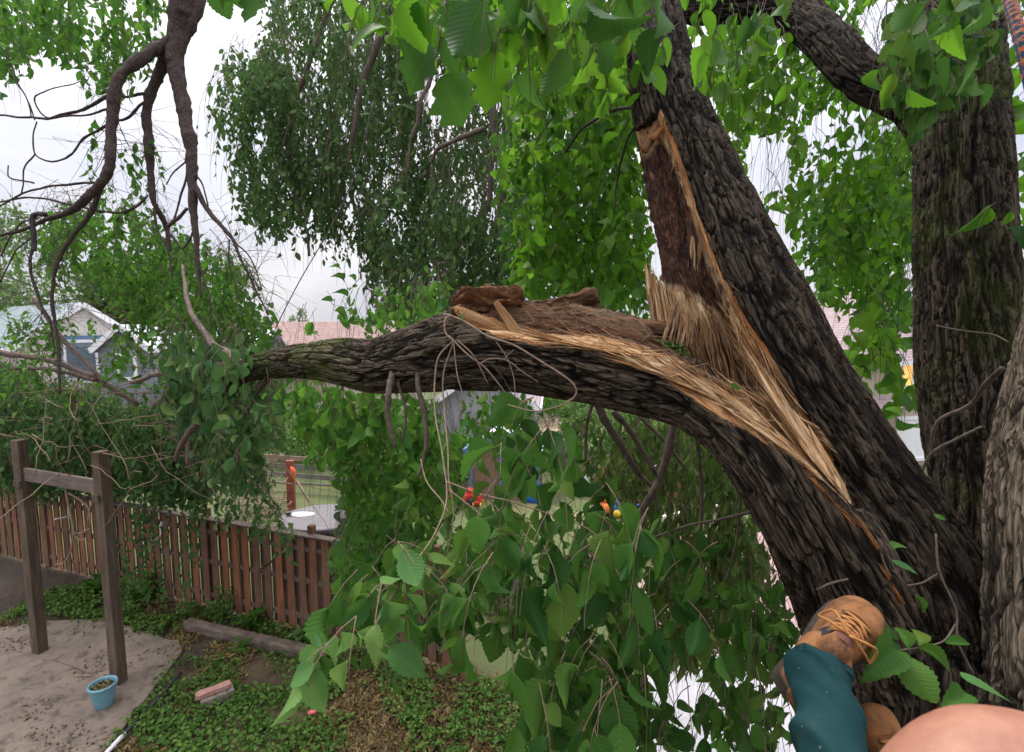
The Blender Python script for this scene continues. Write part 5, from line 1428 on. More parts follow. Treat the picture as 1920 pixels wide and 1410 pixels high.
# --- the fallen crown at the left end of the torn limb
def fol_ct(*a, **k): return foliage(*a, **k)
UP_MASS = [(60, 430), (110, 395), (170, 405), (215, 385), (262, 372), (300, 430), (350, 450), (400, 480), (440, 500), (475, 560), (512, 610), (520, 660), (470, 700), (380, 690), (320, 640), (260, 620), (215, 560), (150, 520), (90, 520)]
foliage('fallen_crown', BT, M['leaf_mid'], UP_MASS, 950, (5.0, 7.4), .55, .09, .05, 31, 'mid', .48, clump=30, thr=-.06, spread=.8, down=.5, out=.4, twig='crown_twigs', tr=.003, fade=34)
foliage('fallen_crown', BT, M['leaf_far'], [(0, 400), (110, 395), (215, 385), (260, 470), (180, 520), (80, 560), (0, 640)], 150, (6.5, 8.5), .7, .10, .06, 32, 'mid', .5, clump=55, thr=.05, twig='crown_twigs', tr=.003, fade=14)
foliage('fallen_crown', BT, M['leaf_fallen'], [(-40, 670), (40, 690), (110, 730), (200, 745), (300, 770), (340, 745), (420, 705), (545, 700), (535, 780), (510, 850), (520, 900), (490, 940), (420, 900), (370, 960), (300, 950), (215, 930), (120, 880), (60, 860), (-40, 850)], 1650, (7.7, 9.3), .6, .11, .048, 33, 'mid', .5, up=.8, down=.45, clump=46, thr=-.12, twig='crown_twigs', tr=.004, fade=14)
foliage('fallen_crown', BT, M['leaf_fallen'], [(-40, 690), (100, 740), (215, 770), (330, 780), (330, 930), (215, 930), (60, 930), (-40, 910)], 900, (9.6, 10.8), .9, .11, .055, 35, 'mid', .5, up=.8, twig='crown_twigs', tr=.004, fade=20)
foliage('fallen_crown', BT, M['leaf_fallen'], [(330, 690), (500, 690), (500, 840), (470, 960), (400, 900), (340, 790)], 460, (5.2, 7.0), .7, .10, .05, 34, 'mid', .5, clump=50, thr=-.1, twig='crown_twigs', tr=.003)
foliage('fallen_crown', BT, M['leaf_fallen'], [(300, 640), (400, 640), (450, 660), (470, 720), (420, 790), (330, 790), (290, 720)], 110, (2.6, 3.6), .4, .09, .06, 36, 'mid', .5, twig='crown_twigs', tr=.002)
for k, (x, y, dd) in enumerate([(268, 985, 8.1), (290, 1000, 8.0), (350, 1010, 8.2), (365, 970, 8.3), (500, 985, 7.6), (520, 1010, 7.5), (480, 960, 7.8), (240, 1060, 7.4), (330, 1070, 7.8), (280, 1080, 7.9), (420, 960, 7.9)]):
    foliage('hanging_spray', BT, M['leaf_fallen'], [(x - 32, y - 46), (x + 32, y - 46), (x + 26, y + 46), (x - 26, y + 46)], 9, (dd - .25, dd + .25), .55, .105, .05, 140 + k, 'mid', .45, twig='crown_twigs', tr=.003, fade=20)
rs = np.random.RandomState(5)
mb = MB()
for k in range(110):                                            # bare stems tangled through the crown
    x, y, dd = rs.uniform(20, 500), rs.uniform(620, 900), rs.uniform(6.0, 8.0)
    a = P(x, y, dd); d = rs.normal(0, 1, 3) * (1, .5, .6); d /= np.linalg.norm(d); L = rs.uniform(.6, 1.9)
    t = np.linspace(0, 1, 9)[:, None]
    c = a + d * L * t + rs.normal(0, .2, 3) * L * t ** 2 + np.cumsum(rs.normal(0, .02, (9, 3)), 0)
    mb.tube(c, np.linspace(.008, .0025, 9) * rs.uniform(.35, 1.2), 5)
mb.build('crown_branches', M['twig_pale'], BT, True)
for rows in ([(-10, 660, 5, 6.4), (60, 668, 5, 6.4), (130, 690, 5, 6.4), (170, 705, 6, 6.4), (200, 722, 6, 6.5), (260, 760, 4, 6.6)], [(20, 690, 4, 6.3), (70, 692, 4, 6.3), (130, 700, 4, 6.3), (180, 715, 4, 6.4)], [(65, 560, 4, 6), (120, 640, 4, 6), (170, 690, 3.6, 6), (195, 720, 3, 6)],
             [(290, 760, 7, 6.2), (340, 740, 9, 6.1), (348, 770, 9, 6.1), (352, 800, 7, 6.1), (356, 870, 4, 6.1)]):
    branch('crown_branch', rows, M['twig'], BT, 8, 6, .02)
for rows in ([(540, 678, 20, 2.5), (490, 690, 16, 2.7), (440, 690, 12, 2.9), (385, 680, 9, 3.2), (320, 690, 6, 3.5), (250, 720, 4, 3.8)], [(500, 690, 14, 2.65), (450, 715, 11, 2.9), (400, 750, 8, 3.1), (360, 800, 6, 3.3), (330, 860, 4, 3.5)], [(470, 692, 12, 2.8), (420, 660, 8, 3.0), (380, 620, 6, 3.2), (350, 560, 4, 3.4), (340, 500, 2.5, 3.6)], [(520, 690, 8, 2.6), (480, 740, 6, 2.8), (450, 800, 5, 3.0), (440, 870, 3, 3.1)]):
    branch('crown_branch', rows, M['twig'], BT, 10, 6, .02)
foliage('fallen_crown', BT, M['leaf_mid'], [(0, 570), (120, 590), (330, 620), (330, 760), (0, 750)], 260, (5.8, 7.6), .4, .09, .05, 38, 'mid', .5, clump=38, thr=.02, spread=.8, down=.5, out=.5, twig='crown_twigs', tr=.003, gaps=[[(115, 640), (165, 640), (165, 690), (115, 690)]])
foliage('fallen_crown', BT, M['leaf_fallen'], [(380, 630), (470, 650), (520, 640), (500, 670), (440, 690), (450, 720), (520, 720), (560, 790), (440, 900), (380, 800)], 75, (2.3, 2.9), .3, .08, .05, 39, 'mid', .55, clump=40, thr=-.15, spread=.8, down=.6, out=.4, twig='crown_twigs', tr=.002)
# knot of torn bark where the end broke
chunk('broken_end', P(322, 748, 6.0), P(362, 755, 6.0), .09, .10, BT, 93, .35, .8, 50, 40, .8, .5, .25, 20)

for rows in ([(122, 915, 2.5, 7.6), (128, 950, 2.4, 7.6), (138, 990, 2.2, 7.6), (135, 1020, 2, 7.6), (130, 1040, 1.6, 7.6)], [(128, 925, 2, 7.6), (150, 940, 1.8, 7.6), (166, 955, 1.6, 7.6), (170, 985, 1.3, 7.6)], [(178, 930, 2, 7.6), (168, 955, 1.8, 7.6), (165, 980, 1.6, 7.6)], [(136, 985, 1.6, 7.6), (145, 1010, 1.5, 7.6), (165, 1012, 1.4, 7.6)], [(132, 1035, 1.4, 7.6), (120, 1055, 1.4, 7.6), (104, 1058, 1.2, 7.6)], [(168, 992, 1.4, 7.6), (150, 1000, 1.2, 7.6), (138, 998, 1, 7.6)]):
    branch('bare_twig', rows, M['twig_pale'], BT, 5, 6, .01)
# --- sprigs standing on the limb, leaves along its top
def spray_obj(curves, rs, spacing, leaf, mat, parent, kind='near', wr=.58, twig_m=None, r=.0016, name='leaf_spray', spread=.75, down=.7, up=.6, skip=.06, frm=.15, jit=.22):
    A = [[] for _ in range(5)]; mb = MB()
    for c in curves:
        for x, y in zip(A, strand_leaves(c, rs, spacing, leaf, spread, down, up, wr, jit, skip, frm)): x.append(y)
        mb.tube(c, np.linspace(r, r * .45, len(c)), 6, False)
    A = [np.concatenate(x) for x in A]
    # short leaf stalks
    dn = A[1] / np.linalg.norm(A[1], axis=1)[:, None]
    for p_, d_, l_ in zip(A[0], dn, A[3]): mb.tube(np.array([p_ - d_ * l_ * .14, p_ + d_ * l_ * .06]), [.0011, .0008], 4, False)
    o = leaves_mesh(name, kind, *A, mat, parent, rs)
    if o is None: return None
    t = mb.build('twig', twig_m or M['twig_pale'], None, True)
    for v in (parent,):
        t.parent = o; t.location = -np.array(parent_loc(parent)) * 0 + 0
    t.data.transform(__import__('mathutils').Matrix.Translation(Vector([-float(x) for x in parent_loc(o)])))
    return o
def px_curve(rows, n=12):
    rows = np.array(rows, float); return spline(P(rows[:, 0], rows[:, 1], rows[:, 2]), n)
rs = np.random.RandomState(40)
for cs, lf in (([[(655, 640, 2.2), (656, 590, 2.2), (652, 540, 2.2), (634, 505, 2.2)], [(655, 545, 2.2), (672, 525, 2.2), (690, 512, 2.2)], [(655, 578, 2.2), (640, 575, 2.2), (622, 570, 2.2)]], .052),
               ([[(628, 560, 2.15), (626, 575, 2.15), (622, 600, 2.15)], [(626, 565, 2.15), (618, 552, 2.15), (612, 545, 2.15)]], .05), ([[(640, 505, 2.2), (630, 495, 2.2), (618, 492, 2.2)]], .06), ([[(660, 600, 2.2), (690, 605, 2.2), (715, 600, 2.2)], [(600, 630, 2.2), (580, 620, 2.2), (560, 612, 2.2)]], .055)):
    spray_obj([px_curve(c, 8) for c in cs], rs, .035, lf, M['leaf_near'], BT, 'mid', .55, M['twig'], .0014, 'leafy_sprig', .8, -.2, .6)
foliage('limb_leaves', BT, M['leaf_mid'], [(570, 640), (640, 600), (720, 610), (800, 600), (835, 570), (800, 560), (740, 590), (660, 610), (560, 625)], 40, (2.3, 3.2), .3, .07, .05, 51, 'mid', .55, twig='leaf_twigs', tr=.0015)
foliage('limb_leaves', BT, M['leaf_mid'], [(700, 560), (840, 520), (860, 560), (790, 610), (700, 640), (660, 620)], 60, (3.0, 4.5), .5, .075, .05, 52, 'mid', .5, twig='leaf_twigs', tr=.0018)

# --- weeping foliage of the canopy behind
WEEP = [(490, -40), (1010, -40), (1010, 560), (960, 590), (900, 560), (850, 575), (800, 560), (745, 600), (705, 570), (690, 510), (650, 470), (600, 462), (560, 440), (510, 460), (470, 455), (450, 400), (432, 340), (415, 260), (408, 190), (418, 130), (440, 105), (470, 130), (500, 90)]
foliage('weeping_foliage', ST, M['leaf_weep'], WEEP, 3300, (6.2, 9.0), .75, .105, .048, 61, 'small', .44, spread=.6, down=.8, out=.3, clump=30, thr=.02, twig='weeping_twigs', twig_mat=M['twig'], tr=.0035, fade=34,
        gaps=[[(770, 100), (850, 140), (845, 200), (800, 215), (770, 170)], [(800, 215), (850, 230), (840, 300), (800, 290)]])
foliage('weeping_foliage', ST, M['leaf_weep'], [(680, 400), (760, 330), (930, 420), (960, 560), (850, 575), (745, 605), (700, 570)], 420, (5.5, 7.0), .7, .10, .048, 62, 'small', .44, spread=.6, down=.8, out=.3, clump=34, thr=.02, twig='weeping_twigs', tr=.003, fade=30)
foliage('weeping_foliage', ST, M['leaf_weep'], [(418, 130), (500, 90), (580, 200), (640, 330), (620, 440), (510, 455), (460, 420), (430, 330), (412, 230)], 400, (6.0, 8.0), .55, .11, .046, 63, 'small', .48, spread=.8, down=.5, out=.4, clump=30, thr=.08, twig='weeping_twigs', tr=.003, fade=30)
foliage('weeping_foliage', ST, M['leaf_weep'], [(500, -40), (1010, -40), (1010, 480), (900, 470), (760, 420), (640, 330), (560, 200)], 1500, (8.5, 11.5), .8, .11, .05, 64, 'small', .46, spread=.7, down=.6, out=.4, clump=26, thr=.0, twig='weeping_twigs', tr=.004, fade=40)
rs = np.random.RandomState(66)
for rows in ([(800, -60, 8, 6.2), (735, 40, 7, 6.2), (690, 130, 6, 6.3), (665, 230, 4.5, 6.4), (652, 330, 3, 6.5)], [(880, -40, 7, 6), (840, 80, 5, 6), (790, 190, 4, 6.1), (760, 330, 2.5, 6.2)], [(640, -40, 6, 6.6), (600, 60, 5, 6.7), (575, 130, 4, 6.8), (545, 210, 2.5, 6.9)],
             [(1000, 60, 10, 6), (985, 170, 9, 6), (955, 250, 8, 6), (940, 340, 6, 6.1), (932, 440, 4, 6.1)], [(905, 240, 6, 6), (862, 262, 5, 6), (815, 282, 4, 6.1), (790, 330, 3, 6.2)], [(920, 20, 8, 6.5), (915, 120, 7, 6.5), (925, 250, 6, 6.5), (915, 400, 4, 6.6)],
             [(580, 480, 2.5, 6.9), (570, 420, 3, 6.9), (548, 330, 3.5, 6.9), (550, 230, 4, 6.9), (560, 150, 4, 6.8)]):
    q = branch('weeping_branch', rows, M['twig'], ST, 8, 7, .03)
mb = MB()
for k in range(330):
    x, y, dd = rs.uniform(520, 1010), rs.uniform(-80, 330), rs.uniform(5.8, 8.5)
    c = hang_curve(P(x, y, dd), rs.uniform(.5, 1.7), rs, .15, 1.0, 9, .14, (-.35, 0))
    mb.tube(c, np.linspace(.0055, .0018, 9) * rs.uniform(.5, 1.2), 4, False)
mb.build('weeping_stems', M['twig'], ST, True)

# --- leaves of the broken tree's own crown, left of the leader
foliage('crown_leaves', BT, M['leaf_lit'], [(985, 60), (1215, 60), (1205, 300), (1212, 600), (1130, 590), (1060, 560), (985, 570), (950, 520), (965, 400), (930, 330), (960, 200)], 330, (2.9, 4.6), .7, .105, .065, 71, 'mid', .66, spread=.8, down=.55, clump=90, thr=-.3, twig='leaf_twigs', twig_mat=M['twig_dark'], tr=.0022)
foliage('crown_leaves', BT, M['leaf_mid'], [(960, -40), (1215, -40), (1205, 300), (1212, 600), (1060, 590), (940, 560), (930, 300)], 420, (4.6, 6.4), .8, .11, .06, 74, 'mid', .6, spread=.8, down=.6, clump=80, thr=-.2, twig='leaf_twigs', twig_mat=M['twig_dark'], tr=.0025)
foliage('crown_leaves', BT, M['leaf_lit'], [(640, -40), (1210, -40), (1210, 150), (1120, 210), (1010, 170), (900, 150), (800, 130), (700, 60)], 150, (1.7, 3.0), .45, .105, .075, 72, 'mid', .7, spread=.9, down=.5, clump=90, thr=-.2, twig='leaf_twigs', twig_mat=M['twig_dark'], tr=.002)
rs = np.random.RandomState(73)
for k, (x, y, dd, n, L) in enumerate([(760, -30, 1.05, 2, .16), (860, -20, 1.1, 2, .2), (960, -60, .95, 3, .2), (1050, -60, 1.0, 3, .22), (1130, -50, 1.0, 3, .2), (905, 30, 1.2, 2, .16), (700, -30, 1.25, 2, .14), (1180, -30, 1.3, 2, .2), (820, 0, 1.3, 2, .25), (1085, 60, 1.4, 2, .2), (430, -40, 1.5, 2, .08), (470, -35, 1.5, 2, .08), (640, -40, 1.5, 2, .15)]):
    cs = [hang_curve(P(x + rs.uniform(-30, 30), y, dd), L, rs, .5) for _ in range(n)]
    spray_obj(cs, rs, .065, .095, M['leaf_near'] if k % 3 else M['leaf_lit'], BT, 'lobed' if k % 2 else 'near', .72, M['twig'], .0015, 'leaf_spray', .8, .8, .35)
# dark fine branches crossing here
for rows in ([(1205, 200, 4, 2.2), (1150, 208, 3.4, 2.4), (1105, 235, 3, 2.6), (1060, 285, 2.4, 2.8)], [(1200, 228, 3, 2.2), (1178, 260, 2.4, 2.2), (1160, 330, 2, 2.3), (1152, 400, 1.6, 2.3)], [(1000, 20, 3, 2.4), (900, 60, 2.6, 2.5), (820, 90, 2, 2.6)]):
    branch('bare_twig', rows, M['twig_dark'], BT, 6, 6, .012)

# --- canopy right of the leader
G4 = [[(1398, 270), (1450, 250), (1490, 290), (1480, 360), (1430, 370), (1400, 330)], [(1612, 20), (1660, 0), (1700, 0), (1690, 60), (1650, 120), (1610, 100)], [(1515, 210), (1560, 215), (1565, 260), (1520, 270)], [(1400, 30), (1440, 32), (1440, 62), (1390, 62)], [(1690, 490), (1725, 480), (1735, 560), (1700, 570)], [(1430, 420), (1470, 400), (1475, 440), (1440, 455)]]
foliage('crown_leaves', ST, M['leaf_lit'], [(1290, -40), (1730, -40), (1735, 590), (1640, 610), (1560, 590), (1490, 470), (1400, 340), (1330, 220)], 760, (3.0, 5.6), .6, .095, .058, 81, 'mid', .58, spread=.7, down=.6, clump=60, thr=-.06, twig='leaf_twigs', twig_mat=M['twig_dark'], tr=.0022, gaps=G4)
foliage('crown_leaves', ST, M['leaf_mid'], [(1440, 380), (1735, 330), (1735, 600), (1640, 620), (1540, 570)], 220, (3.6, 5.8), .6, .10, .058, 82, 'mid', .58, spread=.6, down=.7, clump=80, thr=-.05, twig='leaf_twigs', tr=.0022, gaps=G4)
foliage('crown_leaves', ST, M['leaf_lit'], [(1290, -20), (1450, 60), (1470, 180), (1400, 260), (1330, 200)], 30, (1.9, 2.6), .45, .10, .075, 83, 'mid', .6, spread=.7, down=.7, twig='leaf_twigs', tr=.002)
foliage('crown_leaves', ST, M['leaf_lit'], [(1560, 590), (1640, 590), (1740, 560), (1750, 700), (1745, 860), (1690, 860), (1640, 760), (1590, 700)], 56, (2.5, 3.4), .4, .10, .07, 84, 'mid', .7, spread=1.0, down=.3, up=.8, clump=60, thr=-.15, twig='leaf_twigs', twig_mat=M['twig_dark'], tr=.002, gaps=[[(1685, 660), (1745, 660), (1745, 720), (1690, 720)], [(1690, 560), (1740, 540), (1740, 600), (1700, 605)]])
foliage('crown_leaves', ST, M['leaf_lit'], [(1875, -20), (1930, -20), (1930, 560), (1895, 520)], 40, (2.8, 3.6), .5, .12, .08, 85, 'mid', .75, spread=.8, down=.6, twig='leaf_twigs', tr=.002)
foliage('crown_leaves', ST, M['leaf_near'], [(1690, -20), (1880, -20), (1870, 120), (1800, 190), (1740, 260), (1660, 200), (1640, 130)], 70, (1.7, 2.2), .35, .10, .07, 86, 'mid', .62, spread=.8, down=.7, twig='leaf_twigs', tr=.002)
rs = np.random.RandomState(87)
for (x, y, dd, n, L, m_) in [(1790, 110, 1.5, 2, .14, 'leaf_near'), (1760, -30, 1.3, 2, .18, 'leaf_near'), (1840, -40, 1.3, 2, .16, 'leaf_lit'), (1640, 120, 1.6, 2, .14, 'leaf_lit'), (1290, 40, 1.5, 2, .2, 'leaf_lit'), (1360, 60, 1.6, 2, .2, 'leaf_lit'), (1440, -30, 1.6, 2, .2, 'leaf_near'), (1890, 380, 1.5, 2, .1, 'leaf_lit'), (1865, 415, 1.6, 1, .1, 'leaf_near')]:
    spray_obj([hang_curve(P(x + rs.uniform(-25, 25), y, dd), L, rs, .5) for _ in range(n)], rs, .06, .085, M[m_], ST, 'near', .58, M['twig'], .0014, 'leaf_spray', .7, .8, .3)

# --- foliage hanging under the limb
TUBGAP = [[(515, 938), (650, 945), (650, 1000), (525, 1002)], [(520, 868), (620, 880), (620, 925), (525, 915)], [(820, 715), (870, 725), (870, 820), (825, 830)], [(1000, 770), (1065, 765), (1065, 815), (1000, 815)], [(885, 835), (930, 835), (930, 915), (885, 915)], [(970, 910), (1030, 910), (1030, 950), (970, 950)]]
foliage('hanging_leaves', BT, M['leaf_mid'], [(520, 720), (640, 740), (800, 745), (850, 800), (850, 950), (800, 1080), (740, 1130), (640, 1180), (625, 1060), (650, 1000), (640, 900), (560, 850), (520, 790)], 620, (2.8, 5.0), .55, .09, .050, 91, 'mid', .58, spread=.7, down=.7, clump=60, thr=-.16, twig='leaf_twigs', tr=.002, gaps=TUBGAP)
foliage('hanging_leaves', BT, M['leaf_fallen'], [(640, 930), (720, 950), (760, 1060), (720, 1180), (640, 1190), (630, 1080)], 210, (4.5, 6.0), .5, .09, .05, 92, 'mid', .5, spread=.6, down=.8, clump=40, thr=-.2, twig='leaf_twigs', tr=.002)
foliage('hanging_leaves', BT, M['leaf_mid'], [(540, 735), (660, 745), (690, 830), (640, 930), (560, 850)], 110, (2.4, 3.6), .4, .085, .052, 94, 'mid', .58, spread=.7, down=.7, clump=40, thr=-.1, twig='leaf_twigs', tr=.002, gaps=TUBGAP)
foliage('hanging_leaves', BT, M['leaf_mid'], [(840, 740), (1000, 745), (1090, 780), (1110, 900), (1000, 880), (880, 860)], 150, (3.0, 5.2), .45, .085, .055, 95, 'mid', .58, spread=.7, down=.7, clump=45, thr=-.02, twig='leaf_twigs', tr=.002, gaps=TUBGAP)
foliage('hanging_leaves', BT, M['leaf_mid'], [(1090, 790), (1260, 800), (1350, 820), (1430, 1000), (1500, 1160), (1500, 1300), (1330, 1260), (1230, 1100), (1240, 1000), (1100, 900)], 170, (2.6, 4.6), .4, .08, .055, 97, 'mid', .5, spread=.7, down=.7, clump=45, thr=.05, twig='leaf_twigs', tr=.002)
foliage('narrow_leaves', BT, M['leaf_narrow'], [(1090, 790), (1260, 800), (1350, 820), (1400, 960), (1480, 1120), (1500, 1210), (1380, 1260), (1260, 1260), (1200, 1150), (1230, 1030), (1180, 960), (1100, 900)], 800, (2.6, 4.8), .5, .09, .028, 96, 'narrow', .17, spread=.3, down=1.1, up=.1, clump=55, thr=-.02, twig='leaf_twigs', tr=.0018, fade=12)
for rows in ([(1118, 750, 8, 2.1), (1136, 790, 7, 2.1), (1172, 850, 6, 2.12), (1196, 890, 5, 2.15), (1222, 912, 4, 2.2), (1236, 960, 2.5, 2.2)], [(1150, 770, 6, 2.1), (1190, 820, 5, 2.1), (1225, 890, 4, 2.1)], [(1270, 775, 8, 2.1), (1250, 850, 8, 2.1), (1222, 920, 8, 2.1), (1195, 970, 7, 2.1), (1165, 1010, 5, 2.1)], [(1302, 780, 4, 1.9), (1310, 850, 4, 1.9), (1317, 930, 3.6, 1.9), (1312, 1020, 3.2, 1.9)],
             [(1110, 755, 3.4, 2), (1098, 800, 3.2, 2), (1100, 870, 2.6, 2), (1112, 900, 2, 2)], [(1200, 780, 3, 2.2), (1250, 830, 3, 2.2), (1290, 880, 2, 2.2)], [(1395, 880, 2.6, 1.8), (1390, 960, 2.4, 1.8), (1378, 1040, 2.2, 1.8), (1360, 1090, 2, 1.8)], [(1410, 960, 3, 1.75), (1350, 975, 2.4, 1.8), (1290, 985, 2.2, 1.9), (1220, 1010, 2, 2)],
             [(738, 700, 6, 1.95), (730, 735, 6, 1.9), (728, 780, 5, 1.9), (742, 840, 3, 1.9)], [(783, 680, 5, 1.9), (784, 730, 5, 1.88), (796, 770, 5, 1.88), (800, 830, 4, 1.88), (786, 900, 2.4, 1.88)], [(748, 715, 3, 1.95), (760, 770, 2.6, 1.95), (752, 830, 2, 1.95)]):
    branch('hanging_stem', rows, M['twig'], BT, 8, 6, .008)
# pale twigs bent over the limb
for rows in ([(832, 590, 3, 1.78), (842, 592, 3, 1.75), (870, 604, 3, 1.72), (910, 628, 3, 1.68), (960, 645, 3, 1.64), (1010, 675, 3, 1.62), (1050, 700, 3, 1.6), (1075, 718, 3, 1.58), (1083, 735, 3, 1.57), (1076, 748, 3, 1.57), (1060, 755, 2.4, 1.57)],
             [(845, 592, 2.5, 1.75), (833, 600, 2.5, 1.74), (834, 625, 2.5, 1.72), (850, 640, 2.3, 1.7), (880, 668, 2.3, 1.68), (910, 690, 2.2, 1.68), (945, 735, 2, 1.68), (960, 760, 1.6, 1.68)],
             [(848, 640, 2, 1.72), (822, 670, 2.2, 1.7), (816, 720, 2.2, 1.68), (818, 780, 2.2, 1.6), (830, 850, 2.2, 1.5), (838, 930, 2.2, 1.4), (818, 1000, 2.2, 1.3), (775, 1065, 2.2, 1.2), (735, 1120, 2.2, 1.12), (700, 1180, 2, 1.08)],
             [(850, 640, 1.8, 1.72), (832, 700, 2, 1.7), (834, 760, 2, 1.66), (840, 830, 2, 1.55), (842, 900, 2, 1.45), (850, 960, 2, 1.4), (838, 1040, 1.8, 1.38), (835, 1060, 1.5, 1.38)],
             [(850, 645, 1.8, 1.7), (858, 700, 1.8, 1.68), (868, 740, 1.6, 1.67), (864, 780, 1.4, 1.66)], [(858, 640, 1.8, 1.7), (890, 670, 1.8, 1.68), (915, 720, 1.5, 1.68)], [(898, 682, 1.8, 1.66), (920, 672, 1.8, 1.65), (950, 676, 1.8, 1.64), (975, 695, 1.7, 1.63), (1010, 718, 1.5, 1.63)],
             [(930, 640, 1.8, 1.66), (950, 672, 1.8, 1.65), (962, 710, 1.7, 1.65), (965, 760, 1.5, 1.65)], [(944, 672, 1.6, 1.64), (962, 655, 1.4, 1.63)], [(1000, 745, 2, 1.6), (950, 760, 2, 1.58), (920, 752, 1.8, 1.58)], [(1078, 748, 2, 1.57), (1050, 762, 2, 1.55), (1000, 770, 2, 1.5), (950, 758, 1.8, 1.5)],
             [(838, 900, 2.2, 1.42), (900, 925, 2.2, 1.4), (960, 940, 2.1, 1.38), (1020, 960, 2, 1.36), (1090, 985, 2, 1.34), (1150, 1030, 1.9, 1.32), (1180, 1060, 1.6, 1.3)], [(842, 915, 2.2, 1.42), (890, 955, 2.1, 1.38), (930, 990, 2, 1.34), (975, 1005, 1.8, 1.3)], [(790, 860, 2, 1.6), (800, 900, 2, 1.55), (826, 935, 2, 1.48), (840, 960, 2, 1.45)]):
    rows = [(x, y, r_ * .68, d_) for x, y, r_, d_ in rows]
    branch('pale_twig', rows, M['twig_pale'], BT, 6, 6, .004)
# a few leaves stuck on the wound
spray_obj([px_curve([(866, 610, 1.7), (872, 585, 1.68), (880, 572, 1.67)], 6)], np.random.RandomState(2), .05, .06, M['leaf_young'], BT, 'near', .4, M['twig_pale'], .001, 'leaf_spray', .4, -.4, .3)
spray_obj([px_curve([(1362, 715, 1.42), (1380, 722, 1.4), (1405, 735, 1.4)], 6)], np.random.RandomState(3), .05, .05, M['leaf_mid'], BT, 'near', .45, M['twig_pale'], .001, 'leaf_spray', .4, .2, .8)

# --- big near leaves below the limb
NEARP = [(660, 1080), (770, 990), (850, 860), (960, 790), (1050, 820), (1110, 900), (1200, 950), (1300, 1060), (1340, 1160), (1250, 1240), (1230, 1340), (1130, 1390), (990, 1380), (950, 1240), (880, 1220), (800, 1200), (690, 1210)]
rs = np.random.RandomState(101)
qs = sample_poly(NEARP, 84, rs)
qs = np.array([q for q in qs if not (840 < q[0] < 1250 and 800 < q[1] < 975 and rs.uniform() < .75)])
for k, (x, y) in enumerate(qs):
    dd = rs.uniform(1.12, 1.75); L = rs.uniform(.18, .34); lf = .094 * rs.uniform(.75, 1.15)
    cs = [hang_curve(P(x, y - 60, dd) + rs.normal(0, .02, 3), L * rs.uniform(.6, 1), rs, .45) for _ in range(2)]
    spray_obj(cs, rs, .062, lf, M['leaf_near'], BT, 'near', .62, M['twig_pale'], .0014, 'leaf_spray', .7, .75, .5)
for (x, y, dd, L) in [(745, 1040, 1.1, .14), (715, 1120, 1.08, .12), (668, 1180, 1.06, .14), (790, 1085, 1.15, .12), (620, 1230, 1.1, .12), (700, 1230, 1.1, .1)]:
    cs = [hang_curve(P(x, y - 25, dd), L, rs, .7) for _ in range(2)]
    spray_obj(cs, rs, .06, .09, M['leaf_young'], BT, 'near', .58, M['twig_pale'], .0014, 'leaf_spray', .8, .5, .7)
for (x, y, dd, L) in [(940, 850, 1.25, .1), (905, 870, 1.3, .14), (1000, 880, 1.2, .12), (1045, 820, 1.35, .12), (990, 770, 1.5, .08), (880, 800, 1.5, .08), (930, 920, 1.2, .12), (900, 1210, 1.3, .16), (960, 1240, 1.25, .16), (1020, 1200, 1.4, .18), (860, 1160, 1.4, .16), (1010, 1300, 1.2, .16), (1060, 1240, 1.3, .16)]:
    spray_obj([hang_curve(P(x, y - 20, dd), L, rs, .6)], rs, .055, .098, M['leaf_near'], BT, 'near', .7, M['twig_pale'], .0014, 'leaf_spray', .8, .5, .4)
foliage('lower_leaves', BT, M['leaf_near'], [(1330, 1080), (1500, 1130), (1500, 1410), (1310, 1420), (1340, 1250)], 75, (1.5, 2.6), .4, .085, .06, 103, 'near', .58, spread=.7, down=.7, twig='leaf_twigs', tr=.0018, gaps=[[(1380, 1230), (1440, 1230), (1440, 1290), (1370, 1290)]])
foliage('lower_leaves', BT, M['leaf_near'], [(1150, 1330), (1480, 1350), (1480, 1420), (1130, 1420)], 40, (1.2, 2.0), .25, .09, .06, 104, 'near', .58, twig='leaf_twigs', tr=.0018)
foliage('lower_leaves', BT, M['leaf_near'], [(960, 1230), (1130, 1250), (1150, 1420), (960, 1420)], 20, (1.2, 1.8), .3, .095, .06, 105, 'near', .58, twig='leaf_twigs', tr=.0018)
foliage('hanging_leaves', BT, M['leaf_near'], NEARP, 190, (1.7, 2.8), .4, .095, .06, 106, 'near', .6, spread=.7, down=.75, up=.45, clump=80, thr=-.3, twig='leaf_twigs', tr=.0018, gaps=[[(845, 820), (935, 830), (935, 960), (845, 950)], [(960, 900), (1060, 890), (1240, 900), (1240, 985), (1060, 970), (960, 955)]])
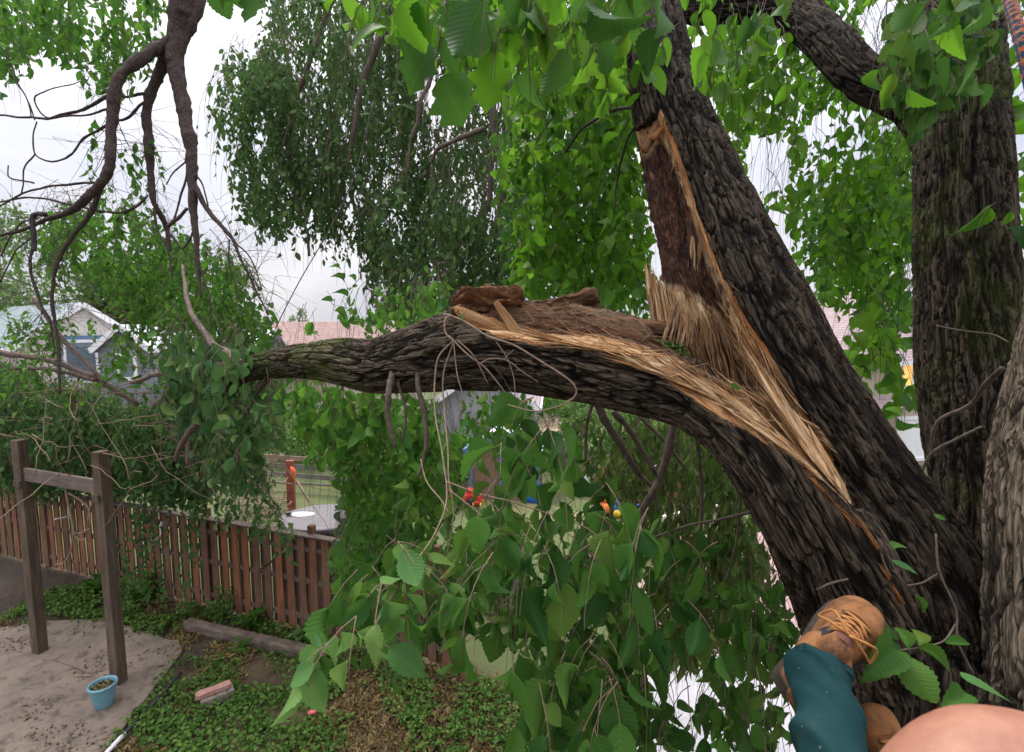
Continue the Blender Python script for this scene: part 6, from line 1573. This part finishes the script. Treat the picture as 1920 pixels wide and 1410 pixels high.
# --- twigs and leaves beside the boots
for rows in ([(1752, 1000, 2, 1.14), (1760, 1070, 2, 1.13), (1790, 1140, 2, 1.12), (1795, 1200, 2, 1.11), (1825, 1260, 2.4, 1.12)], [(1757, 1075, 1.5, 1.13), (1730, 1092, 1.5, 1.14), (1702, 1098, 1.3, 1.15)], [(1790, 1168, 1.8, 1.12), (1770, 1200, 1.6, 1.1), (1735, 1214, 1.6, 1.08), (1690, 1222, 1.5, 1.06)],
             [(1650, 1030, 2, 1.33), (1660, 1060, 2, 1.32), (1672, 1082, 1.5, 1.32)], [(1742, 860, 2.5, 2), (1760, 790, 3, 1.95), (1820, 760, 4, 1.9), (1850, 720, 5, 1.8), (1880, 690, 5, 1.7)], [(1725, 900, 2.4, 2), (1750, 850, 2.6, 1.95), (1800, 820, 2.4, 1.9), (1840, 800, 2, 1.9)], [(1755, 610, 1.6, 1.9), (1800, 620, 1.6, 1.85), (1860, 628, 1.6, 1.8), (1890, 642, 1.6, 1.75)], [(1530, 1105, 2.4, 1.3), (1560, 1092, 2.4, 1.3), (1590, 1085, 2, 1.3)]):
    branch('bare_twig', rows, M['twig'], BT, 6, 6, .004)
rs = np.random.RandomState(110)
def one(name, px, py, d, tx, ty, td, L, w, mat, seed, tilt=(0, -.5, .8)):
    r_ = np.random.RandomState(seed); a = P(px, py, d); b_ = P(tx, ty, td)
    leaves_mesh(name, 'near', a[None], (b_ - a)[None], np.array(tilt)[None], np.array([L]), np.array([L * w]), mat, BT, r_)
for k, (a, t, L, w, m_) in enumerate([((1682, 1220, 1.06), (1620, 1255, 1.0), .095, .72, 'leaf_near'), ((1685, 1225, 1.06), (1735, 1295, 1.0), .095, .55, 'leaf_near'), ((1690, 1222, 1.07), (1655, 1195, 1.1), .06, .55, 'leaf_near'), ((1700, 1218, 1.07), (1688, 1172, 1.1), .05, .45, 'leaf_near'), ((1722, 1212, 1.07), (1728, 1170, 1.1), .045, .6, 'leaf_near'),
                                  ((1722, 1215, 1.07), (1775, 1240, 1.04), .06, .4, 'leaf_near'), ((1772, 1205, 1.08), (1810, 1200, 1.08), .055, .4, 'leaf_mid'), ((1675, 1030, 1.25), (1695, 1018, 1.22), .04, .45, 'leaf_young'), ((1672, 1050, 1.25), (1722, 1072, 1.2), .06, .45, 'leaf_young'), ((1718, 1118, 1.15), (1738, 1145, 1.14), .04, .35, 'leaf_near'),
                                  ((1800, 1260, .95), (1860, 1300, .9), .08, .42, 'leaf_young'), ((1808, 1300, .9), (1755, 1330, .85), .06, .6, 'leaf_near'), ((1800, 1290, .95), (1795, 1310, .9), .05, .6, 'leaf_near'), ((1750, 965, 1.14), (1772, 975, 1.13), .025, .45, 'leaf_near'), ((1650, 1165, 1.12), (1668, 1185, 1.12), .06, .5, 'leaf_near')]):
    one('single_leaf', *a, *t, L, w, M[m_], 200 + k)

# --- ground plants
rs = np.random.RandomState(120)
pat = np.array([G(x, y)[:2] for x, y in PATIO])
drv = np.array([G(x, y)[:2] for x, y in [(1100, 1340), (1220, 1250), (1460, 1210), (1900, 1190), (2300, 1500), (1700, 2200), (1050, 2200)]])
def scatter(n, clump, thr, seed, lo=(-9, 4.2), hi=(1.5, 9.6)):
    q = rs.uniform(lo, hi, (n, 2))
    k = fbm(np.column_stack([q * clump, np.full(n, seed)]), 3, seed) > thr
    k &= (~inpoly(q, pat) | (linedist(q, list(map(tuple, pat))) < np.abs(rs.normal(0, .07, n)))) & ~inpoly(q, drv)
    k &= ((q - FA) @ fn) > 0.03
    return q[k]
q = np.concatenate([scatter(42000, 1.1, .02, 3), scatter(26000, 2.6, .12, 5)])
N = len(q)
z = np.abs(rs.normal(.05, .035, N)) + .02
tag(leaves_mesh('ground_cover', 'small', np.column_stack([q, z]), rs.normal(0, 1, (N, 3)) * (1, 1, .25), rs.normal(0, .35, (N, 3)) + (0, 0, 1), rs.uniform(.03, .085, N), rs.uniform(.022, .06, N), M['leaf_cover'] if 'leaf_cover' in M else leaf_mat('leaf_cover', (.04, .10, .018), (.09, .18, .032), (.15, .32, .05), .25), None, rs), kind='stuff')
q = scatter(52000, .9, -.12, 9)
N = len(q)
tag(leaves_mesh('dry_grass', 'narrow', np.column_stack([q, np.full(N, .0)]), rs.normal(0, 1, (N, 3)) * (1, 1, .3) + (0, 0, .55), rs.normal(0, 1, (N, 3)), rs.uniform(.05, .13, N), rs.uniform(.004, .008, N), leaf_mat('straw', (.16, .11, .045), (.30, .22, .10), (.3, .25, .1), .2), None, rs), kind='stuff')
q = rs.uniform((-10, 4.2), (0, 10.5), (16000, 2)); k_ = ~inpoly(q, pat) | (fbm(np.column_stack([q * 2.2, 0 * q[:, 0]]), 3, 9) > .22); q = q[(((q - FA) @ fn) > .05) & k_]; N = len(q)
tag(leaves_mesh('fallen_leaves', 'small', np.column_stack([q, np.where(inpoly(q, pat), .055, .03)]), rs.normal(0, 1, (N, 3)) * (1, 1, .1), rs.normal(0, .2, (N, 3)) + (0, 0, 1), rs.uniform(.015, .045, N), rs.uniform(.008, .024, N), leaf_mat('dead_leaf', (.05, .03, .018), (.16, .09, .05), (.1, .06, .03), .1), None, rs), kind='stuff')
lab = ['tall nettle-like weed growing beside the head of the landscape timber', 'leafy weed growing against the fence behind the timber', 'broad leaved weed at the right end of the timber', 'bushy weed clump at the foot of the fence below the white hook', 'low weed tuft at the left end of the timber', 'broad leafed burdock at the edge of the dark corner', 'weed between patio edge and fence', 'weed growing in front of the middle of the timber']
for k, (x, y, h_, ns, lf) in enumerate([(418, 1165, .62, 16, .10), (478, 1178, .42, 12, .10), (566, 1208, .3, 9, .13), (275, 1130, .65, 22, .10), (345, 1160, .35, 14, .07), (180, 1112, .3, 6, .22), (235, 1160, .4, 12, .08), (450, 1222, .3, 12, .07)]):
    c = G(x, y); A = [[] for _ in range(5)]
    for _ in range(ns):
        L = h_ * rs.uniform(.6, 1.1); t = np.linspace(0, 1, 6)[:, None]
        cv = c + np.array((*rs.normal(0, .07, 2), 0)) + np.array((*rs.normal(0, .28, 2), 1)) * L * t
        for u, v in zip(A, strand_leaves(cv, rs, .045, lf, .9, .05, .9, .6)): u.append(v)
    r0 = thing('weed_plant', lab[k], 'weed', c, 'weeds along the fence')
    leaves_mesh('leaves', 'mid', *[np.concatenate(u) for u in A], M['leaf_far'] if k % 2 == 0 else M['leaf_mid'], r0, rs)
for k, (x0, y0, x1, y1, lb) in enumerate([(108, 1237, 175, 1262, 'longer bare twig lying on the patio between the posts'), (145, 1268, 178, 1266, 'short twig lying on the patio by the right post'), (268, 1370, 290, 1330, 'pale stick lying in the weeds beside the drain pipe')]):
    a, b = G(x0, y0, .06), G(x1, y1, .06); t = np.linspace(0, 1, 8)[:, None]
    c = a + (b - a) * t + np.cumsum(rs.normal(0, .008, (8, 3)), 0) * (1, 1, .2)
    mb = MB(); mb.tube(c, np.linspace(.011, .004, 8), 6)
    tag(mb.build('fallen_twig', M['twig_pale'], None, True), lb, 'twig', 'twigs lying on the ground')

# --- the rest of the crown overhead: it shades the stems from above and behind
rs = np.random.RandomState(130)
A = [[] for _ in range(5)]; mb = MB()
for k in range(620):
    az, rad = rs.uniform(0, 6.283), rs.uniform(.3, 4.6)
    p0 = np.array((.8 + rad * math.cos(az), -1.2 + rad * math.sin(az) * .9, H + rs.uniform(1.6, 4.6)))
    if p0[1] > 0 and (p0[2] - H) / max(p0[1], .1) < 1.0: continue
    cv = hang_curve(p0, rs.uniform(.5, 1.0), rs, .5)
    for u, v in zip(A, strand_leaves(cv, rs, .07, .13, .8, .5, .8, .62)): u.append(v)
    mb.tube(cv, np.linspace(.004, .002, len(cv)), 3, False)
A = [np.concatenate(u) for u in A]
_, dd = PROJ(A[0]); pp, _ = PROJ(A[0])
ok = ~((dd > 0) & (pp[:, 0] > -60) & (pp[:, 0] < 1980) & (pp[:, 1] > -50))
leaves_mesh('overhead_leaves', 'mid', *[u[ok] for u in A], M['leaf_mid'], ST, rs)

foliage('crown_leaves', ST, M['leaf_lit'], [(1930, -300), (2500, -300), (2600, 500), (2200, 640), (1990, 500)], 260, (3.0, 5.5), .7, .10, .062, 131, 'mid', .6, spread=.7, down=.6, clump=90, thr=-.2, twig='leaf_twigs', tr=.0022)
tree('deciduous_tree', 'broad tree standing to the right of the tan house', 2250, 30, 10.5, 9, 1.2, 6000, M['leaf_mid'], 20, .22, group=g_)
tree('deciduous_tree', 'tall tree at the far right beyond the tan house', 2700, 34, 11.5, 9, 1.5, 6000, M['leaf_far'], 21, .22, group=g_)
# ------------------------------------------------------------------ the climber: boots, one trouser leg and a bare forearm in view
PE = None
def suede():
    m, n, l, b = new_mat('tan_suede')
    co = coords(n)
    t = noise(n, l, 14, 6, .65, co); f = noise(n, l, 220, 3, .6, co)
    r = ramp(n, [(.36, (.085, .042, .022)), (.50, (.255, .112, .046)), (.75, (.37, .175, .075))]); l.new(t.outputs['Fac'], r.inputs['Fac'])
    l.new(mix(n, l, .25, r.outputs['Color'], f.outputs['Fac'], 'OVERLAY'), b.inputs['Base Color'])
    b.inputs['Roughness'].default_value = .85; b.inputs['Specular IOR Level'].default_value = .2
    bump(n, l, b, f.outputs['Fac'], .4, .002)
    return m
M['suede'] = suede()
M['sole'] = simple_mat('boot_sole', (.07, .055, .045), (.035, .028, .024), 30, .8, .4)
M['lace'] = simple_mat('orange_lace', (.50, .23, .07), (.38, .15, .045), 60, .7, .3)
M['collar'] = simple_mat('dark_collar', (.03, .035, .045), (.02, .02, .028), 40, .8, .3)
M['tongue'] = simple_mat('brown_tongue', (.20, .075, .045), (.12, .045, .03), 24, .8, .4)

def foot_prof(x):
    """half width, height of the upper at distance x (m) from the heel, foot 0.30 long"""
    w = np.interp(x, [0, .01, .03, .07, .12, .17, .21, .245, .272, .29, .30], [.0, .026, .036, .038, .038, .047, .054, .056, .050, .034, .0])
    h = np.interp(x, [0, .015, .05, .09, .12, .15, .18, .215, .25, .28, .295, .30], [.06, .115, .15, .145, .118, .098, .084, .073, .070, .060, .040, .01])
    return w, h
def boot(parent, o, toe, up, legp):
    t = toe - o; Lf = np.linalg.norm(t); t = t / Lf; sc = Lf / .30
    n = up - t * (up @ t); n /= np.linalg.norm(n); s = np.cross(n, t)
    def w(p): p = np.asarray(p, float) * sc; return o + p[..., 0:1] * t + p[..., 1:2] * s + p[..., 2:3] * n
    xs = .15 - .15 * np.cos(np.linspace(0, math.pi, 70)); ph = np.linspace(0, math.pi, 41)
    W_, H_ = foot_prof(xs); W_ = W_ * 1.02
    W_ = np.convolve(np.pad(W_, 2, 'edge'), np.ones(5) / 5, 'valid'); H_ = np.convolve(np.pad(H_, 2, 'edge'), np.ones(5) / 5, 'valid')
    cap = 1 + .035 / (1 + np.exp(-(xs - .212) * 700))           # stitched toe cap stands a little proud
    X = np.broadcast_to(xs[:, None], (70, 41)); Y = (W_ * cap)[:, None] * np.sign(np.cos(ph)) * np.abs(np.cos(ph)) ** .75
    Z = .02 + (H_ * cap)[:, None] * np.abs(np.sin(ph)) ** .72
    V = np.stack([X, Y, Z], -1)
    V = V + .0025 * fbm(V * 30, 3, 4)[..., None] * np.array((0, .5, 1))
    F = [(i * 41 + j, i * 41 + j + 1, (i + 1) * 41 + j + 1, (i + 1) * 41 + j) for i in range(69) for j in range(40)]
    root = make_obj('boot', w(V).reshape(-1, 3), F, M['suede'], parent, True)
    def sub(nm, mb, mat, sm=True, bev=0):
        Vw = np.concatenate(mb.V); ob = make_obj(nm, w(Vw), mb.F, mat, root, sm)
        return ob
    # sole
    mb = MB(); ol = []
    for x, y in zip(xs, W_): ol.append((x, y + .007))
    for x, y in zip(xs[::-1], W_[::-1]): ol.append((x, -y - .007))
    mb.prism(ol, -.012, .022); sub('sole', mb, M['sole'], False)
    # shaft, bent back into the trouser leg
    lp = (legp - o) / sc; lp = np.array((lp @ t, lp @ s, lp @ n)); a0 = np.array((.075, 0, .075)); dl = lp - np.array((.06, 0, .10)); dl /= np.linalg.norm(dl)
    mb = MB(); c = spline(np.array([a0, (.062, 0, .10), np.array((.06, 0, .10)) + dl * .05, np.array((.06, 0, .10)) + dl * .10]), 14)
    V2, F2 = tube(c, np.linspace(.050, .047, 14), 28); mb.add(V2, F2); sub('shaft', mb, M['suede'])
    mb = MB(); g = []                                           # dark padded patch at the outer ankle
    for i in range(9):
        for j in range(9):
            u, v = i / 8 * 2 - 1, j / 8 * 2 - 1; q = math.sqrt(max(0, 1 - .9 * (u * u + v * v) / 2)); x = .098 + .028 * u * math.sqrt(1 - v * v / 2); y = .034 + .011 * v * math.sqrt(1 - u * u / 2)
            g.append((x, y, .02 + foot_prof(x)[1] * 1.0 * (1 - min(.98, abs(y) / (foot_prof(x)[0] * 1.1)) ** 2.67) ** .48 + .004))
    mb.add(g, [(i * 9 + j, i * 9 + j + 1, (i + 1) * 9 + j + 1, (i + 1) * 9 + j) for i in range(8) for j in range(8)]); sub('ankle_patch', mb, M['collar'])
    def top(x, y):
        w_, h_ = foot_prof(x); q = np.clip(np.abs(y) / max(w_, .01), 0, .98); return .02 + h_ * (1 - q ** 2.67) ** .48
    # tongue
    mb = MB(); g = []
    for i in range(20):
        x = .075 + .125 * i / 19
        for j in range(9):
            y = (-1 + j / 4) * .022; g.append((x, y, top(x, y) + .004 - .001 * abs(j - 4)))
    mb.add(g, [(i * 9 + j, i * 9 + j + 1, (i + 1) * 9 + j + 1, (i + 1) * 9 + j) for i in range(19) for j in range(8)]); sub('tongue', mb, M['tongue'])
    # laces and eyelets
    mb = MB(); ey = MB(); ex = [.198, .178, .158, .138, .118, .098]
    for k, x in enumerate(ex):
        for sg in (-1, 1):
            y = sg * (.028 + .001 * k); a_ = np.linspace(0, 2 * math.pi, 13)
            ey.tube(np.stack([x + .0042 * np.cos(a_), y + .0042 * np.sin(a_), np.array([top(x + .0042 * math.cos(v), y + .0042 * math.sin(v)) + .0015 for v in a_])], -1), .0018, 6, False)
            if k < len(ex) - 1:
                tt = np.linspace(0, 1, 12); xx = x + (ex[k + 1] - x) * tt; yy = y * (1 - 2 * tt)
                mb.tube(np.stack([xx, yy, np.array([top(u, v) + .0065 + .003 * math.sin(math.pi * r_) for u, v, r_ in zip(xx, yy, tt)])], -1), .0026, 7)
    tt = np.linspace(0, 1, 12); mb.tube(np.stack([.198 + 0 * tt, .028 * (1 - 2 * tt), np.array([top(.198, .028 * (1 - 2 * v)) + .006 for v in tt])], -1), .0026, 7)
    for sg in (-1, 1):                                          # loose bow loop
        mb.tube(spline(np.array([(.098, 0, .165), (.11, sg * .03, .172), (.13, sg * .048, .150), (.125, sg * .056, .115), (.108, sg * .038, .145), (.1, sg * .004, .166)]), 26), .0026, 7)
    sub('lace', mb, M['lace']); sub('eyelets', ey, M['sole'])
    # toe cap seam
    mb = MB(); ys = np.linspace(-.05, .05, 24)
    xx = .214 - .020 * (ys / .05) ** 2
    mb.tube(np.stack([xx, ys, np.array([top(u, v) + .003 for u, v in zip(xx, ys)])], -1), .0028, 6); sub('toe_seam', mb, M['suede'])
    return w

# body: one skinned figure seated in the tree behind the camera
R_ = lambda x, y, z: np.array((x, y, z + H))
ankle = P(1535, 1236, 1.12); knee = P(1610, 1900, .62); hipR = R_(.52, -.05, -.84)
ankle2 = P(1690, 1545, 1.02); knee2 = R_(.78, .50, -1.12); hipL = R_(.72, -.02, -.86)
pel = R_(.62, -.06, -.80)
nodes = [(pel, .13), (hipR, .085), (knee, .058), (ankle, .040), (hipL, .085), (knee2, .058), (ankle2, .040), (R_(.56, -.16, -.55), .12), (R_(.50, -.26, -.32), .125), (R_(.47, -.32, -.16), .05), (R_(.45, -.33, -.06), .085), (R_(.44, -.33, .06), .08),
         (R_(.66, -.24, -.24), .055), (R_(.66, .10, -.46), .047), (R_(.47, .315, -.37), .058), (P(1862, 1455, .36), .060), (P(1735, 1565, .36), .050), (P(1640, 1740, .35), .034), (P(1570, 1830, .35), .040),
         (R_(.32, -.28, -.24), .055), (R_(.10, -.22, -.42), .045), (R_(.04, -.12, -.22), .034), (R_(.03, -.10, -.14), .030)]
edges = [(0, 1), (1, 2), (2, 3), (0, 4), (4, 5), (5, 6), (0, 7), (7, 8), (8, 9), (9, 10), (10, 11), (8, 12), (12, 13), (13, 14), (14, 15), (15, 16), (16, 17), (17, 18), (8, 19), (19, 20), (20, 21), (21, 22)]
for hand, wrist in ((18, 17), (22, 21)):                        # five fingers, unequal, slightly bent
    hp, wp = nodes[hand][0], nodes[wrist][0]; d = (hp - wp) / np.linalg.norm(hp - wp); sd = np.cross(d, (0, 1, 0)); sd /= np.linalg.norm(sd); fw = np.cross(sd, d)
    for k, (off, L) in enumerate([(-.030, .062), (-.010, .072), (.011, .068), (.030, .054), (-.042, .045)]):
        a = hp + sd * off + d * (.02 if k < 4 else -.02); dd = d if k < 4 else (d * .5 - sd * .85)
        i0 = len(nodes)
        nodes += [(a, .010), (a + dd * L * .6, .0088), (a + dd * L * .95 - fw * L * .35, .0075)]
        edges += [(hand, i0), (i0, i0 + 1), (i0 + 1, i0 + 2)]
import bmesh
me = bpy.data.meshes.new('person')
me.from_pydata([tuple(map(float, p)) for p, _ in nodes], edges, [])
PE = bpy.data.objects.new('person', me); COL.objects.link(PE)
sk = PE.modifiers.new('skin', 'SKIN'); sk.use_smooth_shade = True
ss = PE.modifiers.new('smooth', 'SUBSURF'); ss.levels = 2; ss.render_levels = 3
for v, (_, r) in zip(me.skin_vertices[0].data, nodes): v.radius = (r, r)
me.skin_vertices[0].data[0].use_root = True
m, n, l, b = new_mat('skin')
co = coords(n); t = noise(n, l, 26, 6, .7, co); t2 = noise(n, l, 420, 4, .65, co)
r = ramp(n, [(.28, (.27, .10, .068)), (.5, (.36, .16, .105)), (.72, (.44, .22, .15))]); l.new(t.outputs['Fac'], r.inputs['Fac']); l.new(r.outputs['Color'], b.inputs['Base Color'])
b.inputs['Roughness'].default_value = .5; b.inputs['Subsurface Weight'].default_value = .12; b.inputs['Subsurface Radius'].default_value = (.02, .008, .004)
bump(n, l, b, t2.outputs['Fac'], .5, .0015)
me.materials.append(m)
tag(PE, 'climber bracing tan lace-up boots on the trunk, teal trouser leg and bare forearm', 'person')
boot(PE, P(1472, 1300, 1.05), P(1612, 1156, 1.18), np.array((-.33, -.74, .58)), P(1532, 1290, .98))
boot(PE, P(1720, 1545, .98), P(1622, 1318, 1.10), np.array((-.25, -.8, .5)), P(1730, 1640, .9))

def cloth(name, ctrl, rad, mat, seed, wr=.010, n=140, na=72):
    c = spline(np.column_stack([np.array(ctrl), np.array(rad)]), n)
    C, Rr = c[:, :3], c[:, 3]; T, X, Y = frames(C); th = np.arange(na) * 2 * math.pi / na
    s = np.concatenate([[0], np.cumsum(np.linalg.norm(np.diff(C, axis=0), axis=1))])
    p = np.stack([np.cos(th)[None] * Rr[:, None], np.sin(th)[None] * Rr[:, None], s[:, None] + 0 * th[None]], -1)
    near = np.exp(-s / .16)[:, None]                            # folds gather at the cuff
    q = p * (5, 5, 13) + np.stack([0 * p[..., 0], 0 * p[..., 0], p[..., 0] * 14 + p[..., 1] * 9], -1)
    fold = (1 - np.abs(fbm(q, 2, seed)) * 2) * wr * (.25 + 1.0 * near) + .004 * fbm(p * 22, 3, seed + 3)
    r_ = Rr[:, None] + fold
    V = C[:, None] + (np.cos(th)[None] * r_)[..., None] * X[:, None] + (np.sin(th)[None] * r_)[..., None] * Y[:, None]
    F = grid_faces(n, na)
    # turned-in cuff
    V0 = C[0] + (V[0] - C[0]) * .93 + T[0] * .012
    VV = np.concatenate([V.reshape(-1, 3), V0]); m_ = n * na
    F = np.concatenate([F, np.array([(j, m_ + j, m_ + (j + 1) % na, (j + 1) % na) for j in range(na)])])
    uv = np.concatenate([np.stack([th[None] * .1 + 0 * s[:, None], s[:, None] + 0 * th[None]], -1).reshape(-1, 2), np.zeros((na, 2))])
    return make_obj(name, VV, F, mat, PE, True, uv)
m, n, l, b = new_mat('teal_canvas')
co = coords(n); t = noise(n, l, 5, 5, .6, co); t2 = noise(n, l, 1.0, 2, .5, coords(n, 'UV'), (900, 900, 1)); sp = noise(n, l, 90, 2, .5, co)
r = ramp(n, [(.3, (.006, .032, .037)), (.7, (.013, .052, .055))]); l.new(t.outputs['Fac'], r.inputs['Fac'])
dirt = ramp(n, [(.60, (0, 0, 0)), (.75, (1, 1, 1))]); t3 = noise(n, l, 9, 4, .6, co); l.new(t3.outputs['Fac'], dirt.inputs['Fac'])
c_ = mix(n, l, mathn(n, l, 'MULTIPLY', dirt.outputs['Color'], .35), r.outputs['Color'], (.06, .075, .05))
ps = ramp(n, [(.74, (0, 0, 0)), (.77, (1, 1, 1))]); l.new(sp.outputs['Fac'], ps.inputs['Fac'])
l.new(mix(n, l, mathn(n, l, 'MULTIPLY', ps.outputs['Color'], .5), c_, (.3, .35, .33)), b.inputs['Base Color'])
b.inputs['Roughness'].default_value = .85; b.inputs['Specular IOR Level'].default_value = .15
bump(n, l, b, t2.outputs['Fac'], .25, .001); M['teal'] = m
cuff = P(1538, 1248, .985)
cloth('trouser_leg', [cuff, P(1546, 1320, .93), P(1558, 1420, .86), P(1590, 1620, .76), knee, (knee + hipR) / 2, hipR, pel], [.050, .047, .050, .060, .078, .105, .125, .14], M['teal'], 5, .017)
cloth('trouser_leg', [ankle2 + np.array((0, -.06, -.02)), (ankle2 + knee2) / 2, knee2, (knee2 + hipL) / 2, hipL, pel], [.066, .072, .085, .105, .125, .14], M['teal'], 9)
cloth('shirt', [pel - np.array((0, 0, .02)), nodes[7][0], nodes[8][0], nodes[9][0] - np.array((0, 0, .04))], [.165, .165, .175, .075], simple_mat('grey_shirt', (.2, .2, .2), (.15, .15, .16), 12, .9), 13, .006)
